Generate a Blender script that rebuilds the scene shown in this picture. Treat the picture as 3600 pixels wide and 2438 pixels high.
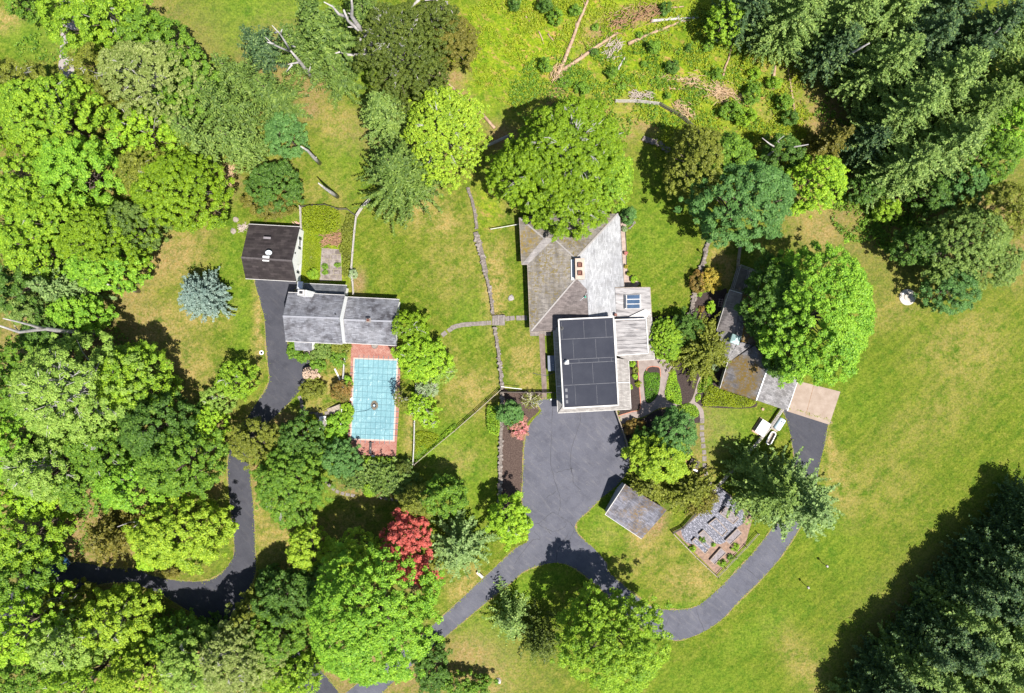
import bpy, math, random
import numpy as np
from mathutils import Vector, Matrix
from mathutils.geometry import tessellate_polygon

SC = bpy.context.scene
for _o in list(bpy.data.objects):
    bpy.data.objects.remove(_o)
C = SC.collection
rad = math.radians

# ------------------------------------------------------------------ camera, sky, sun, exposure
ALT = 108.0          # height of the drone above the lawn
MPP = 0.045          # metres on the ground per photograph pixel (3600 px wide)
cam = bpy.data.cameras.new('camera')
cam.sensor_width = 36.0
cam.lens = 36.0 * ALT / (3600 * MPP)
cam.clip_start = 1.0
cam.clip_end = 6000.0
cam_o = bpy.data.objects.new('camera', cam)
cam_o.location = (0, 0, ALT)
cam_o.rotation_euler = (0, 0, 0)
C.objects.link(cam_o)
SC.camera = cam_o

SUN_EL = rad(65.0)
SUN_D = Vector((0.66 * math.cos(SUN_EL), -0.75 * math.cos(SUN_EL), math.sin(SUN_EL))).normalized()
world = bpy.data.worlds.new('World')
SC.world = world
world.use_nodes = True
wn = world.node_tree.nodes
sky = wn.new('ShaderNodeTexSky')
sky.sky_type = 'NISHITA'
sky.sun_disc = False
sky.sun_elevation = SUN_EL
sky.sun_rotation = math.atan2(SUN_D.x, SUN_D.y)
world.node_tree.links.new(sky.outputs[0], wn['Background'].inputs[0])
wn['Background'].inputs[1].default_value = 0.075
sun = bpy.data.lights.new('sun', 'SUN')
sun.energy = 5.0
sun.angle = rad(0.5)
sun.color = (1.0, 0.965, 0.90)
sun_o = bpy.data.objects.new('sun', sun)
sun_o.rotation_euler = (-SUN_D).to_track_quat('-Z', 'Y').to_euler()
sun_o.location = SUN_D * 150
C.objects.link(sun_o)
SC.view_settings.view_transform = 'Standard'
SC.view_settings.look = 'None'
SC.view_settings.exposure = 0.90
SC.view_settings.gamma = 1.0

# ------------------------------------------------------------------ places read off the photograph
def P(u, v, z=0.0):
    """the point of the place seen at photograph pixel (u, v) when it stands z metres high"""
    k = MPP * (ALT - z) / ALT
    return Vector(((u - 1800.0) * k, -(v - 1219.0) * k, z))
def Z(ox, oy, s):
    return lambda x, y: (ox + x * s, oy + y * s)
zA = Z(820, 700, .2541); zB = Z(950, 960, .2065); zC = Z(1000, 1200, .2859)
zD = Z(1780, 730, .2605); zE = Z(1780, 1080, .2605); zF = Z(2380, 820, .2923); zG = Z(2400, 1200, .3176)
z31 = Z(1800, 813, .5165); z41 = Z(2700, 813, .5165); z21 = Z(900, 813, .5165)
z10 = Z(0, 0, .5165); z20 = Z(900, 0, .5165); z30 = Z(1800, 0, .5165); z40 = Z(2700, 0, .5165); z11 = Z(0, 813, .5165)
z12 = Z(0, 1626, .5158); z22 = Z(900, 1626, .5158); z32 = Z(1800, 1626, .5158); z42 = Z(2700, 1626, .5158)
zO = Z(0, 0, 1.549)
def PZ(zf, x, y, z=0.0):
    u, v = zf(x, y)
    return P(u, v, z)

# ------------------------------------------------------------------ object helpers
def tag(o, label=None, cat=None, group=None, kind=None):
    if label: o['label'] = label
    if cat: o['category'] = cat
    if group: o['group'] = group
    if kind: o['kind'] = kind
    return o
def thing(name, loc, label, cat, group=None, rz=0.0):
    o = bpy.data.objects.new(name, None)
    o.empty_display_size = 0.3
    o.location = loc
    o.rotation_euler = (0, 0, rz)
    C.objects.link(o)
    return tag(o, label, cat, group)
def link(name, me, parent=None):
    o = bpy.data.objects.new(name, me)
    C.objects.link(o)
    if parent is not None:
        o.parent = parent
    return o
class MB:
    """collects solid shapes in world space and links them as one mesh object"""
    def __init__(s):
        s.v = []; s.f = []
    def add(s, vs, fs):
        n = len(s.v)
        s.v += [tuple(p) for p in vs]
        s.f += [tuple(i + n for i in f) for f in fs]
        return s
    def prism(s, top, bot):
        n = len(top)
        fs = [tuple(range(n)), tuple(range(2 * n - 1, n - 1, -1))]
        for i in range(n):
            j = (i + 1) % n
            fs.append((i, n + i, n + j, j))
        return s.add(list(top) + list(bot), fs)
    def slab(s, pts, th=0.12):
        pts = [Vector(p) for p in pts]
        if poly_area(pts) < 0: pts = pts[::-1]
        return s.prism(pts, [p - Vector((0, 0, th)) for p in pts])
    def box(s, c, sx, sy, sz, rz=0.0, taper=1.0):
        """c = centre of the base"""
        c = Vector(c); ca, sa = math.cos(rz), math.sin(rz)
        def q(x, y, z): return Vector((c.x + x * ca - y * sa, c.y + x * sa + y * ca, c.z + z))
        b = [q(a * sx / 2, d * sy / 2, 0) for a, d in ((-1, -1), (1, -1), (1, 1), (-1, 1))]
        t = [q(a * sx * taper / 2, d * sy * taper / 2, sz) for a, d in ((-1, -1), (1, -1), (1, 1), (-1, 1))]
        return s.prism(t, b)
    def bar(s, a, b, w, h=None):
        """rectangular bar from a to b"""
        a = Vector(a); b = Vector(b); h = h or w
        d = (b - a).normalized()
        side = d.cross(Vector((0, 0, 1)))
        if side.length < 1e-4: side = Vector((1, 0, 0))
        side.normalize(); up = side.cross(d).normalized()
        o = [side * (i * w / 2) + up * (j * h / 2) for i, j in ((-1, -1), (1, -1), (1, 1), (-1, 1))]
        return s.prism([b + q for q in o], [a + q for q in o])
    def tube(s, pts, radii, n=7, close=True):
        pts = [Vector(p) for p in pts]
        if not hasattr(radii, '__len__'): radii = [radii] * len(pts)
        vs = []; fs = []
        for i, p in enumerate(pts):
            d = (pts[min(i + 1, len(pts) - 1)] - pts[max(i - 1, 0)]).normalized()
            a = d.cross(Vector((0.31, 0.87, 0.37))).normalized(); b = d.cross(a)
            for k in range(n):
                t = 2 * math.pi * k / n
                vs.append(p + (a * math.cos(t) + b * math.sin(t)) * radii[i])
        for i in range(len(pts) - 1):
            for k in range(n):
                k2 = (k + 1) % n
                fs.append((i * n + k, i * n + k2, (i + 1) * n + k2, (i + 1) * n + k))
        if close:
            fs.append(tuple(range(n - 1, -1, -1)))
            fs.append(tuple((len(pts) - 1) * n + k for k in range(n)))
        return s.add(vs, fs)
    def lathe(s, c, prof, n=20, sx=1.0, sy=1.0):
        """prof: list of (radius, z)"""
        c = Vector(c); vs = []; fs = []
        for r, z in prof:
            for k in range(n):
                t = 2 * math.pi * k / n
                vs.append(c + Vector((r * sx * math.cos(t), r * sy * math.sin(t), z)))
        for i in range(len(prof) - 1):
            for k in range(n):
                k2 = (k + 1) % n
                fs.append((i * n + k, i * n + k2, (i + 1) * n + k2, (i + 1) * n + k))
        fs.append(tuple(range(n - 1, -1, -1)))
        fs.append(tuple((len(prof) - 1) * n + k for k in range(n)))
        return s.add(vs, fs)
    def rock(s, c, r, rnd, flat=0.6):
        c = Vector(c); vs = []; n = 7; a0 = rnd.random() * 6
        sx = rnd.uniform(.8, 1.25); sy = rnd.uniform(.7, 1.1)
        prof = [(.85, -.2), (1.0, .25), (.72, .8), (.3, 1.0)]
        for q, z in prof:
            for k in range(n):
                t = a0 + 2 * math.pi * k / n
                j = rnd.uniform(.82, 1.12)
                vs.append(c + Vector((math.cos(t) * q * r * sx * j, math.sin(t) * q * r * sy * j, z * r * flat * rnd.uniform(.9, 1.1))))
        fs = []
        for i in range(3):
            for k in range(n):
                k2 = (k + 1) % n
                fs.append((i * n + k, i * n + k2, (i + 1) * n + k2, (i + 1) * n + k))
        fs.append(tuple(3 * n + k for k in range(n)))
        return s.add(vs, fs)
    def build(s, name, mat, parent=None, smooth=False):
        me = bpy.data.meshes.new(name)
        org = parent.matrix_basis.inverted() if parent is not None else Matrix()
        if parent is not None and parent.parent is not None:
            org = (parent.parent.matrix_basis @ parent.matrix_basis).inverted()
        me.from_pydata([org @ Vector(p) for p in s.v], [], s.f)
        if smooth:
            me.polygons.foreach_set('use_smooth', [True] * len(me.polygons))
        me.materials.append(mat)
        me.update()
        return link(name, me, parent)
def poly_area(pts):
    a = 0
    for i in range(len(pts)):
        j = (i + 1) % len(pts)
        a += pts[i][0] * pts[j][1] - pts[j][0] * pts[i][1]
    return a / 2
def smooth_poly(pts, sub=5, closed=True):
    out = []; n = len(pts)
    rng = range(n) if closed else range(n - 1)
    for i in rng:
        if closed: p0, p1, p2, p3 = pts[i - 1], pts[i], pts[(i + 1) % n], pts[(i + 2) % n]
        else: p0, p1, p2, p3 = pts[max(i - 1, 0)], pts[i], pts[i + 1], pts[min(i + 2, n - 1)]
        for k in range(sub):
            t = k / sub
            out.append(tuple(0.5 * ((2 * b) + (c - a) * t + (2 * a - 5 * b + 4 * c - d) * t * t + (-a + 3 * b - 3 * c + d) * t ** 3)
                             for a, b, c, d in zip(p0, p1, p2, p3)))
    if not closed: out.append(tuple(pts[-1]))
    return out
def sheet(name, pts, z, mat, parent=None, bev=0.0):
    """flat sheet of ground surface with outline pts (world xy)"""
    pts = [Vector((p[0], p[1], z)) for p in pts]
    if poly_area(pts) < 0: pts = pts[::-1]
    tris = tessellate_polygon([pts])
    me = bpy.data.meshes.new(name)
    fs = []
    for t in tris:
        a, b, c = [pts[i] for i in t]
        fs.append(tuple(t) if (b - a).cross(c - a).z > 0 else tuple(t)[::-1])
    me.from_pydata([tuple(p) for p in pts], [], fs)
    me.materials.append(mat); me.update()
    return link(name, me, parent)
def grow(pts, d):
    """offset a closed outline outwards"""
    if poly_area(pts) < 0: pts = pts[::-1]
    n = len(pts); out = []
    for i in range(n):
        a = Vector(pts[i - 1][:2]); b = Vector(pts[i][:2]); c = Vector(pts[(i + 1) % n][:2])
        e1 = (b - a); e2 = (c - b)
        if e1.length < 1e-6 or e2.length < 1e-6: out.append(tuple(b)); continue
        e1.normalize(); e2.normalize()
        nn = Vector((e1.y, -e1.x)) + Vector((e2.y, -e2.x))
        if nn.length < .3: nn = Vector((e1.y, -e1.x))
        nn.normalize()
        k = max(.5, nn.dot(Vector((e1.y, -e1.x))))
        out.append(tuple(b + nn * (d / k)))
    return out
def outline(zf, pts, sub=5, smooth=True):
    w = [tuple(PZ(zf, x, y)[:2]) for x, y in pts]
    return smooth_poly(w, sub) if smooth else w

# ------------------------------------------------------------------ materials
def S(r, g, b):
    """sRGB 0-255 to linear"""
    return tuple(((c / 255) / 12.92 if c / 255 <= .04045 else ((c / 255 + .055) / 1.055) ** 2.4) for c in (r, g, b))
class NT:
    def __init__(s, name):
        s.m = bpy.data.materials.new(name); s.m.use_nodes = True
        s.n = s.m.node_tree.nodes; s.l = s.m.node_tree.links
        s.b = s.n['Principled BSDF']; s.out = s.n['Material Output']
    def pos(s):
        return s.n.new('ShaderNodeNewGeometry').outputs['Position']
    def map(s, src, scale=(1, 1, 1), rot=0.0):
        if rot:
            m = s.n.new('ShaderNodeMapping'); s.l.new(src, m.inputs[0])
            m.inputs['Rotation'].default_value = (0, 0, rot); src = m.outputs[0]
        if tuple(scale) == (1, 1, 1): return src
        m = s.n.new('ShaderNodeMapping'); s.l.new(src, m.inputs[0])
        m.inputs['Scale'].default_value = scale
        return m.outputs[0]
    def noise(s, src, scale, detail=3, rough=.55, dist=0.0):
        n = s.n.new('ShaderNodeTexNoise'); s.l.new(src, n.inputs['Vector'])
        n.inputs['Scale'].default_value = scale; n.inputs['Detail'].default_value = detail
        n.inputs['Roughness'].default_value = rough; n.inputs['Distortion'].default_value = dist
        return n.outputs['Fac']
    def ramp(s, src, a, b):
        r = s.n.new('ShaderNodeMapRange'); s.l.new(src, r.inputs[0])
        r.inputs[1].default_value = a; r.inputs[2].default_value = b
        return r.outputs[0]
    def mix(s, fac, a, b, mode='MIX'):
        m = s.n.new('ShaderNodeMix'); m.data_type = 'RGBA'; m.blend_type = mode
        def put(i, v):
            if isinstance(v, tuple): m.inputs[i].default_value = (*v[:3], 1)
            elif isinstance(v, (int, float)): m.inputs[i].default_value = v
            else: s.l.new(v, m.inputs[i])
        if isinstance(fac, (int, float)): m.inputs[0].default_value = fac
        else: s.l.new(fac, m.inputs[0])
        put(6, a); put(7, b)
        return m.outputs[2]
    def math(s, op, a, b=0.0, clamp=False):
        m = s.n.new('ShaderNodeMath'); m.operation = op; m.use_clamp = clamp
        for i, v in enumerate((a, b)):
            if isinstance(v, (int, float)): m.inputs[i].default_value = v
            else: s.l.new(v, m.inputs[i])
        return m.outputs[0]
    def bump(s, h, strength=.3, dist=.05):
        b = s.n.new('ShaderNodeBump'); s.l.new(h, b.inputs['Height'])
        b.inputs['Strength'].default_value = strength; b.inputs['Distance'].default_value = dist
        s.l.new(b.outputs[0], s.b.inputs['Normal'])
    def fin(s, col, rough=.85, metal=0.0, spec=.3):
        if isinstance(col, tuple): s.b.inputs['Base Color'].default_value = (*col[:3], 1)
        else: s.l.new(col, s.b.inputs['Base Color'])
        if isinstance(rough, (int, float)): s.b.inputs['Roughness'].default_value = rough
        else: s.l.new(rough, s.b.inputs['Roughness'])
        s.b.inputs['Metallic'].default_value = metal
        s.b.inputs['Specular IOR Level'].default_value = spec
        return s.m
MATS = {}
def plain(name, a, b=None, scale=3.0, rough=.8, metal=0.0, stretch=(1, 1, 1), rot=0.0, spec=.3, bump=0.0, lo=.35, hi=.65):
    """two colours mixed by noise in world space"""
    if name in MATS: return MATS[name]
    t = NT(name)
    if b is None: b = tuple(min(1, c * .72) for c in a)
    v = t.map(t.pos(), stretch, rot)
    n = t.noise(v, scale, 5)
    col = t.mix(t.ramp(n, lo, hi), a, b)
    if bump: t.bump(t.noise(v, scale * 4, 4), bump, .05)
    MATS[name] = t.fin(col, rough, metal, spec)
    return MATS[name]
def leaf_mat(name, col, col2=None, tip=None, var=.35):
    """foliage: hue differs from leaf to leaf and from spray to spray"""
    if name in MATS: return MATS[name]
    t = NT(name)
    col2 = col2 or (col[0] * .62, col[1] * .72, col[2] * .8)
    tip = tip or (min(1, col[0] * 1.45), min(1, col[1] * 1.22), col[2] * .9)
    g = t.n.new('ShaderNodeNewGeometry')
    isl = g.outputs['Random Per Island']
    c = t.mix(t.ramp(t.noise(g.outputs['Position'], .55, 3), .38, .64), col, col2)
    c = t.mix(t.math('MULTIPLY', t.ramp(isl, 1 - var, 1.0), .8), c, tip)
    c = t.mix(t.math('MULTIPLY', t.ramp(isl, var, 0.0), .5), c, col2)
    t.l.new(c, t.b.inputs['Base Color'])
    t.b.inputs['Roughness'].default_value = .55
    t.b.inputs['Specular IOR Level'].default_value = .25
    tr = t.n.new('ShaderNodeBsdfTranslucent'); t.l.new(t.mix(.5, c, (tip[0], tip[1], tip[2] * .6)), tr.inputs[0])
    mx = t.n.new('ShaderNodeMixShader'); mx.inputs[0].default_value = .30
    t.l.new(t.b.outputs[0], mx.inputs[1]); t.l.new(tr.outputs[0], mx.inputs[2]); t.l.new(mx.outputs[0], t.out.inputs[0])
    MATS[name] = t.m
    return t.m
def roof_mat(name, a, b, ang=0.0, moss=None, moss_lo=.5, moss_hi=.62, row=.16, grit=.5, streak=.6, bw=.6, light=None, light_amt=0.0):
    """asphalt shingles: courses, weather streaks running down the slope, moss tufts"""
    if name in MATS: return MATS[name]
    t = NT(name)
    p = t.map(t.pos(), (1, 1, 1), -ang)
    br = t.n.new('ShaderNodeTexBrick'); t.l.new(p, br.inputs[0])
    br.inputs['Color1'].default_value = (1, 1, 1, 1); br.inputs['Color2'].default_value = (.42, .42, .42, 1)
    br.inputs['Mortar'].default_value = (.3, .3, .3, 1); br.inputs['Scale'].default_value = 1.0
    br.inputs['Mortar Size'].default_value = .012; br.inputs['Brick Width'].default_value = bw
    br.inputs['Row Height'].default_value = row
    st = t.noise(t.map(p, (.75, .12, 1)), 1.6, 4)
    c = t.mix(t.ramp(st, .42, .62), a, b)
    if light: c = t.mix(t.math('MULTIPLY', t.ramp(t.noise(p, .35, 3), .4, .65), light_amt), c, light)
    c = t.mix(grit, c, t.mix(1.0, c, br.outputs[0], 'MULTIPLY'))
    c = t.mix(t.ramp(t.noise(p, 9, 4), .3, .8), c, t.mix(1.0, c, (.72, .72, .72), 'MULTIPLY'))
    if moss:
        m = t.math('MULTIPLY', t.ramp(t.noise(p, 2.6, 7, .82), moss_lo, moss_hi), t.ramp(t.noise(p, .3, 3), .40, .56))
        c = t.mix(m, c, moss)
    t.bump(t.noise(p, 7, 4), .25, .04)
    MATS[name] = t.fin(c, .9, 0, .2)
    return MATS[name]

# asphalt of the drives
def make_asphalt(name='asphalt', k=1.0):
    t = NT(name); p = t.pos()
    c = t.mix(t.ramp(t.noise(p, .25, 4), .35, .68), (.092, .093, .112), (.120, .120, .141))
    c = t.mix(t.ramp(t.noise(t.map(p, (.5, 2.2, 1), .75), .9, 5, .6), .52, .78), c, (.150, .145, .155))
    c = t.mix(t.ramp(t.noise(p, 14, 3), .35, .75), c, t.mix(1.0, c, (.70, .70, .72), 'MULTIPLY'))
    c = t.mix(t.ramp(t.noise(p, 3.2, 2), .74, .78), c, (.19, .17, .14))
    c = t.mix(t.ramp(t.noise(p, .6, 7, .8), .50, .62), c, t.mix(1.0, c, (.80, .80, .82), 'MULTIPLY'))
    c = t.mix(t.ramp(t.noise(p, 2.4, 6, .85), .60, .66), c, (.17, .165, .16))
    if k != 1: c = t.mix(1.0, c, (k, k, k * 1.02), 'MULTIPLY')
    t.bump(t.noise(p, 30, 3), .2, .02)
    return t.fin(c, .9, 0, .25)
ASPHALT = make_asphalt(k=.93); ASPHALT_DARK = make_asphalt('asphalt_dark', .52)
CRACK = plain('asphalt_crack', (.036, .036, .044), (.060, .060, .070), 8)
VERGE = plain('verge_soil', (.26, .165, .085), (.13, .15, .04), 1.6, rough=.95)
MULCH = plain('mulch', (.026, .018, .017), (.058, .041, .036), 6, rough=.95, bump=.6)
MULCH_RED = plain('mulch_brown', (.045, .028, .023), (.095, .065, .052), 6, rough=.95, bump=.6)
STONE = plain('field_stone', (.15, .122, .105), (.26, .225, .20), 2.2, rough=.9, bump=.3)
FLAG = plain('flagstone', (.14, .118, .108), (.22, .19, .175), 2.5, rough=.9)
CONCRETE = plain('concrete_pad', (.240, .180, .140), (.31, .245, .20), .9, rough=.9, lo=.3, hi=.7)
CONC_GREY = plain('concrete_grey', (.16, .14, .13), (.24, .21, .19), 1.2, rough=.9)
WHITE = plain('white_paint', (.86, .85, .83), (.80, .79, .78), 1.5, rough=.6)
TRIM = plain('white_trim', (.54, .52, .50), (.44, .42, .40), 2.5, rough=.6)
DARK = plain('dark_shutter', (.035, .042, .055), (.05, .055, .07), 3, rough=.6)
GLASS = plain('window_glass', (.03, .05, .075), (.05, .075, .11), 1.0, rough=.08, spec=.6)
SKYGLASS = plain('skylight_glass', (.03, .055, .10), (.06, .10, .17), .8, rough=.06, spec=.7)
SILVER = plain('weathered_rail', (.27, .24, .22), (.40, .37, .345), 3.5, rough=.85)
OLDWOOD = plain('old_wood', (.20, .16, .125), (.33, .28, .235), 4, rough=.9)
DARKWOOD = plain('dark_wood', (.060, .050, .042), (.11, .095, .08), 4, rough=.9)
BARK = plain('bark', (.085, .062, .045), (.15, .12, .095), 3, rough=.95, bump=.5)
PALEBARK = plain('pale_bark', (.30, .28, .25), (.46, .44, .41), 3, rough=.9)
DEADWOOD = plain('dead_wood', (.46, .43, .42), (.30, .27, .26), 2.2, rough=.9, bump=.4)
LOGWOOD = plain('log_wood', (.42, .29, .20), (.25, .16, .105), 2.0, rough=.95, bump=.4)
BLACK = plain('black_metal', (.018, .018, .02), (.035, .035, .038), 4, rough=.5)
BRICKRED = plain('brick_edging', (.30, .11, .07), (.42, .19, .13), 5, rough=.9)
TERRA = plain('flue_clay', (.13, .055, .04), (.18, .08, .06), 3)
METAL = plain('galvanised', (.46, .48, .50), (.58, .60, .62), 3, rough=.45, metal=.2)
PLASTIC = plain('white_plastic', (.70, .72, .73), (.62, .66, .69), 2, rough=.35)

LEAF_GAIN = {'hedge': 1.0, 'grass': 1.0, 'red': .95, 'bloom': 1.0, 'pink': 1.0, 'fir': 2.0, 'darkfir': 1.6, 'meadow': 1.15, 'pine': 1.5, 'greypine': 1.65, 'spruce': 1.5, 'blue': 1.15, 'birch': 1.45, 'moss': 1.4, 'teal': 1.45, 'mid': 1.45}
def lm(key):
    T = {
     'bright':  ((.150, .260, .016), (.075, .160, .012), (.27, .40, .03)),
     'maple':   ((.140, .275, .022), (.075, .185, .016), (.25, .42, .035)),
     'yellow':  ((.190, .300, .022), (.110, .195, .014), (.33, .43, .035)),
     'lime':    ((.185, .320, .018), (.100, .210, .014), (.31, .45, .03)),
     'mid':     ((.085, .170, .017), (.045, .105, .012), (.17, .28, .025)),
     'moss':    ((.115, .200, .008), (.062, .120, .006), (.20, .31, .014)),
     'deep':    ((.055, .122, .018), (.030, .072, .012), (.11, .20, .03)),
     'teal':    ((.065, .150, .038), (.035, .092, .024), (.12, .23, .06)),
     'pale':    ((.165, .270, .045), (.095, .175, .028), (.27, .38, .08)),
     'olive':   ((.125, .155, .020), (.075, .095, .014), (.21, .24, .035)),
     'birch':   ((.145, .195, .050), (.080, .120, .025), (.27, .31, .13)),
     'darkol':  ((.062, .092, .013), (.034, .056, .008), (.13, .17, .03)),
     'brownol': ((.115, .115, .020), (.070, .075, .013), (.18, .165, .035)),
     'spruce':  ((.080, .135, .026), (.042, .080, .017), (.15, .22, .045)),
     'pine':    ((.105, .170, .036), (.058, .105, .024), (.19, .27, .065)),
     'greypine':((.115, .185, .062), (.070, .122, .042), (.19, .27, .10)),
     'fir':     ((.088, .142, .036), (.040, .076, .020), (.18, .25, .07)),
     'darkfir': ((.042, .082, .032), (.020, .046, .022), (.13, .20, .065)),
     'blue':    ((.170, .250, .235), (.095, .155, .150), (.27, .36, .34)),
     'red':     ((.500, .110, .105), (.370, .075, .060), (.64, .22, .19)),
     'hedge':   ((.200, .275, .008), (.130, .195, .008), (.30, .37, .015)),
     'grass':   ((.090, .230, .012), (.050, .150, .010), (.17, .33, .02)),
     'rust':    ((.150, .095, .026), (.080, .080, .018), (.27, .17, .05)),
     'bloom':   ((.540, .440, .380), (.400, .300, .250), (.66, .58, .52)),
     'pink':    ((.480, .150, .190), (.200, .160, .070), (.66, .40, .42)),
     'golden':  ((.250, .210, .030), (.150, .155, .022), (.38, .27, .04)),
     'meadow':  ((.220, .290, .018), (.140, .215, .014), (.34, .36, .03)),
     'sage':    ((.190, .260, .150), (.120, .185, .090), (.28, .34, .21)),
    }
    gn = LEAF_GAIN.get(key, 1.35)
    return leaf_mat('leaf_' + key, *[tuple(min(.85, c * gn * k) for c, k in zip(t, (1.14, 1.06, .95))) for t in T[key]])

# ------------------------------------------------------------------ foliage meshes (numpy)
def nrm(a):
    return a / np.maximum(np.linalg.norm(a, axis=1, keepdims=True), 1e-6)
def leaf_mesh(name, c, n, sx, sy, axis=None, mat=None, parent=None, rs=None, cup=0.12):
    """one small bent leaf spray (two joined quads would be heavy: one quad) per centre c with normal n"""
    N = len(c)
    n = nrm(n)
    if axis is None:
        axis = rs.normal(size=(N, 3))
    t = nrm(axis - n * np.sum(axis * n, axis=1, keepdims=True))
    b = np.cross(n, t)
    sx = np.broadcast_to(sx, (N,))[:, None] * .5; sy = np.broadcast_to(sy, (N,))[:, None] * .5
    v = np.empty((N, 4, 3), np.float32)
    v[:, 0] = c - t * sx * 1.0 - b * sy * .25
    v[:, 1] = c + b * sy * -1.0 + t * sx * .1 + n * (cup * sy)
    v[:, 2] = c + t * sx * 1.0 + b * sy * .15
    v[:, 3] = c + b * sy * 1.0 - t * sx * .1 + n * (cup * sy)
    me = bpy.data.meshes.new(name)
    me.vertices.add(4 * N); me.vertices.foreach_set('co', v.reshape(-1))
    me.loops.add(4 * N); me.loops.foreach_set('vertex_index', np.arange(4 * N, dtype=np.int32))
    me.polygons.add(N); me.polygons.foreach_set('loop_start', np.arange(0, 4 * N, 4, dtype=np.int32))
    me.materials.append(mat)
    me.update(calc_edges=True)
    return link(name, me, parent)
def wobble(rs, amp, k=5):
    """smooth random radius factor as a function of azimuth and elevation"""
    fr = rs.randint(1, 5 + k, k); ph = rs.uniform(0, 6.28, k); am = rs.uniform(.4, 1, k); fe = rs.uniform(.5, 3, k)
    am = am / am.sum() * amp * 2
    return lambda az, el: 1 + sum(a * np.sin(f * az + p + e * el) for f, p, a, e in zip(fr, ph, am, fe))
NLEAF = [0]
def lownoise(rs, wl):
    k = 5; fx = rs.normal(0, 1, (k, 2)) * 6.283 / wl * .8; ph = rs.uniform(0, 6.28, k)
    return lambda x, y: sum(np.sin(x * f[0] + y * f[1] + p) for f, p in zip(fx, ph)) / 2.2
def broad_crown(seed, rx, ry, rz, zc, clump=.75, leaf=.27, dens=1.0, rough=.16, flat=.75, bottom=-.35, gap=1.0, nbias=.9):
    """leaf sprays gathered in small domed clumps over an uneven crown; returns arrays + clump centres"""
    rs = np.random.RandomState(seed)
    sp = clump * 1.42 / math.sqrt(gap)
    nx_, ny_ = int(2.6 * rx / sp) + 3, int(2.6 * ry / (sp * .87)) + 3
    gx, gy = np.meshgrid(np.arange(nx_) - nx_ / 2, np.arange(ny_) - ny_ / 2)
    x = (gx + .5 * (np.abs(np.round(gy)) % 2)) * sp + rs.normal(0, .27 * sp, gx.shape)
    y = gy * sp * .87 + rs.normal(0, .27 * sp, gx.shape)
    x, y = x.ravel(), y.ravel()
    a0 = rs.uniform(0, 6.28); x, y = x * math.cos(a0) - y * math.sin(a0), x * math.sin(a0) + y * math.cos(a0)
    az = np.arctan2(y / ry, x / rx); w = wobble(rs, rough * 1.1, 8)(az, .3) * (1 + .09 * rs.normal(size=len(x)))
    rn0 = np.hypot(x / max(rx - clump * .5, rx * .6), y / max(ry - clump * .5, ry * .6)); rn = rn0 / w
    ln = lownoise(rs, max(2.2, min(rx, ry) * .95)); ln2 = lownoise(rs, max(1.6, clump * 4.5))
    k = rn < 1
    x, y, rn = x[k], y[k], np.clip(.7 * rn0[k] + .3 * rn[k], 0, 1)
    keep = rs.rand(len(x)) > .05 + .30 * (ln2(x, y) < -.45)
    x, y, rn = x[keep], y[keep], rn[keep]
    z = rz * (1 - rn ** 2.1) ** .62 + ln(x, y) * .17 * min(rz, 4) + ln2(x, y) * .16 * clump + rs.normal(0, .22 * clump, len(x))
    top = np.stack([x, y, z], 1)
    nr = int((2.6 + 2.2 * min(1.5, rz / 4)) * math.pi * math.sqrt(rx * ry) / sp)
    a = rs.uniform(0, 6.283, nr); f = wobble(rs, rough * .8)(a, 0) * rs.uniform(.80, 1.0, nr)
    ring = np.stack([np.cos(a) * f * (rx - clump * .6), np.sin(a) * f * (ry - clump * .6), rz * rs.uniform(bottom - .30, .30, nr)], 1)
    ring[:, :2] *= (1 - .30 * np.clip(-ring[:, 2:3] / max(rz, .1), 0, 1))
    nu = int(len(x) * .45); i = rs.randint(0, len(x), nu)
    und = top[i] * rs.uniform(.55, .92, (nu, 1)) - np.array([0, 0, .25]); und[:, 2] -= rs.uniform(.4, 1.3, nu) * clump * 1.4
    if rz < 1.6: und = und[:len(und) // 3]
    cc = np.concatenate([top, ring, und]) + np.array([0, 0, zc])
    d = nrm(cc - np.array([0, 0, zc - rz * .6]))
    K = len(cc)
    cr = clump * rs.uniform(.66, 1.22, K)
    nl = np.maximum(7, (2.9 * dens * math.pi * cr ** 2 / (leaf * leaf * .62)).astype(int))
    idx = np.repeat(np.arange(K), nl)
    N = len(idx); NLEAF[0] += N
    q = nrm(rs.normal(size=(N, 3)))
    q[:, 2] = np.abs(q[:, 2]) - .22
    lw = 1 + .22 * np.sin(q[:, 0] * 5 + idx * 1.7) * np.sin(q[:, 1] * 6 + idx * 2.3)
    r = cr[idx] * rs.uniform(.5, 1.06, N) * lw
    pos = cc[idx] + q * r[:, None] * np.array([1, 1, flat])
    pos[:, 2] = np.maximum(pos[:, 2], .06)
    nn = nrm(q * nbias * .85 + d[idx] * .15 + np.array([0, 0, .75]) + rs.normal(0, .36, (N, 3)))
    sz = leaf * rs.uniform(.65, 1.35, N)
    return rs, pos, nn, sz, cc, cr
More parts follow.
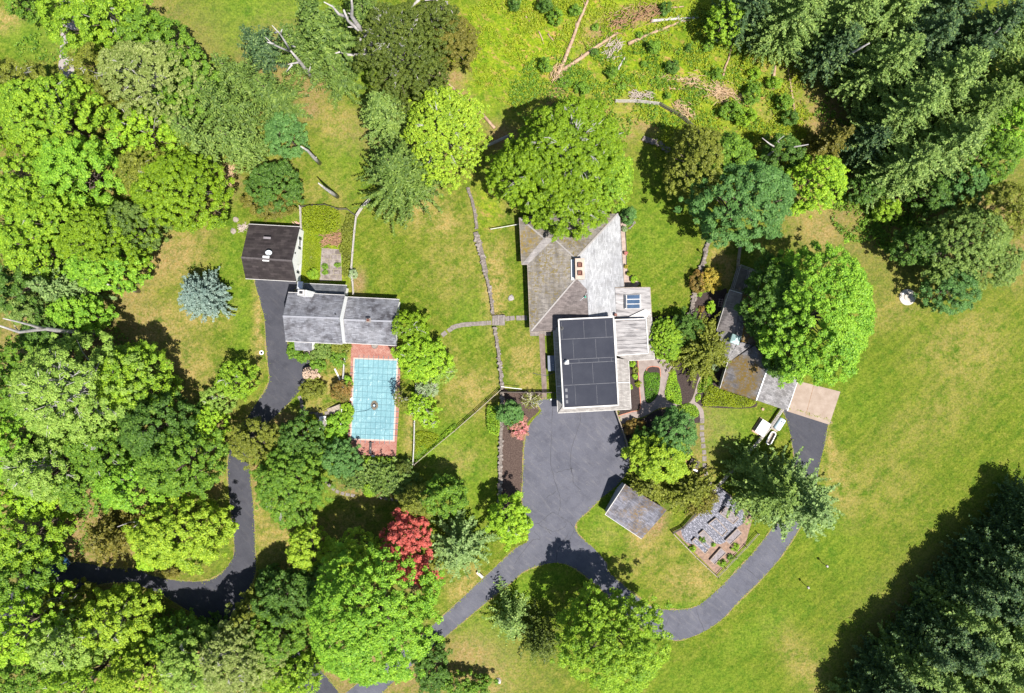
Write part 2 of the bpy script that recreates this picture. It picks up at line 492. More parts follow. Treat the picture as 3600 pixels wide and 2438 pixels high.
def limbs(mb, base, trunk_r, zc, targets, seed, split=.35, n=6):
    rnd = random.Random(seed)
    top = zc
    mb.tube([base, base + Vector((rnd.uniform(-.1, .1), rnd.uniform(-.1, .1), top * .5)), base + Vector((0, 0, top))],
            [trunk_r * 1.25, trunk_r * .85, trunk_r * .35], 9)
    for t in targets:
        t = Vector(t)
        z0 = top * rnd.uniform(split, .85)
        a = base + Vector((0, 0, z0)); e = base + t
        m1 = a.lerp(e, .4) + Vector((rnd.uniform(-.4, .4), rnd.uniform(-.4, .4), rnd.uniform(0, .6)))
        m2 = a.lerp(e, .75) + Vector((rnd.uniform(-.3, .3), rnd.uniform(-.3, .3), rnd.uniform(0, .4)))
        r0 = trunk_r * rnd.uniform(.3, .5)
        mb.tube([a, m1, m2, e], [r0, r0 * .6, r0 * .38, r0 * .15], n)
SEED = [100]
def nxt():
    SEED[0] += 7
    return SEED[0]
def tree_base(ox, oy, h, zm, conv):
    u, v = conv(ox, oy)
    p = P(u, v, zm)
    return Vector((p.x, p.y, 0)), MPP * 1.549 * (ALT - zm) / ALT
def broad(ox, oy, rx, ry, h, key, label, clump=.75, leaf=.27, dens=1.0, rough=.16, name='broadleaf_tree', cat='tree', group=None,
          bark=None, rzf=.40, gap=1.0, twigs=0, bottom=-.35, flat=.75, zc=None):
    """broadleaf tree whose crown is seen at overview pixel (ox, oy) with radii (rx, ry) there"""
    seed = nxt()
    rz = max(.5, min(h * (rzf + .10), max(rx, ry) * .0697 * 1.35)) if zc is None else h - zc
    zcn = h - rz
    base, k = tree_base(ox, oy, h, zcn + rz * .25, zO)
    RX, RY = rx * k, ry * k
    t = thing(name, base, label, cat, group)
    if name == 'broadleaf_tree': clump *= (.68, .80, .92)[seed % 3]; leaf *= .84; rough *= 1.3
    rs, pos, nn, sz, cc, cr = broad_crown(seed, RX, RY, rz, zcn, clump, leaf, dens, rough, flat, bottom, gap)
    leaf_mesh('crown', pos, nn, sz, sz * .8, None, lm(key), t, rs)
    mb = MB()
    order = rs.permutation(len(cc))[:max(5, min(22, len(cc) // 6))]
    limbs(mb, base, max(.06, h * .021), zcn + rz * .1, cc[order] * np.array([.97, .97, .98]), seed, n=6)
    mb.build('trunk', bark or BARK, t, smooth=True)
    if twigs:
        mt = MB(); rnd = random.Random(seed)
        up = [i for i in range(len(cc)) if cc[i][2] > zcn + rz * .3]
        for i in rnd.sample(up, min(twigs, len(up))):
            e = base + Vector(cc[i]) * 1.0; e.z += cr[i] * .75
            j0 = base + Vector((0, 0, zcn - rz * .15))
            a = base + Vector((cc[i][0] * .72, cc[i][1] * .72, 0)); a.z = e.z - .3 + rnd.uniform(-.1, .1)
            mt.tube([j0, j0.lerp(a, .5) + Vector((0, 0, -.2)), a, e], [.07, .065, .05, .03], 4)
            for q in range(rnd.randint(1, 3)):
                e2 = e + Vector((rnd.uniform(-.5, .5), rnd.uniform(-.5, .5), rnd.uniform(.0, .25)))
                mt.tube([a, a.lerp(e2, .5) + Vector((rnd.uniform(-.2, .2), rnd.uniform(-.2, .2), .25)), e2], [.045, .03, .010], 4)
        mt.build('branches', PALEBARK, t)
    return t
def conifer(ox, oy, r, h, key, label, name='spruce_tree', group=None, shape=.85, fluff=.0, droop=.18, dz=.62, nb=7, z0f=.08,
            spacing=.34, tw=.62, w=.17, ry=None, cat='tree', bark=None, rise=.10):
    """conifer: whorls of branches with side twigs; wide skirts low, leader at the top"""
    seed = nxt(); rs = np.random.RandomState(seed)
    base, k = tree_base(ox, oy, h, h * .42, zO)
    R = r * k * 1.08; RYs = (ry or r) / r
    t = thing(name, base, label, cat, group)
    C_, N_, A_, SX, SY = [], [], [], [], []
    z0 = h * z0f; nlev = max(6, int((h - z0) / dz))
    wob = wobble(rs, .13)
    bt = MB()
    for i in range(nlev):
        tt = (i + rs.uniform(-.3, .3)) / nlev; tt = min(max(tt, 0), .985)
        z = z0 + (h - z0) * tt
        m = max(4, int(nb * (1.05 - .35 * tt)))
        a0 = rs.uniform(0, 6.28)
        for j in range(m):
            az = a0 + 6.283 * j / m + rs.normal(0, .3)
            L = R * ((1 - tt) ** shape) * wob(az, tt) * rs.uniform(.62, 1.15) + .25
            ns = max(2, int(L / spacing))
            s = (np.arange(ns) + rs.uniform(.2, .9)) / ns * .92 + .08
            s = s[s > .12 * (1 - tt)]
            ca, sa = math.cos(az), math.sin(az)
            bend = rs.normal(0, .28)
            zz = z + L * (rise * s + (.10 - droop) * s * s * 1.6 + .10 * s ** 4) + rs.normal(0, .05)
            px = L * s * (ca - sa * bend * s); py = L * s * (sa + ca * bend * s) * RYs
            pts = np.stack([px, py, zz], 1)
            for side in (-1, 1, 0):
                ang = az + side * rs.uniform(.75, 1.05)
                l = tw * (.45 + .75 * (1 - s)) * (1.0 if side else .8) * min(1.3, .5 + L / 3.5) * rs.uniform(.8, 1.2, len(s))
                dx = np.stack([np.full(len(s), math.cos(ang)), np.full(len(s), math.sin(ang)), rs.normal(-.12, .16 + fluff * .4, len(s))], 1)
                dx = nrm(dx + rs.normal(0, .12 + fluff, (len(s), 3)) * np.array([1, 1, .6]))
                C_.append(pts + dx * (l * .5)[:, None]); A_.append(dx)
                nb_ = np.array([0, 0, 1.0]) + rs.normal(0, .28 + fluff * .6, (len(s), 3)) + np.array([ca, sa, 0]) * .15
                N_.append(nb_); SX.append(l); SY.append(w * (1 + .5 * fluff) * rs.uniform(.8, 1.5, len(s)))
    c = np.concatenate(C_); NLEAF[0] += len(c)
    leaf_mesh('crown', c, np.concatenate(N_), np.concatenate(SX), np.concatenate(SY), np.concatenate(A_), lm(key), t, rs, .3)
    bt.tube([base, base + Vector((0, 0, h * .5)), base + Vector((0, 0, h * .97))], [h * .018, h * .011, .02], 8)
    bt.build('trunk', bark or BARK, t, smooth=True)
    return t

# ------------------------------------------------------------------ the ground
def blob(X, Y, u, v, ru, rv, ang=0.0, soft=1.0):
    c = P(u, v); dx = X - c.x; dy = Y - c.y
    a = rad(ang); ca, sa = math.cos(a), math.sin(a)
    p = (dx * ca + dy * sa) / (ru * MPP); q = (-dx * sa + dy * ca) / (rv * MPP)
    d = p * p + q * q
    return np.exp(-d ** 1.3 * 1.1)
def make_ground():
    st = .5
    xs = np.arange(-105, 105 + .01, st); ys = np.arange(-78, 78 + .01, st)
    ring = [120, 160, 260, 500, 1200, 3000]
    xs = np.concatenate([[-r for r in ring[::-1]], xs, ring]); ys = np.concatenate([[-r for r in ring[::-1]], ys, ring])
    X, Y = np.meshgrid(xs, ys)
    nx, ny = len(xs), len(ys)
    co = np.stack([X, Y, np.zeros_like(X)], -1).reshape(-1, 3)
    i = np.arange(nx * ny).reshape(ny, nx)
    f = np.stack([i[:-1, :-1], i[:-1, 1:], i[1:, 1:], i[1:, :-1]], -1).reshape(-1, 4)
    me = bpy.data.meshes.new('ground')
    me.vertices.add(len(co)); me.vertices.foreach_set('co', co.astype(np.float32).reshape(-1))
    me.loops.add(4 * len(f)); me.loops.foreach_set('vertex_index', f.astype(np.int32).reshape(-1))
    me.polygons.add(len(f)); me.polygons.foreach_set('loop_start', np.arange(0, 4 * len(f), 4, dtype=np.int32))
    me.update(calc_edges=True)
    dry = np.zeros_like(X); lit = np.zeros_like(X); mead = np.zeros_like(X); lush = np.zeros_like(X)
    for b in DRY: dry = np.maximum(dry, b[4] * blob(X, Y, *b[:4], b[5] if len(b) > 5 else 0))
    for b in LITTER: lit = np.maximum(lit, b[4] * blob(X, Y, *b[:4], b[5] if len(b) > 5 else 0))
    for b in MEADOW: mead = np.maximum(mead, b[4] * blob(X, Y, *b[:4], b[5] if len(b) > 5 else 0))
    for b in LUSH: lush = np.maximum(lush, b[4] * blob(X, Y, *b[:4], b[5] if len(b) > 5 else 0))
    at = me.color_attributes.new('zone', 'FLOAT_COLOR', 'POINT')
    at.data.foreach_set('color', np.stack([dry, lit, mead, lush], -1).astype(np.float32).reshape(-1))
    fm = np.zeros_like(X)
    for b in FIELD: fm = np.maximum(fm, b[4] * blob(X, Y, *b[:4], b[5]))
    af = me.color_attributes.new('field', 'FLOAT_COLOR', 'POINT'); af.data.foreach_set('color', np.repeat(fm.reshape(-1, 1), 4, 1).astype(np.float32).reshape(-1))
    t = NT('lawn'); p = t.pos()
    fa = t.n.new('ShaderNodeAttribute'); fa.attribute_name = 'field'; Fm = fa.outputs['Fac']; nF = t.math('SUBTRACT', 1.0, t.math('MULTIPLY', Fm, .62))
    a = t.n.new('ShaderNodeAttribute'); a.attribute_name = 'zone'
    sp = t.n.new('ShaderNodeSeparateColor'); t.l.new(a.outputs['Color'], sp.inputs[0])
    D, L, Mw, Lu = sp.outputs[0], sp.outputs[1], sp.outputs[2], a.outputs['Alpha']
    streak = t.noise(t.map(p, (.16, 1.3, 1), rad(-42)), .8, 6, .7)
    patch = t.noise(p, .14, 5, .6); fine = t.noise(p, 2.1, 7, .8); finer = t.noise(p, 3.6, 5, .85); tuft = t.noise(p, .8, 8, .78)
    spk = t.noise(p, 1.3, 8, .82); blot = t.noise(p, .42, 7, .75)
    g = t.mix(t.ramp(t.math('ADD', t.math('MULTIPLY', streak, .55), t.math('MULTIPLY', tuft, .45)), .43, .57), (.085, .140, .011), (.160, .205, .022))
    g = t.mix(t.math('MULTIPLY', nF, t.math('MULTIPLY', t.ramp(blot, .50, .60), .50)), g, (.235, .225, .050))
    g = t.mix(t.math('MULTIPLY', t.ramp(blot, .48, .38), .55), g, (.060, .135, .012))
    g = t.mix(t.math('MULTIPLY', nF, t.math('MULTIPLY', t.ramp(spk, .54, .63), .60)), g, (.35, .28, .10))
    g = t.mix(t.math('MULTIPLY', t.ramp(tuft, .54, .66), .45), g, (.045, .090, .010))
    g = t.mix(t.math('MULTIPLY', Lu, .8), g, t.mix(t.ramp(tuft, .42, .58), (.070, .170, .012), (.180, .290, .028)))
    dm = t.math('MULTIPLY', D, t.ramp(t.math('ADD', t.math('MULTIPLY', blot, .5), t.math('MULTIPLY', spk, .5)), .42, .55))
    g = t.mix(t.math('MULTIPLY', dm, .95), g, t.mix(t.ramp(fine, .42, .58), (.30, .205, .075), (.50, .37, .19)))
    mcol = t.mix(t.ramp(tuft, .42, .58), (.130, .235, .010), (.270, .340, .018))
    mcol = t.mix(t.ramp(t.noise(t.map(p, (.5, 1, 1), rad(30)), .9, 7, .8), .53, .60), mcol, t.mix(t.ramp(fine, .4, .6), (.36, .21, .075), (.50, .34, .15)))
    g = t.mix(Mw, g, mcol)
    lm_ = t.math('MULTIPLY', L, t.ramp(t.math('ADD', t.math('MULTIPLY', patch, .3), t.math('MULTIPLY', spk, .7)), .38, .52))
    g = t.mix(lm_, g, t.mix(t.ramp(fine, .40, .60), (.20, .115, .06), (.44, .30, .20)))
    g = t.mix(t.ramp(finer, .44, .60), g, t.mix(1.0, g, (.52, .58, .42), 'MULTIPLY'))
    g = t.mix(t.ramp(fine, .50, .62), g, t.mix(1.0, g, (.60, .68, .55), 'MULTIPLY'))
    g = t.mix(t.ramp(fine, .47, .36), g, t.mix(1.0, g, (1.35, 1.28, 1.35), 'MULTIPLY'))
    g = t.mix(1.0, g, (.92, .88, .78), 'MULTIPLY')
    t.bump(fine, .5, .12)
    me.materials.append(t.fin(g, .95, 0, .1))
    tag(link('ground', me), kind='structure')
DRY = [(620, 900, 130, 90, .9, 35), (480, 1010, 110, 60, .8, 40), (560, 1150, 120, 90, .9), (640, 1330, 130, 150, .85), (700, 1110, 110, 60, .7), (420, 560, 45, 180, 1, 0),
       (455, 640, 50, 70, 1), (700, 700, 120, 40, .8, 60), (1010, 560, 60, 60, .6), (1180, 430, 60, 100, .7), (1130, 700, 120, 100, .45), (1480, 720, 110, 90, .95), (1560, 790, 80, 60, .8),
       (1740, 1000, 50, 190, .95), (1840, 1290, 60, 130, .75), (1600, 930, 120, 150, .4), (1660, 1380, 130, 90, .75), (1560, 1250, 60, 60, .5), (1610, 1620, 90, 60, .5),
       (1170, 1330, 90, 110, .95), (1120, 1440, 60, 60, .7), (1440, 1520, 24, 110, .8), (1360, 1637, 130, 14, 1), (980, 1880, 120, 90, .8), (1180, 1850, 170, 60, .75, 10), (1090, 2010, 90, 50, .7),
       (1640, 2060, 80, 80, .9, 40), (1660, 2290, 70, 60, .7), (2440, 2040, 130, 80, .75), (2280, 1960, 150, 60, .5, 25), (2480, 1960, 60, 60, .5), (2250, 1900, 50, 50, 1),
       (2200, 420, 80, 70, 1), (2170, 360, 60, 50, .9), (2540, 930, 50, 90, 1, 10), (2880, 820, 60, 60, .9), (2850, 760, 70, 70, .8), (3150, 1080, 150, 80, .45, 20),
       (3380, 1190, 200, 90, .55, 30), (3420, 1260, 190, 120, .5, 40), (3100, 1700, 160, 140, .35, 40), (3300, 1450, 300, 120, .35, 40), (2950, 1700, 90, 160, .6, 30),
       (2920, 1560, 22, 130, .9, 12), (2820, 2330, 60, 160, .6, 35), (2450, 1660, 60, 70, .85), (2560, 1560, 40, 60, .4), (1980, 340, 40, 60, .6), (2090, 800, 90, 50, .4),
       (1700, 2390, 110, 60, .9), (1760, 640, 80, 160, .5), (3560, 960, 60, 110, .5, 30), (2130, 1870, 60, 60, .3), (910, 1150, 22, 190, 1), (880, 1480, 40, 90, 1, -30), (970, 1500, 60, 60, .9, 40),
       (1230, 1290, 16, 100, .8), (1660, 750, 30, 80, .5), (30, 60, 90, 50, 1, 40), (560, 30, 60, 50, .4), (760, 1700, 30, 130, 1, 5), (905, 1750, 22, 130, .9), (1900, 700, 60, 40, .3), (2680, 1160, 60, 60, .5)]
LITTER = [(250, 1250, 330, 330, .85), (250, 1800, 420, 420, .9), (500, 2330, 520, 220, .9), (140, 700, 260, 330, .8), (480, 900, 180, 110, .6), (800, 640, 60, 70, .9), (760, 740, 90, 24, .9, 60), (1120, 300, 100, 50, 1, 50), (1090, 380, 60, 50, .8, 60),
          (1130, 240, 90, 30, 1, 10), (1580, 270, 70, 34, 1), (1640, 360, 30, 130, .8, 35), (1760, 480, 60, 60, .9), (2180, 60, 150, 34, 1, 10), (2100, 120, 100, 40, .9, 30), (1970, 300, 40, 110, .9, -30),
          (2430, 300, 160, 22, .8, -12), (2550, 330, 100, 34, 1, -22), (2230, 360, 80, 30, .6), (2790, 300, 20, 110, .7, 0), (3100, 500, 450, 420, .9), (3450, 800, 330, 160, .8), (3350, 2250, 420, 260, .9, 45), (1330, 2350, 520, 160, .8), (1200, 2000, 260, 100, .6),
          (1460, 2050, 40, 60, 1, 60), (2310, 1850, 30, 60, 1, -30), (2400, 1620, 40, 50, .8), (1260, 990, 26, 50, .9), (1000, 1480, 50, 40, .7), (1400, 460, 200, 100, .7), (1000, 250, 200, 200, .7), (500, 180, 300, 200, .6),
          (2400, 1500, 160, 160, .6), (2260, 440, 60, 30, .8, -20), (2760, 560, 140, 110, .5), (1550, 500, 110, 130, .6), (770, 1480, 70, 110, .7), (920, 1660, 90, 100, .7), (1300, 1720, 130, 50, .9), (2180, 470, 60, 22, .8, -10), (2000, 480, 210, 200, .5)]
MEADOW = [(1900, 160, 330, 260, 1), (2330, 300, 420, 190, 1), (2600, 330, 260, 200, 1), (2150, 60, 420, 120, 1), (2750, 450, 160, 160, .8), (1650, 180, 120, 220, .8), (1720, 720, 50, 110, .7), (1180, 920, 70, 90, .9), (2860, 700, 90, 80, .5), (2640, 620, 180, 130, .8)]
LUSH = [(930, 40, 300, 90, .8), (850, 120, 150, 90, .7), (110, 120, 150, 110, .9), (1250, 280, 90, 60, .7), (1210, 520, 130, 180, .5), (1720, 260, 120, 200, .8), (2290, 800, 130, 200, .55), (2310, 660, 90, 150, .5), (2470, 1470, 90, 60, .85), (2560, 1520, 110, 100, .85),
        (2120, 1850, 90, 90, .7), (2420, 2140, 220, 28, .8, 10), (2600, 2000, 40, 130, .8, -45), (1600, 1700, 200, 160, .55), (1130, 1700, 60, 120, .6), (1700, 2230, 90, 140, .6, 45), (1880, 2060, 120, 50, .8, 25), (1650, 1130, 70, 110, .5), (820, 900, 60, 200, .5),
        (850, 1130, 40, 200, .6), (1180, 1550, 60, 120, .9), (1560, 1560, 130, 60, .7, 40), (2900, 1850, 120, 260, .3, 30), (1740, 2350, 120, 120, .5), (2480, 2400, 240, 90, .4), (780, 1850, 30, 200, .6), (1480, 2200, 120, 120, .4, 45), (3000, 1400, 120, 120, .3),
        (2650, 2230, 200, 60, .5, 35), (1060, 790, 90, 60, .5), (2030, 1500, 10, 10, 0)]
FIELD = [(3250, 1450, 420, 380, 1, 40), (2950, 2000, 420, 300, 1, 45), (2600, 2400, 420, 220, 1, 20), (3500, 1100, 300, 200, 1, 30), (3050, 1250, 200, 250, 1, 0), (850, 60, 300, 130, .8, 0)]
make_ground()

# ------------------------------------------------------------------ drives and paths
EDGES = []
def road(name, zf, pts, z, mat=ASPHALT, sub=5, verge=.28, smooth=True):
    w = outline(zf, pts, sub, smooth)
    rnd = random.Random(len(pts))
    if verge:
        wide = grow(w, 1.0); base_ = grow(w, 0.0001); nv = len(wide); f1 = rnd.uniform(0, 6)
        vw = [(b[0] + (a[0] - b[0]) * q, b[1] + (a[1] - b[1]) * q) for k, (a, b) in enumerate(zip(wide, base_)) for q in [verge * (.45 + .45 * math.sin(k * .31 + f1) * math.sin(k * .13) + rnd.uniform(-.35, .35))]]
        tag(sheet(name + '_verge', vw, z - .008, VERGE), kind='structure'); EDGES.append(w)
    o = sheet(name, w, z, mat)
    return tag(o, kind='structure')
I = lambda x, y: (x, y)
main = road('driveway', I, [
    (1903, 1405), (1903, 1445), (1872, 1479), (1852, 1520), (1843, 1575), (1840, 1640), (1836, 1760), (1846, 1830), (1856, 1900), (1812, 1929), (1704, 2029), (1529, 2192), (1400, 2300), (1230, 2425), (1120, 2530),
    (1240, 2560), (1360, 2420), (1503, 2293), (1704, 2122), (1800, 2046), (1841, 2010), (1893, 1990), (1950, 1979), (1996, 1987), (2042, 2013), (2109, 2070), (2170, 2130), (2260, 2215), (2357, 2250), (2414, 2245), (2481, 2217),
    (2543, 2173), (2605, 2106), (2677, 2036), (2757, 1941), (2850, 1780), (2883, 1626), (2899, 1562), (2909, 1497), (2914, 1480), (2770, 1436), (2754, 1446), (2775, 1500), (2783, 1552), (2793, 1626), (2790, 1720), (2755, 1810),
    (2700, 1879), (2646, 1946), (2574, 2023), (2522, 2075), (2450, 2131), (2393, 2144), (2336, 2144), (2290, 2134), (2240, 2098), (2195, 2060), (2140, 2010), (2130, 1977), (2089, 1930), (2037, 1884), (2022, 1848), (2042, 1822), (2079, 1786), (2117, 1750),
    (2175, 1700), (2212, 1640), (2200, 1560), (2180, 1490), (2168, 1440), (2166, 1405)], .034)
road('west_driveway', I, [
    (902, 960), (915, 1060), (930, 1120), (935, 1200), (943, 1290), (947, 1335), (932, 1375), (900, 1420), (872, 1465), (838, 1520), (810, 1572), (801, 1640), (803, 1700), (806, 1750), (820, 1874), (824, 1941), (808, 1980), (763, 2028), (700, 2045), (578, 2035), (470, 2000),
    (397, 1998), (330, 1985), (240, 1975), (120, 1990), (60, 2060), (-100, 2150), (-100, 2290), (60, 2210), (190, 2140), (258, 2085), (309, 2064), (392, 2049), (464, 2054), (547, 2080), (619, 2121), (689, 2165), (780, 2230), (900, 2270),
    (980, 2330), (1060, 2440), (1130, 2560), (1260, 2560), (1180, 2420), (1060, 2290), (930, 2190), (862, 2130), (898, 2014), (897, 1930), (892, 1796), (882, 1700), (876, 1626), (872, 1560), (900, 1530), (955, 1475), (1000, 1435), (1050, 1380), (1075, 1350), (1090, 1300), (1094, 1272), (1062, 1260), (1030, 1235), (1010, 1200), (1020, 1100), (1040, 960)], .030, ASPHALT_DARK)
road('top_lane', I, [(215, -60), (214, 120), (206, 230), (200, 300), (255, 300), (262, 220), (270, 120), (300, -60)], .03, plain('lane_gravel', (.24, .21, .20), (.32, .28, .27), 1.5), verge=.15)
def crack(pts, w=.035):
    mb = []
    rnd = random.Random(int(pts[0][0]))
    q = [PZ(z32, x, y) for x, y in pts]
    q = [Vector(p + (0,)) if len(p) == 2 else Vector(p) for p in smooth_poly([tuple(p[:2]) for p in q], 6, False)]
    q = [p + Vector((rnd.uniform(-.07, .07), rnd.uniform(-.07, .07), 0)) for p in q]
    L = []; R = []
    for i, p in enumerate(q):
        d = (q[min(i + 1, len(q) - 1)] - q[max(i - 1, 0)]); n = Vector((-d.y, d.x, 0)).normalized() * w * rnd.uniform(.6, 1.5)
        L.append(p + n); R.append(p - n)
    vs = [(p.x, p.y, .038) for p in L] + [(p.x, p.y, .038) for p in R]; n = len(L)
    me = bpy.data.meshes.new('crack'); me.from_pydata(vs, [], [(n + i, n + i + 1, i + 1, i) for i in range(n - 1)]); me.materials.append(CRACK)
    link('crack', me, main)
for c in ([(262, 0), (275, 60), (290, 130), (320, 210), (330, 290), (315, 350)], [(110, 410), (180, 415), (260, 350), (300, 350), (370, 420), (300, 470), (230, 450), (180, 418)], [(380, 0), (410, 70), (420, 140), (470, 190)],
          [(420, 40), (370, 50), (300, 70)], [(385, 480), (350, 550), (310, 600), (300, 680)], [(225, 440), (270, 490)], [(150, 470), (190, 520), (130, 540), (20, 690)], [(235, 240), (300, 200)], [(330, 370), (420, 440), (385, 545)],
          [(1255, 1000), (1275, 1060), (1310, 1145)], [(1590, 720), (1690, 800)], [(1045, 1110), (1070, 1050)], [(140, -610), (230, -590), (310, -620), (390, -600), (470, -590), (500, -570), (540, -540), (500, -450), (460, -380), (470, -300)],
          [(360, -590), (330, -520), (280, -440), (275, -330), (262, 0)], [(470, -590), (600, -540), (700, -500)], [(410, 70), (400, -60), (470, -300)]):
    crack([(a, b) for a, b in c])

# stone plaza, garden walks and beds east of the house
WALK = plain('walk_stone', (.190, .150, .135), (.265, .220, .200), 1.3, rough=.9, lo=.3, hi=.7)
plaza = [(858, 868), (960, 855), (1050, 880), (1112, 935), (1090, 960), (1065, 990), (1045, 1050), (1035, 1110), (1060, 1155), (1130, 1180), (1200, 1172), (1230, 1135), (1247, 1085), (1272, 1000), (1290, 1000), (1272, 1070), (1252, 1130), (1246, 1160), (1278, 1185), (1303, 1225), (1308, 1300),
         (1284, 1300), (1274, 1235), (1245, 1195), (1215, 1182), (1180, 1200), (1120, 1208), (1060, 1200), (1000, 1205), (940, 1240), (880, 1268), (812, 1280), (760, 1318), (738, 1335), (722, 1262), (868, 1215), (872, 1150), (862, 1000)]
tag(sheet('garden_path', outline(z31, plaza, 3), .024, WALK), kind='structure')
def bed(name, zf, pts, z, mat, smooth=True, sub=4):
    return tag(sheet(name, outline(zf, pts, sub, smooth), z, mat), kind='structure')
lawn_oval = [(905, 950), (925, 928), (960, 920), (998, 926), (1010, 965), (1005, 1060), (990, 1120), (950, 1165), (912, 1165), (899, 1080), (893, 990)]
bed('mulch_bed', z31, lawn_oval, .030, MULCH)
bed('mulch_bed', z31, [(1075, 950), (1048, 1050), (1036, 1110), (1062, 1158), (1130, 1182), (1196, 1172), (1228, 1135), (1246, 1080), (1275, 990), (1230, 940), (1130, 930)], .020, MULCH)
bed('mulch_bed', zE, [(1652, 720), (1775, 725), (1795, 1000), (1808, 1372), (1512, 1468), (1500, 1380), (1650, 1360)], .026, MULCH, False)
bed('mulch_bed', zE, [(30, 1140), (478, 1140), (482, 1300), (420, 1430), (320, 1520), (240, 1700), (235, 2300), (190, 2700), (-60, 2700), (-75, 1150)], .022, MULCH_RED, True, 3)
bed('mulch_bed', z31, [(745, 1335), (790, 1290), (880, 1280), (1000, 1215), (1110, 1215), (1210, 1190), (1270, 1230), (1280, 1300), (1215, 1320), (1100, 1450), (900, 1480), (800, 1440)], .018, MULCH)
bed('mulch_bed', z31, [(1305, 1000), (1400, 960), (1440, 900), (1650, 1140), (1620, 1205), (1300, 1195), (1245, 1150), (1270, 1060)], .016, MULCH)
bed('mulch_bed', zF, [(260, 740), (420, 700), (520, 690), (600, 700), (470, 1170), (380, 1100), (150, 1000), (190, 800)], .018, MULCH, True)
bed('mulch_bed', z31, [(950, 590), (1200, 600), (1230, 700), (1180, 880), (1100, 940), (1060, 900), (960, 780)], .014, MULCH)
# house apron at the south door and narrow west walk
bed('west_walk', z31, [(183, 700), (222, 700), (236, 1060), (236, 1190), (204, 1190), (203, 1060)], .024, plain('walk_slab', (.125, .090, .075), (.19, .145, .125), 1.5), False)
bed('house_apron', zE, [(318, 340), (600, 330), (600, 385), (325, 392)], .020, FLAG, False)
bed('east_terrace', zD, [(1530, 140), (1620, 220), (1600, 330), (1618, 560), (1625, 800), (1680, 920), (1800, 1030), (1590, 1060)], .020, plain('terrace_stone', (.27, .20, .165), (.36, .28, .24), 1.8), True, 3)
def make_slabs():
    t = NT('patio_slabs'); p = t.map(t.pos(), (1, 1, 1), rad(2)); b = t.n.new('ShaderNodeTexBrick'); t.l.new(p, b.inputs[0])
    b.inputs['Color1'].default_value = (.17, .14, .125, 1); b.inputs['Color2'].default_value = (.105, .085, .075, 1); b.inputs['Mortar'].default_value = (.22, .19, .13, 1)
    b.inputs['Scale'].default_value = 1; b.inputs['Brick Width'].default_value = 1.1; b.inputs['Row Height'].default_value = .8; b.inputs['Mortar Size'].default_value = .05
    c = t.mix(t.ramp(t.noise(p, 1.2, 6, .7), .45, .62), b.outputs[0], (.25, .215, .20))
    return t.fin(c, .9, 0, .2)
bed('flagstone_patio', zA, [(1225, 680), (1490, 700), (1505, 1130), (1195, 1130)], .020, make_slabs(), False)
bed('service_court', zG, [(1235, 430), (1745, 560), (1622, 925), (1152, 775)], .045, CONCRETE, False)
tag(sheet('resurfaced_patch', outline(I, [(2756, 1441), (2770, 1439), (2912, 1484), (2898, 1560), (2880, 1640), (2866, 1700), (2795, 1700), (2796, 1626), (2785, 1552)], 1, False), .040, ASPHALT_DARK), kind='structure')
# seams of the concrete pad and the stepping stones
def strip(name, a, b, w, z, mat, parent=None):
    d = (Vector(b) - Vector(a)); n = Vector((-d.y, d.x, 0)).normalized() * w / 2
    return sheet(name, [Vector(a) + n, Vector(b) + n, Vector(b) - n, Vector(a) - n], z, mat, parent)
SEAMC = plain('pad_seam', (.20, .12, .075), (.26, .17, .11), 3)
pad_o = bpy.data.objects['service_court']
for a_, b_ in (((1450, 490), (1360, 825)), ((1195, 600), (1230, 440))):
    strip('seam', PZ(zG, *a_), PZ(zG, *b_), .10, .049, SEAMC, pad_o)
rnd = random.Random(5)
ORD = ('first', 'second', 'third', 'fourth', 'fifth', 'sixth', 'seventh', 'eighth', 'ninth', 'tenth', 'eleventh', 'twelfth', 'thirteenth')
def stones(name, zf, pts, size, label, group, mat=FLAG, cat='stepping stone', rot=0.0, lab=None):
    first = None
    for i, (x, y) in enumerate(pts):
        p = PZ(zf, x, y, 0)
        d = PZ(zf, *pts[min(i + 1, len(pts) - 1)]) - PZ(zf, *pts[max(i - 1, 0)])
        a = math.atan2(d.y, d.x) + rnd.uniform(-.08, .08)
        if first is None:
            mb = MB(); mb.box((0, 0, 0), size, size * .85, .06, 0, .95)
            first = o = mb.build(name, mat)
        else:
            o = first.copy(); C.objects.link(o)
        o.location = (p.x, p.y, 0); o.rotation_euler = (0, 0, a); o.scale = (rnd.uniform(.9, 1.08), rnd.uniform(.92, 1.08), 1)
        tag(o, ORD[i] + ' ' + label, cat, group)
stones('stepping_stone', zG, [(215, 880), (213, 958), (213, 1030), (222, 1092), (228, 1160), (237, 1230), (240, 1300), (242, 1380), (257, 1465), (287, 1530), (300, 1580), (322, 1640), (345, 1690)], .78,
       'grey square stone from the top of the line down the east lawn', 'stepping stones across the east lawn')
stones('stepping_stone', z21, [(1280, 700), (1320, 672), (1345, 655), (1375, 645), (1410, 638), (1445, 635), (1480, 632), (1515, 630), (1550, 628), (1585, 625)], .84,
       'flagstone from the west end of the curved path to the lawn steps', 'flagstones of the curved lawn path')
stones('stepping_stone', zD, [(20, 1500), (75, 1495), (170, 1492), (245, 1490)], .85, 'slab from the left in the short row at the west eave', 'paving slabs by the west eave')
stones('stepping_stone', z22, [(478, 130), (500, 155), (527, 180), (555, 200), (590, 212), (625, 220), (660, 226)], .62, 'pale slab from the top of the curved row beside the junipers', 'pale slabs beside the juniper bank')
stones('stepping_stone', z22, [(850, 243), (885, 248), (925, 253), (965, 256)], .50, 'small edging slab from the left at the foot of the junipers', 'edging slabs below the juniper bank')
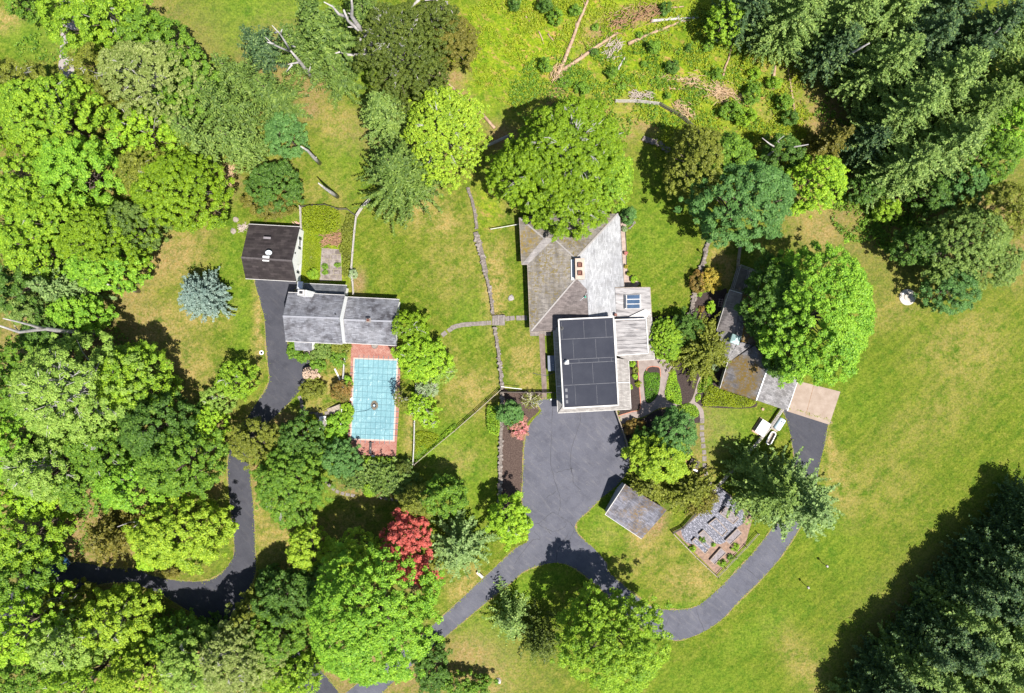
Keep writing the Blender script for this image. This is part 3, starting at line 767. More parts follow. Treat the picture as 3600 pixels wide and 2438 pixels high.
stones('stepping_stone', zC, [(190, 700), (210, 745), (215, 800), (232, 850), (228, 905), (270, 870), (340, 895), (395, 900), (450, 900), (520, 885)], .62, 'rough stone from the drive on the way to the pool steps', 'stepping stones to the pool steps')
# ------------------------------------------------------------------ buildings
def pz(zf, pts):
    return [PZ(zf, *p) for p in pts]
def slab_part(name, mat, parent, polys, th=.14):
    mb = MB()
    for p in polys: mb.slab(p, th)
    return mb.build(name, mat, parent)
def inset(pts, d):
    """pts: (x,y,ztop) ring; move inwards d in plan"""
    xy = [(p[0], p[1]) for p in pts]
    ccw = poly_area(xy) > 0
    if not ccw: pts = pts[::-1]; xy = xy[::-1]
    g = grow(xy, -d)
    return [Vector((a, b, p[2])) for (a, b), p in zip(g, pts)]
def wall_part(name, mat, parent, ring, z0=0.0, drop=.16):
    mb = MB(); n = len(ring)
    vs = [(p[0], p[1], z0) for p in ring] + [(p[0], p[1], p[2] - drop) for p in ring]
    mb.add(vs, [(i, (i + 1) % n, n + (i + 1) % n, n + i) for i in range(n)])
    return mb.build(name, mat, parent)
def ridge_cap(parent, a, b, mat, w=.28, name='ridge_cap'):
    mb = MB(); a = Vector(a) + Vector((0, 0, .03)); b = Vector(b) + Vector((0, 0, .03))
    mb.bar(a, b, w, .07)
    return mb.build(name, mat, parent)
def gutter(parent, pts, mat, w=.14, h=.12, name='gutter'):
    mb = MB()
    for a, b in zip(pts[:-1], pts[1:]):
        mb.bar(Vector(a) - Vector((0, 0, .06)), Vector(b) - Vector((0, 0, .06)), w, h)
    return mb.build(name, mat, parent)
def window(parent, p, d, nrm_, w, h, z, shutters=True, frame_mat=TRIM):
    """window on a wall: p foot point, d along the wall, nrm_ outwards"""
    d = Vector(d).normalized(); n = Vector(nrm_).normalized(); ang = math.atan2(d.y, d.x)
    c = Vector((p[0], p[1], z)) + n * .04
    mb = MB()
    for s in (-1, 1): mb.box(c + d * s * (w / 2 - .04), .08, .09, h, ang)
    mb.box(c, w - .16, .09, .08, ang); mb.box(c + Vector((0, 0, h - .08)), w - .16, .09, .08, ang); mb.box(c + Vector((0, 0, h / 2 - .03)), w - .16, .08, .06, ang)
    f = mb.build('window', frame_mat, parent)
    MB().box(c + Vector((0, 0, .08)) - n * .01, w - .16, .04, h - .16, ang).build('pane', GLASS, f)
    MB().box(c + n * .05 - Vector((0, 0, .06)), w + .16, .16, .06, ang).build('sill', frame_mat, f)
    if shutters:
        for s in (-1, 1):
            MB().box(c + d * s * (w / 2 + .27), .42, .05, h, ang).build('shutter', DARK, parent)
    return f
def chimney(parent, c, sx, sy, z0, z1, rz, mat, capmat, flues, name='chimney'):
    mb = MB(); mb.box((c[0], c[1], z0), sx, sy, z1 - z0, rz)
    ch = mb.build(name, mat, parent)
    MB().box((c[0], c[1], z1 + .002), sx + .16, sy + .16, .10, rz).build('cap', capmat, ch)
    ca, sa = math.cos(rz), math.sin(rz)
    for fx, fy, fs in flues:
        q = (c[0] + fx * ca - fy * sa, c[1] + fx * sa + fy * ca, z1 + .104)
        m = MB(); fs2 = fs / 2
        for i, j in ((-1, 0), (1, 0), (0, -1), (0, 1)):
            m.box((q[0] + (i * ca - j * sa) * (fs2 - .04), q[1] + (i * sa + j * ca) * (fs2 - .04), q[2]), .08 if i else fs - .17, fs if i else .08, .35, rz)
        m.box((q[0], q[1], q[2]), fs - .17, fs - .17, .12, rz)
        m.build('flue', TERRA, ch)
    return ch

# -- garage with satellite dish -------------------------------------------------
aG = math.atan2(-(980 - 990) * -1, 178) * 1
def gable_house(name, label, W, E, R, ze, zr, roofm, wallm, overhang=.35, cat='building', trim=TRIM, gut=True):
    """W,E: (north, south) eave pixels at each end, R: ridge pixels (west, east)"""
    nw, sw = [P(*p, ze) for p in W]; ne, se = [P(*p, ze) for p in E]; rw, re_ = [P(*p, zr) for p in R]
    c = (nw + sw + ne + se) / 4; c.z = 0
    t = thing(name, c, label, cat)
    slab_part('roof', roofm, t, [[nw, rw, re_, ne], [rw, sw, se, re_]], .16)
    ring = inset([nw, Vector((rw.x, rw.y, zr)), sw, se, Vector((re_.x, re_.y, zr)), ne], overhang)
    wall_part('wall', wallm, t, ring)
    if gut:
        gutter(t, [nw, ne], trim); gutter(t, [sw, se], trim)
    return t, (nw, ne, sw, se, rw, re_), ring
R_BROWN = roof_mat('roof_brown', (.048, .038, .039), (.064, .052, .051), rad(-3), row=.30, grit=.8, bw=1.0)
G, gp, ring = gable_house('garage', 'garage with dark brown shingle roof, white gable wall and satellite dish', ((874.6, 789), (863, 980)), ((1053.8, 798.6), (1041, 990)), ((848, 906), (1026, 918)), 2.7, 5.6, R_BROWN, WHITE, .2)
e0 = Vector((gp[1].x - .35, gp[1].y, 0)); e1 = Vector((gp[3].x - .35, gp[3].y, 0)); dd = (e1 - e0).normalized(); nn_ = Vector((-dd.y, dd.x, 0)); nn_ = nn_ if nn_.x > 0 else -nn_
ge = sorted(ring, key=lambda p: -p.x)[:3]; ax = max(ge, key=lambda p: p.y); bx = min(ge, key=lambda p: p.y)
for f in (.27, .74):
    q = Vector((ax.x, ax.y, 0)).lerp(Vector((bx.x, bx.y, 0)), f)
    window(G, q, (bx - ax).xy.to_3d(), (1, .05, 0), .95, 1.3, 1.0)
MB().box(Vector((ax.x, ax.y, 3.6)).lerp(Vector((bx.x, bx.y, 3.6)), .5) + Vector((.08, 0, 0)), .18, .22, .35).build('wall_lamp', BLACK, G)
ridge_cap(G, gp[4], gp[5], plain('ridge_brown', (.062, .052, .053), (.085, .072, .072), 3))
dp = PZ(zA, 452, 826, 5.55)
MB().box(dp - Vector((0, 0, .12)), .95, .78, .16, -.05).build('ridge_vent', WHITE, G)
def dish(parent, c, r):
    prof = [(.02, -.16), (r * .4, -.10), (r * .8, .02), (r, .10), (r + .015, .13), (r * .8, .06), (r * .4, -.05), (.03, -.11)]
    mb = MB(); mb.lathe((0, 0, 0), prof, 22)
    M_ = Matrix.Translation(c) @ Matrix.Rotation(rad(-30), 4, 'X') @ Matrix.Rotation(rad(15), 4, 'Y')
    mb.v = [tuple(M_ @ Vector(p)) for p in mb.v]
    o = mb.build('satellite_dish', PLASTIC, parent, True)
    MB().tube([M_ @ Vector((0, -r, .1)), M_ @ Vector((0, -.1, .5))], .02, 5).build('feed_arm', BLACK, o)
dish_c = PZ(zA, 490, 750, 6.0)
dish(G, dish_c, .46)
MB().tube([dish_c - Vector((0, 0, .15)), dish_c - Vector((0, 0, .75))], .04, 6).build('dish_mast', METAL, G)
MB().box(PZ(zA, 470, 540, 4.75) , 1.1, .32, .07, -.05).build('roof_patch', plain('patch', (.16, .14, .15), (.20, .18, .19), 3), G)

# -- pool house: tall west wing, lower east wing, porch, connector ---------------
R_GREY = roof_mat('roof_grey', (.230, .232, .262), (.110, .105, .118), rad(-2), row=.18, grit=.75, light=(.33, .33, .36), light_amt=.6)
PH, pw, ringW = gable_house('pool_house', 'long grey shingled pool house in two steps with white gables and tall white chimney', ((1013, 1029), (1004, 1199.6)), ((1212, 1039), (1203.6, 1210)), ((994.4, 1112.8), (1193.3, 1120)), 4.8, 7.3, R_GREY, WHITE, .06)
ze, zr = 2.6, 4.9
nw, ne, sw, se = P(1222.5, 1045, ze), P(1404.3, 1054, ze), P(1214.5, 1206, ze), P(1394, 1216, ze)
rw, re_ = P(1208.5, 1125, zr), P(1385, 1131, zr)
slab_part('roof', R_GREY, PH, [[nw, rw, re_, ne], [rw, sw, se, re_]], .16)
re2 = inset([nw, Vector((rw.x, rw.y, zr)), sw, se, re_, ne], .25)
wall_part('wall', WHITE, PH, re2)
gutter(PH, [nw, ne], TRIM); gutter(PH, [sw, se], TRIM)
capm = plain('ridge_grey', (.25, .25, .275), (.21, .21, .23), 3)
ridge_cap(PH, pw[4], pw[5], capm); ridge_cap(PH, rw, re_, capm)
cc_ = P(1086, 1036, 5.0)
MB().box((cc_.x, cc_.y, 0), 1.5, .95, 8.3, -.04, .86).build('chimney', WHITE, PH)
MB().box((cc_.x, cc_.y, 8.3), 1.05, .9, .55, -.04, .85).build('chimney_cap', TRIM, PH)
MB().box((cc_.x, cc_.y, 8.852), .5, .4, .10, -.04).build('chimney_flue', BLACK, PH)
q = P(1086, 1045, 5.1)
MB().slab([q + Vector((-.7, .1, .35)), q + Vector((.7, .05, .35)), q + Vector((.0, -1.6, .75))], .5).build('cricket', R_GREY, PH)
chimney(PH, P(1297, 1127, 5), .55, .5, 4.3, 5.35, -.03, CONC_GREY, CONC_GREY, [(0, 0, .36)])
MB().tube([P(1182, 1106, 6.6), P(1182, 1106, 6.6) + Vector((0, 0, .6))], .10, 8).build('vent_pipe', BLACK, PH)
# porch on the south side
a, b, c_, d_ = P(1034, 1198, 3.0), P(1096, 1201, 3.0), P(1095.5, 1234, 2.5), P(1037, 1232, 2.5)
slab_part('porch_roof', R_GREY, PH, [[a, b, c_, d_]], .14)
wall_part('porch_wall', WHITE, PH, inset([a, b, c_, d_], .15))
for px in (1091, 1062):
    p = P(px, 1229, 2.3)
    MB().tube([(p.x, p.y, .0), (p.x, p.y, 2.35)], .08, 8).build('porch_post', TRIM, PH)
MB().box(P(1079, 1241, 0), 1.0, 1.6, .16, 0).build('porch_step', CONC_GREY, PH)
# windows on the south side, seen from a step aside
for f in (.25, .5, .75):
    q = Vector((sw.x, sw.y + .25, 0)).lerp(Vector((se.x, se.y + .25, 0)), f)
    window(PH, q, (1, -.04, 0), (-.04, -1, 0), 1.0, 1.2, .9, False)
MB().lathe(PZ(zB, 1785, 1235, 0), [(.5, 0), (.55, .35), (.42, .72), (.05, .85)], 14).build('round_hood', CONC_GREY, PH)
# connector to the garage
ze = 2.5
n1, n2, s2, s1 = P(1044, 996.5, ze), P(1219.5, 1004.5, ze), P(1211, 1042, 3.3), P(1016, 1031, 3.3)
CN = thing('connector_wing', (P(1120, 1018, 0)), 'low shaded grey roofed wing between the garage and the pool house', 'building')
slab_part('roof', roof_mat('roof_slate', (.15, .155, .165), (.11, .115, .125), rad(-2), grit=.6), CN, [[n1, n2, s2, P(1040, 1033, 3.3)]], .14)
wall_part('wall', WHITE, CN, inset([n1, n2, s2, P(1040, 1033, 3.3)], .3))
gutter(CN, [n1, n2], TRIM)
MB().box(P(1058, 1004, 3.0), .75, 1.1, .5, -.05).build('roof_hatch', METAL, CN)

# -- main house ------------------------------------------------------------------
R_TAUPE = roof_mat('roof_taupe', (.330, .295, .262), (.225, .200, .178), rad(-2), (.165, .120, .022), .50, .57, row=.19, grit=.7)
R_TAUPE2 = roof_mat('roof_mossy_taupe', (.300, .265, .225), (.215, .190, .160), rad(-2), (.215, .145, .022), .44, .58, row=.19, grit=.65)
R_SMOOTH = roof_mat('roof_pale_taupe', (.300, .275, .265), (.235, .215, .205), rad(-2), row=.19, grit=.45)
R_WHITE = roof_mat('roof_bleached', (.370, .370, .385), (.300, .297, .305), rad(88), row=.19, grit=.55, light=(.46, .46, .47), light_amt=.7)
H0 = PZ(zE, 300, 100, 0)
MH = thing('main_house', P(2030, 1100), 'large hipped grey house with black flat roof block, bleached east roof and twin flue chimney', 'building')
ze = 2.5; zr = 5.6
A = PZ(zD, 175, 138, ze); B = PZ(zD, 208, 770, ze); B2 = PZ(zD, 322, 770, ze); D1 = PZ(zD, 287, 775, ze); D2 = PZ(zE, 322, 340, ze)
E1 = PZ(zE, 650, 322, ze); E2 = PZ(zE, 690, 130, 3.4)
K1 = PZ(zD, 505, 412, 4.15); K2 = PZ(zD, 640, 420, 4.3); R1 = PZ(zD, 937, 692, zr); R2 = PZ(zD, 945, 955, zr)
NE0 = PZ(zD, 1505, 85, ze); N0 = PZ(zD, 700, 80, ze)
V1 = PZ(zD, 1090, 1108, 4.6); V2 = PZ(zE, 1110, 135, 4.35); V2s = PZ(zE, 1112, 250, 3.6)
F1 = PZ(zD, 1535, 140, ze); F2 = PZ(zD, 1592, 1092, ze); F3 = PZ(zD, 1478, 1092, 2.75); F4 = PZ(zE, 1480, 135, 2.9)
Q = PZ(zE, 648, 118, 3.5)
slab_part('roof', R_TAUPE2, MH, [[A, B, K1]])                       # mossy west bump-out
slab_part('roof', R_SMOOTH, MH, [[B, B2, K2, K1]])                  # its smooth strip
slab_part('roof', R_TAUPE, MH, [[D1, D2, R2, R1, K2]])              # main west slope
slab_part('roof', R_TAUPE, MH, [[A, K1, K2, R1, NE0, N0]])          # north slope under the tree
slab_part('roof', R_WHITE, MH, [[R1, R2, V1, V2, F4, F3, F2, F1, NE0]])
slab_part('roof', roof_mat('roof_brown_taupe', (.200, .168, .160), (.165, .138, .132), rad(-2), row=.19, grit=.7), MH, [[R2, D2, E1, V2s, V2, V1]])
ridge_cap(MH, D2 + Vector((.2, .2, .02)), R2, plain('ridge_taupe', (.30, .275, .26), (.26, .24, .23), 3), .22)
ridge_cap(MH, R1, NE0 + Vector((0, 0, .02)), MATS['ridge_taupe'], .24)
ridge_cap(MH, K2, R1, MATS['ridge_taupe'], .2)
ridge_cap(MH, K1, A + Vector((.15, -.15, .0)), MATS['ridge_taupe'], .24)
WALLC = plain('wall_grey_paint', (.42, .40, .38), (.36, .345, .33), 2)
wall_part('wall', WALLC, MH, inset([A, B, B2, D1, D2, E1, PZ(zE, 700, 250, ze), PZ(zE, 1480, 235, ze), F3, F2, F1, NE0], .45))
gutter(MH, [A, B, B2], OLDWOOD, .10); gutter(MH, [D1, D2, E1], OLDWOOD, .10); gutter(MH, [F1, F2], OLDWOOD, .10)
# chimney with two flues
cc_ = (PZ(zD, 940, 700, 6.7) + PZ(zD, 1045, 958, 6.7)) / 2
CHM = plain('chimney_render', (.34, .27, .22), (.42, .35, .29), 2)
chimney(MH, cc_, 1.22, 2.95, 4.0, 6.7, .02, CHM, CHM, [(0, .55, .66), (0, -.65, .66)])
MB().box(cc_ + Vector((-.95, .0, -1.28)), .5, 3.1, .06, .02).build('flashing', METAL, MH)
# roof antenna lying on the south slope
ra = PZ(zD, 1055, 1205, 4.75); rb = PZ(zD, 965, 1280, 4.1)
MB().tube([ra + Vector((0, 0, .2)), ra.lerp(rb, .5) + Vector((0, 0, .35)), rb + Vector((0, 0, .25))], .035, 6).tube([ra, ra + Vector((.35, .55, .35))], .03, 6).tube([rb + Vector((-.35, .25, .25)), rb + Vector((.35, -.35, .25))], .03, 5).tube([rb + Vector((-.1, .35, .25)), rb + Vector((.5, -.1, .25))], .025, 5).build('antenna', METAL, MH)
MB().lathe(ra + Vector((.1, -.05, .1)), [(.14, 0), (.16, .2), (.08, .3)], 10).build('vent_cap', plain('green_copper', (.04, .26, .18), (.06, .32, .22), 3), MH)
# black flat roof block
zt = 5.5
T = [PZ(zE, 705, 170, zt), PZ(zE, 1445, 135, zt), PZ(zE, 1512, 1325, zt), PZ(zE, 772, 1365, zt)]
def make_membrane():
    t = NT('roof_membrane'); p = t.pos()
    c = t.mix(t.ramp(t.noise(p, .35, 5, .6), .35, .7), (.030, .032, .043), (.042, .044, .056))
    c = t.mix(t.ramp(t.noise(p, 6, 4, .6), .58, .85), c, (.060, .060, .070))
    return t.fin(c, .95, 0, .08)
MEMB = make_membrane()
mb = MB(); mb.slab(T, .3); fr = mb.build('flat_roof', MEMB, MH)
ctr = sum(T, Vector()) / 4
def onT(fx, fy, dz=0.0):
    a = T[0].lerp(T[1], fx); b = T[3].lerp(T[2], fx); p = a.lerp(b, fy); p.z += dz; return p
SEAM = plain('membrane_seam', (.11, .11, .12), (.16, .16, .17), 3)
def tline(p, q, w=.05, mat=SEAM, name='seam'):
    MB().bar(p + Vector((0, 0, .006)), q + Vector((0, 0, .006)), w, .02).build(name, mat, fr)
for fy in (.225, .455, .500, .745): tline(onT(.03, fy), onT(.97, fy), .055)
for fx, a, b in ((.45, .03, .22), (.85, .03, .22), (.05, .03, .22), (.24, .24, .45), (.65, .24, .45), (.19, .51, .73), (.57, .51, .73), (.23, .76, .97), (.62, .76, .97), (.33, .457, .498), (.69, .457, .498), (.92, .457, .498)):
    tline(onT(fx, a), onT(fx, b), .03)
edge = MB()
for a, b in ((0, 1), (1, 2), (2, 3), (3, 0)):
    edge.bar(T[a] + Vector((0, 0, .05)), T[b] + Vector((0, 0, .05)), .20, .16)
edge.build('parapet', TRIM, MH)
tc = onT(.105, .485)
MB().box(tc, .65, .65, .10, .05).build('vent_base', TRIM, fr)
MB().lathe(tc + Vector((0, 0, .10)), [(.16, 0), (.16, .55), (.27, .58), (.27, .68), (.05, .78)], 14).build('roof_vent', METAL, fr)
MB().lathe(onT(.05, .10), [(.30, 0), (.30, .03), (.12, .04), (.10, .14), (.05, .16)], 16).build('roof_drain', BLACK, fr)
for fy in (.80, .87, .93):
    MB().box(onT(.07, fy, .002), .34, .5, .012, .05).build('patch', SEAM, fr)
up = [Vector((p.x, p.y, zt)) for p in T]
wall_part('wall', WALLC, MH, inset(up, .12), 2.2, .2)
# skirt roof around it
kz = 3.35; ez = 2.55
U = inset([Vector((p.x, p.y, kz)) for p in T], .10)
U = [min(U, key=lambda q: (q - Vector((t.x, t.y, kz))).length) for t in T]
Wn = PZ(zE, 636, 290, ez); Ws = PZ(zE, 697, 1430, ez); Es = PZ(zE, 1682, 1377, ez); En = PZ(zE, 1648, 715, ez)
R_SK = roof_mat('roof_skirt', (.370, .345, .325), (.290, .265, .250), rad(-2), row=.19, grit=.55)
slab_part('roof', R_SK, MH, [[Wn, Ws, U[3], U[0] + Vector((0, -.9, 0))]], .12)
slab_part('roof', R_SK, MH, [[Ws, Es, U[2], U[3]]], .12)
Un = U[1].lerp(U[2], .46)
slab_part('roof', R_SK, MH, [[Es, En, Un, U[2]]], .12)
MB().bar(PZ(zE, 1665, 1018, ez + .06), PZ(zE, 1505, 1022, kz + .0), .14, .06).build('flashing', TRIM, MH)
MB().bar(PZ(zE, 684, 1070, ez + .05), PZ(zE, 755, 1068, kz), .12, .06).build('flashing', TRIM, MH)
ridge_cap(MH, Es, U[2], R_SMOOTH, .16); ridge_cap(MH, Ws, U[3], R_SMOOTH, .14)
gutter(MH, [Wn, Ws, Es, En], TRIM, .13)
wall_part('wall', WALLC, MH, inset([Wn, Ws, Es, En, PZ(zE, 1500, 400, ez), PZ(zE, 900, 300, ez)], .5))
# metal roofed bay with its skirt
mz = 3.9
m0, m1, m2, m3 = PZ(zE, 1462, 172, mz), PZ(zE, 1885, 158, mz), PZ(zE, 1915, 625, mz), PZ(zE, 1490, 652, mz)
R_METAL = roof_mat('roof_metal', (.230, .215, .215), (.330, .315, .315), rad(-92), row=9, grit=.0)
def make_standing():
    t = NT('standing_seam'); p = t.map(t.pos(), (1, 1, 1), rad(3))
    c = t.mix(t.ramp(t.noise(t.map(p, (.25, 1.6, 1)), 1.3, 5), .35, .68), (.275, .262, .262), (.160, .148, .148))
    c = t.mix(t.math('MULTIPLY', t.ramp(t.noise(t.map(p, (.35, 2.2, 1)), 1.5, 5), .50, .62), .8), c, (.075, .068, .072))  # dark wavy streaks put the rib shadows into the metal colour
    c = t.mix(t.ramp(t.noise(t.map(p, (.6, 4, 1)), 1.1, 3), .70, .78), c, (.42, .26, .14))
    return t.fin(c, .55, .15, .4)
STAND = make_standing()
slab_part('metal_roof', STAND, MH, [[m0, m1, m2, m3]], .2)
mb = MB()
for i in range(9):
    f = (i + .5) / 9
    a = m0.lerp(m3, f); b = m1.lerp(m2, f)
    mb.bar(a + Vector((.1, 0, .04)), b + Vector((-.1, 0, .04)), .09, .12)
mb.build('standing_seams', STAND, MH)
mb = MB()
for a, b in ((m0, m1), (m1, m2), (m2, m3), (m3, m0)): mb.bar(a + Vector((0, 0, .05)), b + Vector((0, 0, .05)), .16, .14)
mb.build('parapet', TRIM, MH)
s1_, s2_, s3_ = PZ(zE, 1955, 70, ez), PZ(zE, 1998, 708, ez), PZ(zE, 1640, 722, ez)
j1, j2, j3 = Vector((m1.x, m1.y, 3.2)), Vector((m2.x, m2.y, 3.2)), Vector((m3.x, m3.y, 3.2))
slab_part('roof', R_SK, MH, [[s1_, j1, j2, s2_]], .12)
slab_part('roof', R_SK, MH, [[s2_, j2, j3, s3_]], .12)
gutter(MH, [s1_, s2_, s3_], TRIM, .12)
wall_part('wall', WALLC, MH, inset([s1_, s2_, PZ(zE, 1500, 722, ez), PZ(zE, 1480, 100, ez)], .45))
wall_part('wall', WALLC, MH, inset([Vector((p.x, p.y, mz)) for p in (m0, m1, m2, m3)], .1), 2.2, .1)
# skylight wing
lz = 3.0
l0, l1, l2, l3 = PZ(zD, 1468, 1085, lz), PZ(zD, 1940, 1078, lz), PZ(zD, 1962, 1480, lz - .25), PZ(zD, 1488, 1500, lz - .25)
slab_part('metal_roof', STAND, MH, [[l0, l1, l2, l3]], .2)
gutter(MH, [l0, l1, l2], OLDWOOD, .10)
wall_part('wall', WALLC, MH, inset([l0, l1, l2, l3], .3))
def onL(x, y, dz=.0):
    p = PZ(zD, x, y, lz - .12); p.z = lz - .1 + dz; return p
c1, c2 = onL(1590, 1180), onL(1812, 1368)
cx, cy = (c1.x + c2.x) / 2, (c1.y + c2.y) / 2
sk = MB().box((cx, cy, lz - .2), abs(c2.x - c1.x), abs(c2.y - c1.y), .42, .02).build('skylight', TRIM, MH)
for k in range(3):
    yy = cy + (1 - k) * .74 * .98
    MB().box((cx + .10, yy, lz + .22), 1.95, .60, .04, .02).build('pane', SKYGLASS, sk)
MB().box((cx - 1.13, cy, lz + .22), .28, 2.0, .05, .02).build('blind_strip', DARK, sk)
MB().slab([PZ(zE, 1640, 140, 3.1), PZ(zE, 1870, 30, 3.1), PZ(zE, 1955, 60, 3.0), PZ(zE, 1890, 150, 3.3)], .1).build('flashing', TRIM, MH)
MB().box(PZ(zE, 1468, 108, 3.0), .38, .38, .8, 0).build('vent_stack', TERRA, MH)

# heating unit beside the west wall
c_ = PZ(zE, 600, 758, 0)
u = thing('heating_unit', c_, 'dark blue grey metal heating unit standing by the west wall of the house', 'machine')
MB().box(c_, .95, 2.3, 1.1, .03).build('cabinet', plain('cabinet_blue', (.07, .085, .12), (.09, .11, .15), 2, rough=.4), u)
MB().box(c_ + Vector((0, 0, 1.102)), 1.05, 2.4, .06, .03).build('lid', plain('cabinet_lid', (.11, .13, .17), (.14, .16, .20), 2, rough=.4), u)
for k in range(3): MB().lathe(c_ + Vector((.3, -.2 - .35 * k, 1.164)), [(.05, 0), (.05, .06), (.02, .08)], 8).build('knob', PLASTIC, u)
# gas meter spot by the wall
# -- saltbox shed beside the parking ------------------------------------------------
R_SHED = roof_mat('roof_shed', (.225, .222, .262), (.145, .138, .155), rad(-37), (.175, .115, .05), .46, .60, row=.2, grit=.75)
SH = thing('garden_shed', P(2225, 1800), 'weathered lilac grey shingled shed with rusty streaks beside the parking area', 'shed')
ez_, rz_ = 2.4, 3.9
nwc, swc, sec, nec = PZ(zO, 1418, 1106, 2.9), PZ(z32, 635, 355, ez_), PZ(z32, 885, 522, ez_), PZ(z32, 1050, 320, 2.9)
rwc, rec = PZ(z32, 735, 205, rz_), PZ(z32, 1010, 380, rz_)
nwc = PZ(z32, 770, 150, 2.9); nec = PZ(z32, 1055, 325, 2.9)
slab_part('roof', R_SHED, SH, [[nwc, rwc, rec, nec], [rwc, swc, sec, rec]], .16)
wall_part('wall', plain('shed_wall', (.30, .32, .34), (.25, .27, .29), 2), SH, inset([nwc, rwc, swc, sec, rec, nec], .2))
gutter(SH, [swc, sec], TRIM, .12)
mb = MB().bar(nwc, rwc, .1, .16).bar(rwc, swc, .1, .16); mb.build('barge_board', TRIM, SH)

# -- barn group on the right -------------------------------------------------------
R_MOSS = roof_mat('roof_moss', (.215, .205, .215), (.150, .140, .145), rad(-25), (.150, .095, .018), .38, .54, row=.2, grit=.7)
R_BARN = roof_mat('roof_barn_grey', (.255, .240, .240), (.190, .175, .172), rad(-25), row=.24, grit=.85, light=(.34, .33, .34), light_amt=.5)
BN = thing('barn', P(2680, 1350), 'barn with mossy brown west slope, clean grey east slope and long north wing', 'barn')
we, wr = 2.5, 5.0
b1 = PZ(zG, 415, 525, we); b2 = PZ(zG, 500, 240, we); b3 = PZ(zG, 800, 50, 3.7); b4 = PZ(zG, 958, 250, wr); b5 = PZ(zG, 815, 655, wr)
b6 = PZ(zG, 1160, 770, we); b7 = PZ(zG, 1300, 365, we)
slab_part('roof', R_MOSS, BN, [[b1, b2, b4, b5]], .16); slab_part('roof', R_MOSS, BN, [[b2, b3, b4]], .16)
slab_part('roof', R_BARN, BN, [[b5, b4, b7, b6]], .16)
BARNW = plain('barn_board', (.34, .32, .30), (.28, .26, .24), 2.5)
wall_part('wall', BARNW, BN, inset([b1, b5, b6, b7, b4, b2], .3))
gutter(BN, [b1, b2], TRIM, .12); gutter(BN, [b6, b7], METAL, .12); gutter(BN, [b2, PZ(zG, 455, 230, we)], TRIM, .12)
ridge_cap(BN, b5, b4, METAL, .16)
# joining slope and long wing
g1, g2, g3, g4 = PZ(zF, 745, 1305, 3.8), PZ(zF, 938, 1358, 3.0), PZ(zF, 655, 1560, 2.6), PZ(zF, 600, 1545, 2.6)
slab_part('roof', R_BARN, BN, [[g1, g2, g3, g4]], .14)
w1, w2, w3, w4 = PZ(zF, 635, 684, 2.5), PZ(zF, 785, 728, 4.1), PZ(zF, 690, 1210, 4.1), PZ(zF, 480, 1172, 2.5)
slab_part('roof', roof_mat('roof_wing', (.255, .225, .220), (.195, .170, .165), rad(-15), (.34, .15, .05), .62, .70, row=.2, grit=.65), BN, [[w1, w2, w3, w4]], .14)
x1, x2, x3 = PZ(zF, 925, 775, 2.6), PZ(zF, 975, 1200, 2.6), PZ(zF, 938, 1350, 2.6)
slab_part('roof', R_MOSS, BN, [[w2, x1, x2, PZ(zF, 800, 1120, 3.5)]], .14)
slab_part('roof', R_BARN, BN, [[w2, PZ(zF, 800, 1120, 3.5), PZ(zF, 770, 1300, 3.6), w3]], .14)
slab_part('roof', R_MOSS, BN, [[PZ(zF, 800, 1120, 3.5), x2, x3, PZ(zF, 770, 1300, 3.6)]], .14)
slab_part('roof', R_BARN, BN, [[w4, w3, PZ(zF, 770, 1300, 3.6), g4]], .14)
wall_part('wall', BARNW, BN, inset([w1, w4, g4, x3, x2, x1], .3))
gutter(BN, [w1, w4], TRIM, .1); gutter(BN, [w1, w2], METAL, .08)
cp = PZ(zF, 715, 1278, 5.0)
cu = MB().box((cp.x, cp.y, 3.4), 1.15, 1.15, 1.2, rad(-18)).build('cupola', plain('verdigris', (.32, .48, .46), (.42, .56, .54), 3), BN)
q = cp + Vector((0, 0, -.4))
mb = MB(); mb.box(q, 1.35, 1.35, .55, rad(-18), .25); mb.build('cupola_roof', MATS['verdigris'], cu)
for fx, fy in ((590, 840), (480, 1140)):
    p = PZ(zF, fx, fy, 1.6)
    MB().box((p.x, p.y, .9), .14, 1.3, 1.1, rad(-17)).build('window', TRIM, BN)
# ------------------------------------------------------------------ pool
BRICKP = None
def make_brick():
    t = NT('brick_paving'); p = t.map(t.pos(), (1, 1, 1), rad(2))
    b = t.n.new('ShaderNodeTexBrick'); t.l.new(p, b.inputs[0])
    b.inputs['Color1'].default_value = (.25, .085, .062, 1); b.inputs['Color2'].default_value = (.23, .080, .062, 1); b.inputs['Mortar'].default_value = (.34, .21, .17, 1)
    b.inputs['Scale'].default_value = 1; b.inputs['Brick Width'].default_value = .42; b.inputs['Row Height'].default_value = .21; b.inputs['Mortar Size'].default_value = .018
    c = t.mix(t.ramp(t.noise(p, 1.1, 5, .7), .42, .68), b.outputs[0], (.33, .185, .150))
    c = t.mix(t.ramp(t.noise(p, 5, 3, .7), .50, .78), c, (.15, .060, .052))
    return t.fin(c, .9, 0, .2)
BRICKP = make_brick()
tag(sheet('pool_terrace', outline(zC, [(822, 30), (1390, 60), (1425, 250), (1420, 700), (1395, 1050), (1372, 1418), (1050, 1412), (905, 1395), (830, 1330), (778, 1190), (800, 700), (812, 350)], 3, False), .024, BRICKP), kind='structure')
pc = [PZ(zC, *q) for q in ((872, 226), (1378, 246), (1332, 1210), (832, 1190))]
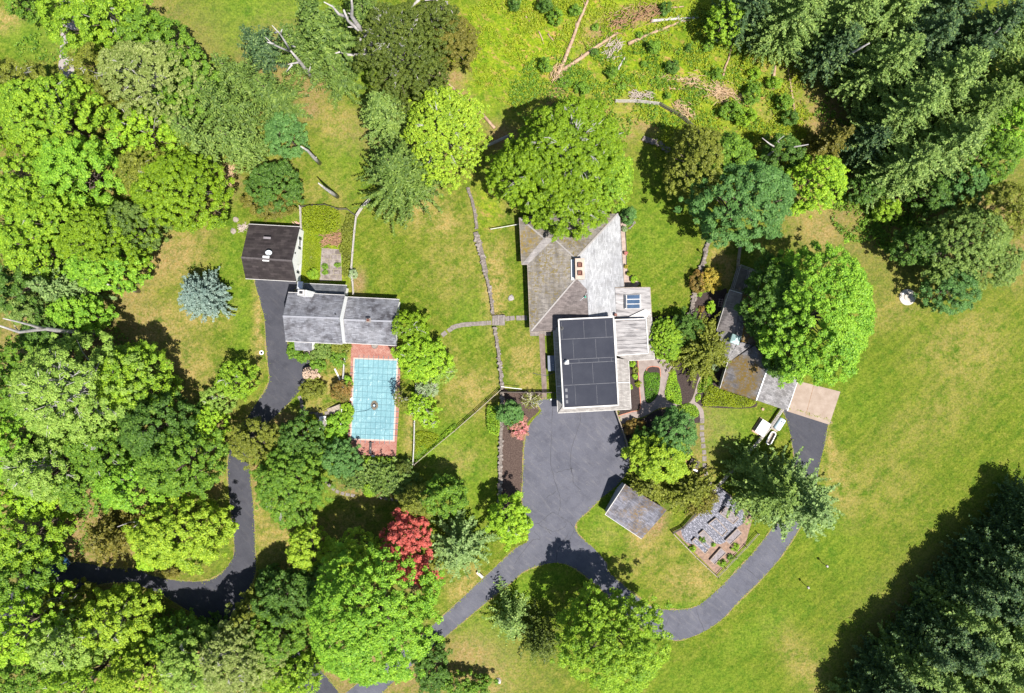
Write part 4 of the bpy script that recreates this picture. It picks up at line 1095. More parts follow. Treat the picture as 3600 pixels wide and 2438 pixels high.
def make_cover():
    t = NT('pool_cover_mesh'); p = t.pos()
    c = t.mix(t.ramp(t.noise(p, .3, 4), .35, .7), (.120, .245, .280), (.155, .295, .325))
    c = t.mix(t.ramp(t.noise(t.map(p, (1, 2.4, 1), .5), 1.1, 3, .5, 1.5), .62, .80), c, (.18, .35, .375))
    t.bump(t.noise(t.map(p, (1, 1.7, 1), .6), .9, 3, .5, 1.0), .5, .25)
    return t.fin(c, .38, 0, .5)
PL = thing('swimming_pool', sum(pc, Vector()) / 4, 'rectangular swimming pool under a taut teal safety cover with strap grid', 'pool')
COPING = plain('coping_stone', (.48, .36, .31), (.42, .30, .26), 2)
mb = MB()
g2 = grow([tuple(p[:2]) for p in pc], .30); g2 = sorted(g2, key=lambda q: 0)
gp2 = [min(g2, key=lambda q: (Vector(q) - p.xy).length) for p in pc]
for i in range(4):
    j = (i + 1) % 4
    mb.slab([Vector((*gp2[i], .075)), Vector((*gp2[j], .075)), Vector((pc[j].x, pc[j].y, .075)), Vector((pc[i].x, pc[i].y, .075))], .08)
mb.build('coping', COPING, PL)
# cover: a shallowly sagging sheet
def onC(fx, fy, z=.10):
    a = pc[0].lerp(pc[1], fx); b = pc[3].lerp(pc[2], fx); p = a.lerp(b, fy)
    sag = .14 * math.sin(math.pi * fx) * math.sin(math.pi * fy)
    return Vector((p.x, p.y, z + .02 - sag * .6))
nx_, ny_ = 28, 52
me = bpy.data.meshes.new('cover'); vs = []; rs_ = np.random.RandomState(4)
Mi = PL.matrix_basis.inverted()
for j in range(ny_ + 1):
    for i in range(nx_ + 1):
        fx, fy = -.012 + 1.024 * i / nx_, -.006 + 1.012 * j / ny_
        q = onC(min(max(fx, 0), 1), min(max(fy, 0), 1)); a = pc[0].lerp(pc[1], fx); b = pc[3].lerp(pc[2], fx); p = a.lerp(b, fy)
        e = min(fx, 1 - fx, ) ; crease = .02 * math.sin(fx * 40 + fy * 17) * max(0, 1 - 6 * min(abs(fx), abs(1 - fx))) + .02 * math.sin(fy * 60 - fx * 23) * max(0, 1 - 9 * min(abs(fy), abs(1 - fy)))
        vs.append(tuple(Mi @ Vector((p.x, p.y, q.z + crease * .8))))
fs = [(j * (nx_ + 1) + i, (j + 1) * (nx_ + 1) + i, (j + 1) * (nx_ + 1) + i + 1, j * (nx_ + 1) + i + 1) for j in range(ny_) for i in range(nx_)]
me.from_pydata(vs, [], fs); me.polygons.foreach_set('use_smooth', [True] * len(fs)); me.materials.append(make_cover()); cov = link('cover', me, PL)
STRAP = plain('strap', (.075, .16, .185), (.09, .18, .21), 3)
def strap(f0, f1, n=14):
    mb = MB(); pts = [onC(f0[0] + (f1[0] - f0[0]) * k / n, f0[1] + (f1[1] - f0[1]) * k / n) + Vector((0, 0, .022)) for k in range(n + 1)]
    a = PZ(zC, 0, 0) * 0
    d0 = (pts[0] - pts[1]).normalized() * .75; pts = [pts[0] + d0 - Vector((0, 0, .04))] + pts + [pts[-1] - d0 - Vector((0, 0, .04))]
    for a, b in zip(pts[:-1], pts[1:]): mb.bar(a, b, .055, .014)
    mb.build('strap', STRAP, PL)
for k in range(8): strap(((k + .75) / 8.4, 0), ((k + .75) / 8.4, 1))
for k in range(12): strap((0, (k + 1.25) / 12.9), (1, (k + 1.25) / 12.9))
c_ = PZ(zC, 1106, 790, .1)
MB().lathe((c_.x, c_.y, .035), [(.56, 0), (.60, .025), (.38, .04), (.1, .03)], 18, 1, 1.25).build('dirty_puddle', plain('puddle', (.16, .13, .09), (.09, .075, .055), 3, rough=.3), PL)
pu = thing('cover_pump', (c_.x, c_.y, .09), 'small round pump with pale blue top in the muddy puddle on the pool cover', 'pump')
MB().lathe((c_.x, c_.y, .08), [(.27, 0), (.29, .14), (.24, .22)], 14).build('pump_body', BLACK, pu)
MB().lathe((c_.x, c_.y, .30), [(.16, 0), (.15, .08), (.05, .11)], 12).build('pump_top', plain('pump_blue', (.45, .62, .78), (.40, .55, .70), 3), pu)
hz = [(1090, 805), (1050, 835), (1000, 858), (930, 866), (860, 876), (830, 890)]
h_ = [PZ(zC, *q, .2) for q in hz]
tag(MB().tube([Vector(p) for p in smooth_poly([tuple(p) for p in h_], 4, False)], .025, 5).build('hose', STRAP), 'thin dark hose running from the cover pump to the west pool edge', 'hose')
dv = PZ(zC, 1066, 1312, 0)
D_ = thing('diving_stand', dv, 'narrow black diving board stand on the brick at the south end of the pool', 'diving stand')
MB().box(dv + Vector((0, 0, .45)), .34, 1.9, .06, -.03).build('board', BLACK, D_)
for s in (-1, 1):
    MB().bar(dv + Vector((-.40, s * .85, .06)), dv + Vector((.40, s * .85, .06)), .10, .12).bar(dv + Vector((0, s * .85, .06)), dv + Vector((0, s * .6, .46)), .08).build('foot', BLACK, D_)
MB().box(dv + Vector((0, 0, .512)), .12, .30, .04).build('bolt_plate', OLDWOOD, D_)
# skimmer lids
for i, (x, y, w) in enumerate(((832, 710, 'west'), (1385, 228, 'north east'), (1088, 1422, 'south'))):
    tag(MB().lathe(PZ(zC, x, y, .03), [(.30, 0), (.30, .03), (.2, .05)], 14).build('skimmer_lid', WHITE), 'white round skimmer lid at the %s edge of the pool' % w, 'lid')
# filter equipment
fq = PZ(zC, 455, 960)
FE = thing('filter_set', fq, 'white pool filter tank, heater box and pipes on a pad below the pool steps', 'pool filter')
MB().box(PZ(zC, 430, 1000, 0), 2.2, 2.2, .08, .05).build('pad', CONC_GREY, FE)
MB().lathe(PZ(zC, 457, 985, .08), [(.36, 0), (.42, .3), (.42, .8), (.30, 1.05), (.08, 1.15)], 18).build('filter_tank', PLASTIC, FE)
hb = PZ(zC, 430, 1042, .08); MB().box(hb, 1.3, .80, .75, .08, .96).build('heater', PLASTIC, FE); MB().lathe(hb + Vector((-.3, .02, .752)), [(.26, 0), (.24, .10), (.05, .11)], 14).build('heater_flue', CONC_GREY, FE)
MB().box(PZ(zC, 478, 935, .08), 1.0, .35, .5, .1).build('chlorinator', WHITE, FE)
MB().tube([PZ(zC, 400, 955, .3), PZ(zC, 480, 950, .3), PZ(zC, 520, 985, .3), PZ(zC, 512, 1030, .3)], .055, 6).tube([PZ(zC, 400, 990, .3), PZ(zC, 405, 960, .3), PZ(zC, 400, 1020, .4)], .05, 6).build('pipe', WHITE, FE)
# timber steps with rail
st = thing('pool_steps', PZ(zC, 630, 850), 'flight of grey timber steps climbing to the west side of the pool', 'steps')
a, b = PZ(zC, 545, 868), PZ(zC, 705, 815); ang = math.atan2((b - a).y, (b - a).x)
for k in range(7):
    p = a.lerp(b, (k + .5) / 7)
    MB().box((p.x, p.y, 0), .50, 1.15, .10 + .13 * k, ang).build('tread', OLDWOOD, st)
hr = thing('hand_rail', PZ(zC, 490, 825), 'black metal hand rail alongside the timber pool steps', 'railing')
p0, p1, p2 = PZ(zC, 348, 868, .02), PZ(zC, 435, 868, .05), PZ(zC, 640, 790, .5)
mb = MB()
for zz in (.5, .98): mb.tube([p0 + Vector((0, 0, zz)), p1 + Vector((0, 0, zz)), p2 + Vector((0, 0, zz + .3))], .03, 5)
mb.build('rail', BLACK, hr)
for p in [p0, p1] + [p1.lerp(p2, f) for f in (.33, .66, 1.0)]: MB().tube([(p.x, p.y, 0), (p.x, p.y, p.z + 1.15)], .03, 5).build('post', BLACK, hr)
tag(MB().tube([PZ(zC, 618, 340, .12), PZ(zC, 655, 415, .12), PZ(zC, 695, 500, .12)], .12, 8).build('white_pole', WHITE), 'straight white pole lying on the dry lawn west of the pool fence', 'pole')

# ------------------------------------------------------------------ fences
def fence(zf, pts, label, h=1.15, rails=3, gap=2.6, mat=SILVER, postm=None, rail_w=.11, name='rail_fence', cat='fence', pickets=False, group=None, post_w=.13, rail_h=.10, extra=.12):
    g = [PZ(zf, x, y, 0) for x, y in pts]
    t = thing(name, g[0], label, cat, group)
    postm = postm or mat
    for si, (a, b) in enumerate(zip(g[:-1], g[1:])):
        L = (b - a).length; n = max(1, round(L / gap)); ang = math.atan2((b - a).y, (b - a).x)
        for k in range(n + (1 if si == len(g) - 2 else 0)):
            p = a.lerp(b, k / n)
            MB().box((p.x, p.y, 0), post_w, post_w, h + extra, ang).build('post', postm, t)
        for r in range(rails):
            z = h * (r + 1) / rails - .06
            off = Vector((-(b - a).y, (b - a).x, 0)).normalized() * (.03 * (r - 1))
            MB().bar(a + Vector((0, 0, z)) + off, b + Vector((0, 0, z + .01)) + off, rail_w, rail_h).build('rail', mat, t)
        if pickets:
            mb = MB(); m = int(L / .16)
            for k in range(m):
                p = a.lerp(b, (k + .5) / m); mb.box((p.x, p.y, .06), .035, .035, h - .12, ang)
            mb.build('mesh_panel', pickets, t)
    return t
MESHM = plain('mesh_wire', (.36, .46, .46), (.42, .52, .52), 3)
fence(zC, [(800, 40), (750, 250), (738, 450), (735, 630)], 'thin white mesh fence along the northern half of the west pool side', rails=2, pickets=MESHM, mat=TRIM, rail_w=.09, name='mesh_fence', rail_h=.05)
fence(zC, [(725, 830), (715, 1000), (697, 1200), (706, 1310)], 'thin white mesh fence along the southern half of the west pool side', rails=2, pickets=MESHM, mat=TRIM, rail_w=.09, name='mesh_fence', rail_h=.05)
fence(zC, [(1628, 500), (1620, 760), (1608, 1000), (1603, 1250), (1590, 1500)], 'long white mesh fence east of the pool terrace', rails=2, pickets=MESHM, mat=TRIM, rail_w=.09, name='mesh_fence', rail_h=.05)
fence(zC, [(840, 1503), (1140, 1514), (1440, 1525)], 'white mesh fence below the south end of the pool', rails=2, pickets=MESHM, mat=TRIM, rail_w=.09, name='mesh_fence', rail_h=.05)
fence(zC, [(1610, 1505), (1850, 1300), (2099, 1095), (2350, 875), (2655, 600)], 'long diagonal post and rail fence from the pool corner up to the stone wall', mat=OLDWOOD, rails=3, rail_w=.06, rail_h=.12)
fence(zA, [(945, 118), (958, 430)], 'short silver rail fence between the garage and the round hedge', mat=SILVER)
fence(zA, [(945, 118), (1120, 105), (1290, 95), (1460, 150), (1585, 150), (1708, 245)], 'dark low fence curving behind the clipped yellow hedge', mat=DARKWOOD, rails=2, rail_w=.07, h=1.0)
fence(zA, [(1715, 250), (1690, 460), (1665, 750), (1650, 950), (1678, 1325)], 'silver three rail fence east of the walled herb garden', mat=SILVER, rail_w=.14)
fence(zA, [(1715, 250), (1800, 120), (1900, 20)], 'silver rail fence running up towards the big pine', mat=SILVER, rail_w=.14)
fence(z30, [(700, 700), (850, 700), (1000, 718)], 'silver rail fence at the top of the dry clearing', mat=SILVER, rail_w=.10)
fence(z30, [(1000, 718), (1130, 790), (1220, 865), (1270, 920)], 'dark weathered rail fence curving down the right of the dry clearing', mat=DARKWOOD, rail_w=.10)
fence(z20, [(1545, 1015), (1720, 935)], 'bit of silver rail fence between the yellow tree and the large round tree', mat=SILVER, rail_w=.14)
fence(z20, [(1725, 935), (1742, 1010), (1790, 1100)], 'dark rail fence in the shade left of the large round tree', mat=DARKWOOD)
fence(zE, [(-75, 1145), (240, 1150), (480, 1152), (635, 1150)], 'dark rail fence closing the mulch bed off from the west lawn', mat=DARKWOOD, rails=3)
tag(MB().tube([PZ(zE, -70, 1075, 1.25), PZ(zE, 60, 1092, 1.2), PZ(zE, 210, 1108, 1.2)], .045, 5).build('white_pipe', WHITE), 'thin white pipe stretched above the dark rail fence at the lawn corner', 'pipe')
fence(z31, [(700, 1215), (740, 1330), (775, 1430), (790, 1500)], 'narrow fence with silver rail at the east edge of the parking area', mat=OLDWOOD, rails=2)
fence(zG, [(1090, 745), (950, 950), (800, 1130), (600, 1350), (400, 1570), (330, 1650)], 'long weathered three rail fence from the barn down to the raised garden', mat=SILVER, rail_w=.12, gap=2.4)
fence(zF, [(760, 0), (745, 150), (722, 330), (715, 410)], 'rail fence coming down from the dark maple to the kennel', mat=OLDWOOD, rail_w=.14)
fence(z32, [(1090, 475), (1250, 640), (1395, 775)], 'white edged fence along the lower left side of the raised garden', mat=OLDWOOD, rails=2, h=.9)
fence(z32, [(1395, 775), (1450, 715), (1590, 570), (1670, 480)], 'thin fence along the lower right side of the raised garden', mat=OLDWOOD, rails=2, h=.9, rail_w=.05)
fence(z32, [(1090, 475), (1160, 440), (1250, 340)], 'short dark fence at the upper left corner of the raised garden', mat=DARKWOOD, rails=3, h=1.0)
fence(z32, [(1410, 165), (1500, 235), (1570, 300), (1640, 380)], 'dark post fence with white caps at the upper right side of the raised garden', mat=DARKWOOD, rails=2, h=1.0)
fence(zD, [(-210, 305), (-60, 280), (160, 240)], 'thin white rail reaching the north west corner of the house', mat=TRIM, rails=1, rail_w=.09, h=1.0, post_w=.06)
# kennel run
kr = thing('kennel_run', PZ(zF, 800, 590), 'shaded kennel run with pale frame and divider above the barn wing', 'kennel')
kp = [PZ(zF, *q) for q in ((725, 400), (985, 495), (900, 770), (640, 682))]
sheet('kennel_floor', [tuple((p - Vector((0, 0, 0)))[:2]) for p in kp], .03, plain('kennel_slab', (.14, .115, .10), (.19, .16, .14), 2)).parent = None
_o = bpy.data.objects['kennel_floor']; _o.data.transform(kr.matrix_basis.inverted()); _o.parent = kr
mb = MB()
mid0, mid1 = kp[0].lerp(kp[1], .5), kp[3].lerp(kp[2], .55)
for a, b in ((kp[0], kp[1]), (kp[1], kp[2]), (kp[2], kp[3]), (kp[3], kp[0]), (mid0, mid1)):
    n_ = max(2, int((b - a).length / 1.5))
    for zz in (.1, .95, 1.8): mb.bar(a + Vector((0, 0, zz)), b + Vector((0, 0, zz)), .08, .06)
mb.build('kennel_frame', SILVER, kr)
for p in kp + [mid0, mid1]: MB().tube([(p.x, p.y, 0), (p.x, p.y, 1.9)], .05, 6).build('post', SILVER, kr)

# ------------------------------------------------------------------ stone walls
def stone_wall(zf, pts, label, w=.55, h=.6, r=.24, dens=1.0, seed=3, cap=None, name='stone_wall'):
    rnd = random.Random(seed); g = [PZ(zf, x, y, 0) for x, y in pts]
    t = thing(name, g[0], label, 'wall'); mb = MB()
    for a, b in zip(g[:-1], g[1:]):
        L = (b - a).length; n = int(L / (r * 1.1) * dens * max(1, w / r / 2.2))
        d = (b - a).normalized(); q = Vector((-d.y, d.x, 0))
        for k in range(n):
            p = a + d * rnd.uniform(0, L) + q * rnd.uniform(-w / 2, w / 2)
            mb.rock(p + Vector((0, 0, h * rnd.uniform(.35, .85))), r * rnd.uniform(.6, 1.35), rnd)
    mb.build('stones', STONE, t)
    mb = MB()
    for a, b in zip(g[:-1], g[1:]): mb.bar(a + Vector((0, 0, h * .4)), b + Vector((0, 0, h * .4)), w * .85, h * .8)
    mb.build('core', plain('wall_core', (.10, .085, .075), (.18, .15, .13), 4, bump=.5), t)
    if cap:
        mb = MB()
        for a, b in zip(g[:-1], g[1:]): mb.bar(a + Vector((0, 0, h)), b + Vector((0, 0, h)), w * .8, .12)
        mb.build('coping', cap, t)
    return t
stone_wall(z20, [(1440, 1280), (1470, 1360), (1490, 1450), (1505, 1560)], 'tumbled rubble wall running down from the yellow-green tree', .5, .4, .2, .9, 1)
stone_wall(z21, [(1495, 10), (1520, 90), (1545, 190), (1565, 290)], 'wide pale rubble section of the dividing wall in the middle lawn', .9, .5, .26, 1.0, 2)
stone_wall(z21, [(1565, 290), (1590, 400), (1608, 500), (1615, 570)], 'narrow upper section of the retaining wall above the lawn steps', .5, .6, .22, 1.4, 3)
stone_wall(z21, [(1625, 655), (1645, 780), (1660, 900), (1672, 1040), (1676, 1075)], 'long middle section of the retaining wall below the lawn steps', .5, .6, .22, 1.5, 4)
stone_wall(z21, [(1676, 1090), (1672, 1250), (1668, 1400), (1665, 1574), (1662, 1720), (1658, 1850)], 'southern section of the retaining wall beside the mulch bed', .55, .6, .22, 1.5, 5)
stone_wall(zF, [(440, 20), (390, 90), (350, 170), (330, 290), (290, 410), (240, 640), (205, 760), (175, 880), (155, 980)], 'winding fieldstone wall along the right edge of the east lawn', .65, .5, .22, 1.2, 6)
stone_wall(z30, [(890, 945), (950, 965), (1000, 980), (1040, 1010), (1065, 1035)], 'dark rubble wall in the tree shade below the dry clearing', .9, .4, .22, 1.0, 7)
stone_wall(zD, [(1735, 190), (1700, 250), (1650, 290)], 'small curved stone kerb under the clipped cone shrub', .25, .2, .12, 1.0, 8)
# lawn steps with rail
ls = thing('lawn_steps', PZ(z21, 1650, 610), 'brown stone steps through the retaining wall in the middle lawn', 'steps')
for k in range(5):
    MB().box(PZ(z21, 1618 + 17 * k, 608), .42, 1.6, .12 + .1 * k, -.04).build('tread', FLAG, ls)
lr = thing('step_railing', PZ(z21, 1650, 600), 'black railing over the brown lawn steps', 'railing')
a, b = PZ(z21, 1605, 578), PZ(z21, 1680, 568)
for zz in (.4, .9):
    MB().tube([a + Vector((0, 0, zz)), b + Vector((0, 0, zz + .3))], .03, 5).build('rail', BLACK, lr)
for f in (0, .5, 1): p = a.lerp(b, f); MB().tube([p, p + Vector((0, 0, 1.0 + f * .3))], .035, 5).build('post', BLACK, lr)

# brick and stone edgings
def edging(zf, pts, label, mat=BRICKRED, w=.13, h=.09, name='bed_edging'):
    g = [PZ(zf, x, y, .03) for x, y in pts]; mb = MB()
    g = [Vector(p) for p in smooth_poly([tuple(p) for p in g], 4, False)]
    for a, b in zip(g[:-1], g[1:]): mb.bar(a, b, w, h)
    return tag(mb.build(name, mat), label, 'edging')
edging(zE, [(1775, 722), (1782, 850), (1797, 1100), (1808, 1370), (1700, 1410), (1512, 1468)], 'red brick edging of the long mulch bed at the east wall')
edging(zE, [(1890, 860), (1905, 825), (1950, 803), (2010, 803), (2060, 815), (2078, 860), (2080, 950)], 'red brick edging around the top of the oval grass bed')
edging(z31, [(1072, 952), (1046, 1050), (1034, 1110), (1060, 1158), (1130, 1184)], 'pale stone edging on the left of the leafy mulch bed', WALK)
edging(zD, [(1610, 330), (1620, 560), (1625, 790), (1680, 910), (1820, 1040)], 'black curved edging between the east terrace and the lawn', BLACK, .09, .12)

# ------------------------------------------------------------------ raised beds
tag(sheet('garden_ground', outline(z32, [(1110, 475), (1180, 440), (1320, 300), (1420, 165), (1500, 240), (1640, 380), (1590, 560), (1395, 765)], 1, False), .016, plain('garden_soil', (.27, .17, .12), (.15, .10, .075), 2.5)), kind='structure')
FAB = plain('weed_fabric', (.065, .066, .088), (.26, .255, .30), 2.6, rough=.5, stretch=(1, 2.6, 1), rot=.8, bump=.8, lo=.50, hi=.60)
tag(sheet('weed_fabric', outline(z32, [(1150, 450), (1200, 420), (1330, 300), (1390, 180), (1430, 170), (1480, 230), (1560, 300), (1590, 400), (1540, 440), (1480, 520), (1420, 560), (1380, 550), (1340, 590), (1250, 560), (1180, 540)], 2), .024, FAB), kind='structure')
FRW = plain('bed_board', (.33, .26, .21), (.22, .17, .14), 4)
BL = [([(1450, 300), (1540, 378), (1502, 415), (1412, 342)], 'upper right raised bed with dark soil in the garden'), ([(1385, 375), (1463, 460), (1428, 500), (1335, 415)], 'wide raised bed in the middle of the garden, covered with black fabric'),
      ([(1300, 458), (1382, 548), (1352, 572), (1270, 485)], 'raised bed left of the wide middle one, weedy along its side'), ([(1245, 510), (1335, 592), (1310, 617), (1222, 535)], 'lowest left raised bed in the garden'),
      ([(1530, 448), (1562, 478), (1482, 556), (1450, 528)], 'slim raised bed on the right side of the garden, turned crosswise'), ([(1418, 580), (1455, 612), (1375, 690), (1345, 662)], 'slim raised bed near the bottom corner of the garden')]
for pts, lab in BL:
    g = [PZ(z32, x, y, .0) for x, y in pts]; c = sum(g, Vector()) / 4
    t = thing('raised_bed', c, lab, 'raised bed', 'raised beds of the fenced garden')
    for i in range(4): MB().bar(g[i] + Vector((0, 0, .22)), g[(i + 1) % 4] + Vector((0, 0, .22)), .10, .44).build('board', FRW, t)
    s = sheet('soil', [tuple(c.lerp(p, .97)[:2]) for p in g], .33, FAB if 'fabric' in lab or 'lowest' in lab else plain('bed_soil', (.13, .11, .11), (.24, .21, .22), 3)); s.data.transform(t.matrix_basis.inverted()); s.parent = t
# ------------------------------------------------------------------ small things
def at(zf, x, y): return PZ(zf, x, y, 0)
c_ = at(zG, 858, 950); hu = thing('animal_hutch', c_, 'white roofed hutch on a wooden pallet left of the long rail fence', 'hutch')
an = rad(-33)
hu_c = at(zG, 858, 950)
MB().box(hu_c, 1.7, 2.6, .14, an).build('pallet', LOGWOOD, hu)
MB().box(hu_c + Vector((.1, 0, .142)), 1.2, 2.1, .75, an).build('box', plain('hutch_side', (.35, .48, .52), (.40, .52, .56), 2), hu)
a_ = Matrix.Rotation(an, 3, 'Z')
MB().slab([hu_c + a_ @ Vector((-.62, -1.15, .88)), hu_c + a_ @ Vector((.85, -1.15, 1.12)), hu_c + a_ @ Vector((.85, 1.15, 1.12)), hu_c + a_ @ Vector((-.62, 1.15, .88))], .06).build('roof', WHITE, hu)
c_ = at(zG, 1052, 912); tk = thing('water_tank', c_, 'pale blue plastic tank with small caps right of the long rail fence', 'tank')
MB().box(c_ - Vector((.15, .1, 0)), 1.35, 2.2, .12, an).build('pallet', OLDWOOD, tk)
mbt = MB(); mbt.lathe((0, 0, 0), [(.1, -1.02), (.52, -.95), (.58, -.8), (.58, .8), (.52, .95), (.1, 1.02)], 18)
mm = Matrix.Translation(c_ + Vector((0, 0, .7))) @ Matrix.Rotation(an, 4, 'Z') @ Matrix.Rotation(rad(90), 4, 'X')
mbt.v = [tuple(mm @ Vector(p)) for p in mbt.v]; mbt.build('tank', plain('tank_plastic', (.50, .62, .70), (.58, .68, .74), 1.5, rough=.35), tk, True)
for k, (x, y) in enumerate(((.0, -.5), (.05, .1), (-.1, .45), (.2, .5))): MB().lathe(c_ + a_ @ Vector((x, y, 1.25)), [(.09, 0), (.09, .08), (.03, .1)], 8).build('cap', BLACK, tk)
c_ = at(zG, 967, 1070); tr = thing('oval_trough', c_, 'open oval trough with thick white rim beside the rail fence', 'trough')
ring_ = []
for k in range(28):
    t_ = 2 * math.pi * k / 28; x = .32 * math.cos(t_); y = (.75 if math.sin(t_) > 0 else -.75) + .32 * math.sin(t_)
    if abs(math.sin(t_)) < .05: y = 0
    ring_.append(c_ + Matrix.Rotation(rad(-28), 3, 'Z') @ Vector((x * 1.25, y * 1.0, .45)))
MB().tube(ring_ + [ring_[0]], .085, 7, False).build('rim', WHITE, tr, True)
mb = MB(); mb.prism([Vector((p.x, p.y, .45)) for p in ring_], [Vector((c_.x + (p.x - c_.x) * .8, c_.y + (p.y - c_.y) * .8, .02)) for p in ring_]); mb.f = mb.f[1:]; mb.build('tub', plain('trough_wall', (.30, .26, .22), (.22, .19, .16), 3), tr)
c_ = at(zG, 120, 1345); pt = thing('picnic_table', c_, 'dark slatted wooden table with a white bench edge by the stepping stones', 'table')
an2 = rad(-24); a2 = Matrix.Rotation(an2, 3, 'Z')
for k in (-1, 0, 1): MB().box(c_ + a2 @ Vector((0, k * .42, .70)), 1.5, .26, .05, an2).build('plank', DARKWOOD, pt)
for k in (-1, 1): MB().box(c_ + a2 @ Vector((k * .55, 0, 0)), .10, 1.0, .70, an2).build('trestle', DARKWOOD, pt)
MB().box(c_ + a2 @ Vector((.35, -.95, .36)), 1.5, .26, .06, an2).build('bench', WHITE, pt)
c_ = at(z41, 947, 450); ws = thing('well_cover', c_, 'large round concrete well cover with inner ring on the big right lawn', 'well cover')
MB().lathe(c_, [(1.28, 0), (1.28, .12), (1.15, .16)], 36).build('slab', plain('well_concrete', (.40, .36, .31), (.48, .44, .39), 2), ws)
MB().lathe(c_ + Vector((0, 0, .162)), [(.58, 0), (.58, .10), (.50, .13)], 28).build('lid', plain('well_lid', (.34, .31, .26), (.42, .38, .33), 3), ws)
MB().lathe(at(z41, 914, 427) + Vector((0, 0, .162)), [(.16, 0), (.16, .12), (.08, .14)], 12).build('vent', WHITE, ws)
tag(MB().rock(at(zD, 65, 1222), .62, random.Random(4), .45).build('boulder', plain('boulder', (.33, .30, .29), (.24, .21, .20), 4), None), 'flat grey boulder on the dry grass west of the house', 'rock')
def birdbox(zf, x, y, label):
    c = at(zf, x, y); t = thing('nest_box', c, label, 'nest box', 'nest boxes on the right lawn')
    MB().tube([c, c + Vector((0, 0, 1.6))], .045, 6).build('post', DARKWOOD, t)
    MB().box(c + Vector((0, 0, 1.6)), .28, .32, .38, .3).build('box', OLDWOOD, t)
    MB().box(c + Vector((0, -.02, 1.982)), .26, .30, .05, .3).build('roof', SILVER, t)
birdbox(z42, 366, 682, 'upper of the two nest boxes on posts in the right lawn'); birdbox(z42, 240, 825, 'lower of the two nest boxes on posts in the right lawn')
c = at(zF, 292, 250); t = thing('lawn_post', c, 'lone dark post with a box at the east lawn edge by the stone wall', 'post')
MB().tube([c, c + Vector((0, 0, 1.7))], .05, 6).build('pole', DARKWOOD, t); MB().box(c + Vector((0, 0, 1.7)), .3, .3, .4).build('box', DARKWOOD, t)
# trellis leaning by the barn wing, two garden chairs
tl = thing('trellis', at(zF, 525, 835), 'pinkish ladder trellis lying in the shade beside the barn wing', 'trellis')
mb = MB()
for dx in (-18, 18): mb.bar(PZ(zF, 525 + dx + 6, 790, .15), PZ(zF, 525 + dx - 14, 885, .25), .05)
for k in range(4): mb.bar(PZ(zF, 500 - k * 3, 795 + k * 28, .2), PZ(zF, 556 - k * 5, 800 + k * 28, .2), .05)
mb.build('lath', plain('pink_lath', (.50, .36, .34), (.42, .30, .28), 3), tl)
for x, y, lab in ((20, 1065, 'white garden chair in the shade left of the small round table'), ):
    c = at(zF, x, y); t = thing('garden_chair', c, lab, 'chair')
    MB().box(c + Vector((0, 0, .40)), .55, .55, .05, .5).build('seat', PLASTIC, t); MB().box(c + Vector((-.18, .26, .45)), .6, .08, .5, .5).build('backrest', PLASTIC, t)
    for i in (-1, 1):
        for j in (-1, 1): MB().box(c + Matrix.Rotation(.5, 3, 'Z') @ Vector((i * .22, j * .22, 0)), .04, .04, .40, .5).build('leg', PLASTIC, t)
c = at(zF, 95, 1062); t = thing('garden_table', c, 'small round glass table beside the white chair', 'table')
MB().lathe(c + Vector((0, 0, .68)), [(.38, 0), (.40, .02), (.38, .04)], 20).build('table_top', plain('table_glass', (.35, .45, .47), (.4, .5, .52), 2, rough=.2), t); MB().tube([c, c + Vector((0, 0, .68))], .05, 6).build('leg', METAL, t)
def pot(zf, x, y, key, label, r=.30):
    c = at(zf, x, y); t = thing('potted_plant', c, label, 'potted plant', 'pots on the east terrace')
    MB().lathe(c, [(r * .6, 0), (r * .85, .32), (r * .9, .38)], 14).build('pot', TERRA, t)
    rs, pos, nn, sz, cc, cr = broad_crown(nxt(), r * 1.25, r * 1.25, r * 1.1, .55, .16, .12, 1.0, .1)
    leaf_mesh('foliage', pos, nn, sz, sz * .7, None, lm(key), t, rs)
pot(zD, 1587, 298, 'sage', 'uppermost pot on the east terrace with a pale yellow-green plant', .36); pot(zD, 1605, 622, 'pink', 'pot of pink flowers on the east terrace', .26)
pot(zD, 1610, 806, 'golden', 'tan pot with sparse golden plant on the east terrace', .26); pot(zD, 1650, 897, 'hedge', 'pot with a bright yellow plant on the east terrace', .30); pot(zD, 1715, 975, 'lime', 'largest pot with a leafy lime plant at the south end of the east terrace', .46)
# fishing stool white box near the west wall, lid on lawn
tag(MB().box(at(zE, 375, 1298) , .45, .35, .4, .5, .9).build('white_crate', PLASTIC), 'small white crate under the bare pale shrub', 'crate')
tag(MB().lathe(at(zE, 606, 1248), [(.14, 0), (.14, .06), (.06, .08)], 10).build('pipe_cap', WHITE), 'small white pipe cap in the strip of grass beside the house', 'cap')
tag(MB().lathe(at(zA, 1075, 810), [(.26, 0), (.24, .08), (.1, .1)], 14).build('stepping_disc', FLAG), 'round pinkish disc in the bright grass east of the garage', 'disc')
tag(MB().lathe(at(z21, 38, 828), [(.34, 0), (.34, .05), (.2, .05), (.2, .0)], 16).build('valve_ring', WHITE), 'white ring lying on the verge left of the west driveway', 'ring')
tag(MB().lathe(at(z31, 1705, 1212), [(.24, 0), (.22, .25), (.1, .27)], 10).build('tree_stump', LOGWOOD), 'small sawn stump on the lawn near the barn corner', 'stump')
c = at(z22, 1527, 762); t = thing('stone_bench', c, 'small pale stone bench beside the driveway below the grey pine', 'bench')
MB().box(c + Vector((0, 0, .38)), 1.25, .42, .10, rad(-42)).build('seat', plain('bench_stone', (.40, .36, .33), (.48, .44, .40), 3), t)
for s in (-1, 1): MB().box(c + Matrix.Rotation(rad(-42), 3, 'Z') @ Vector((s * .42, 0, 0)), .16, .34, .38, rad(-42)).build('leg', MATS['bench_stone'], t)
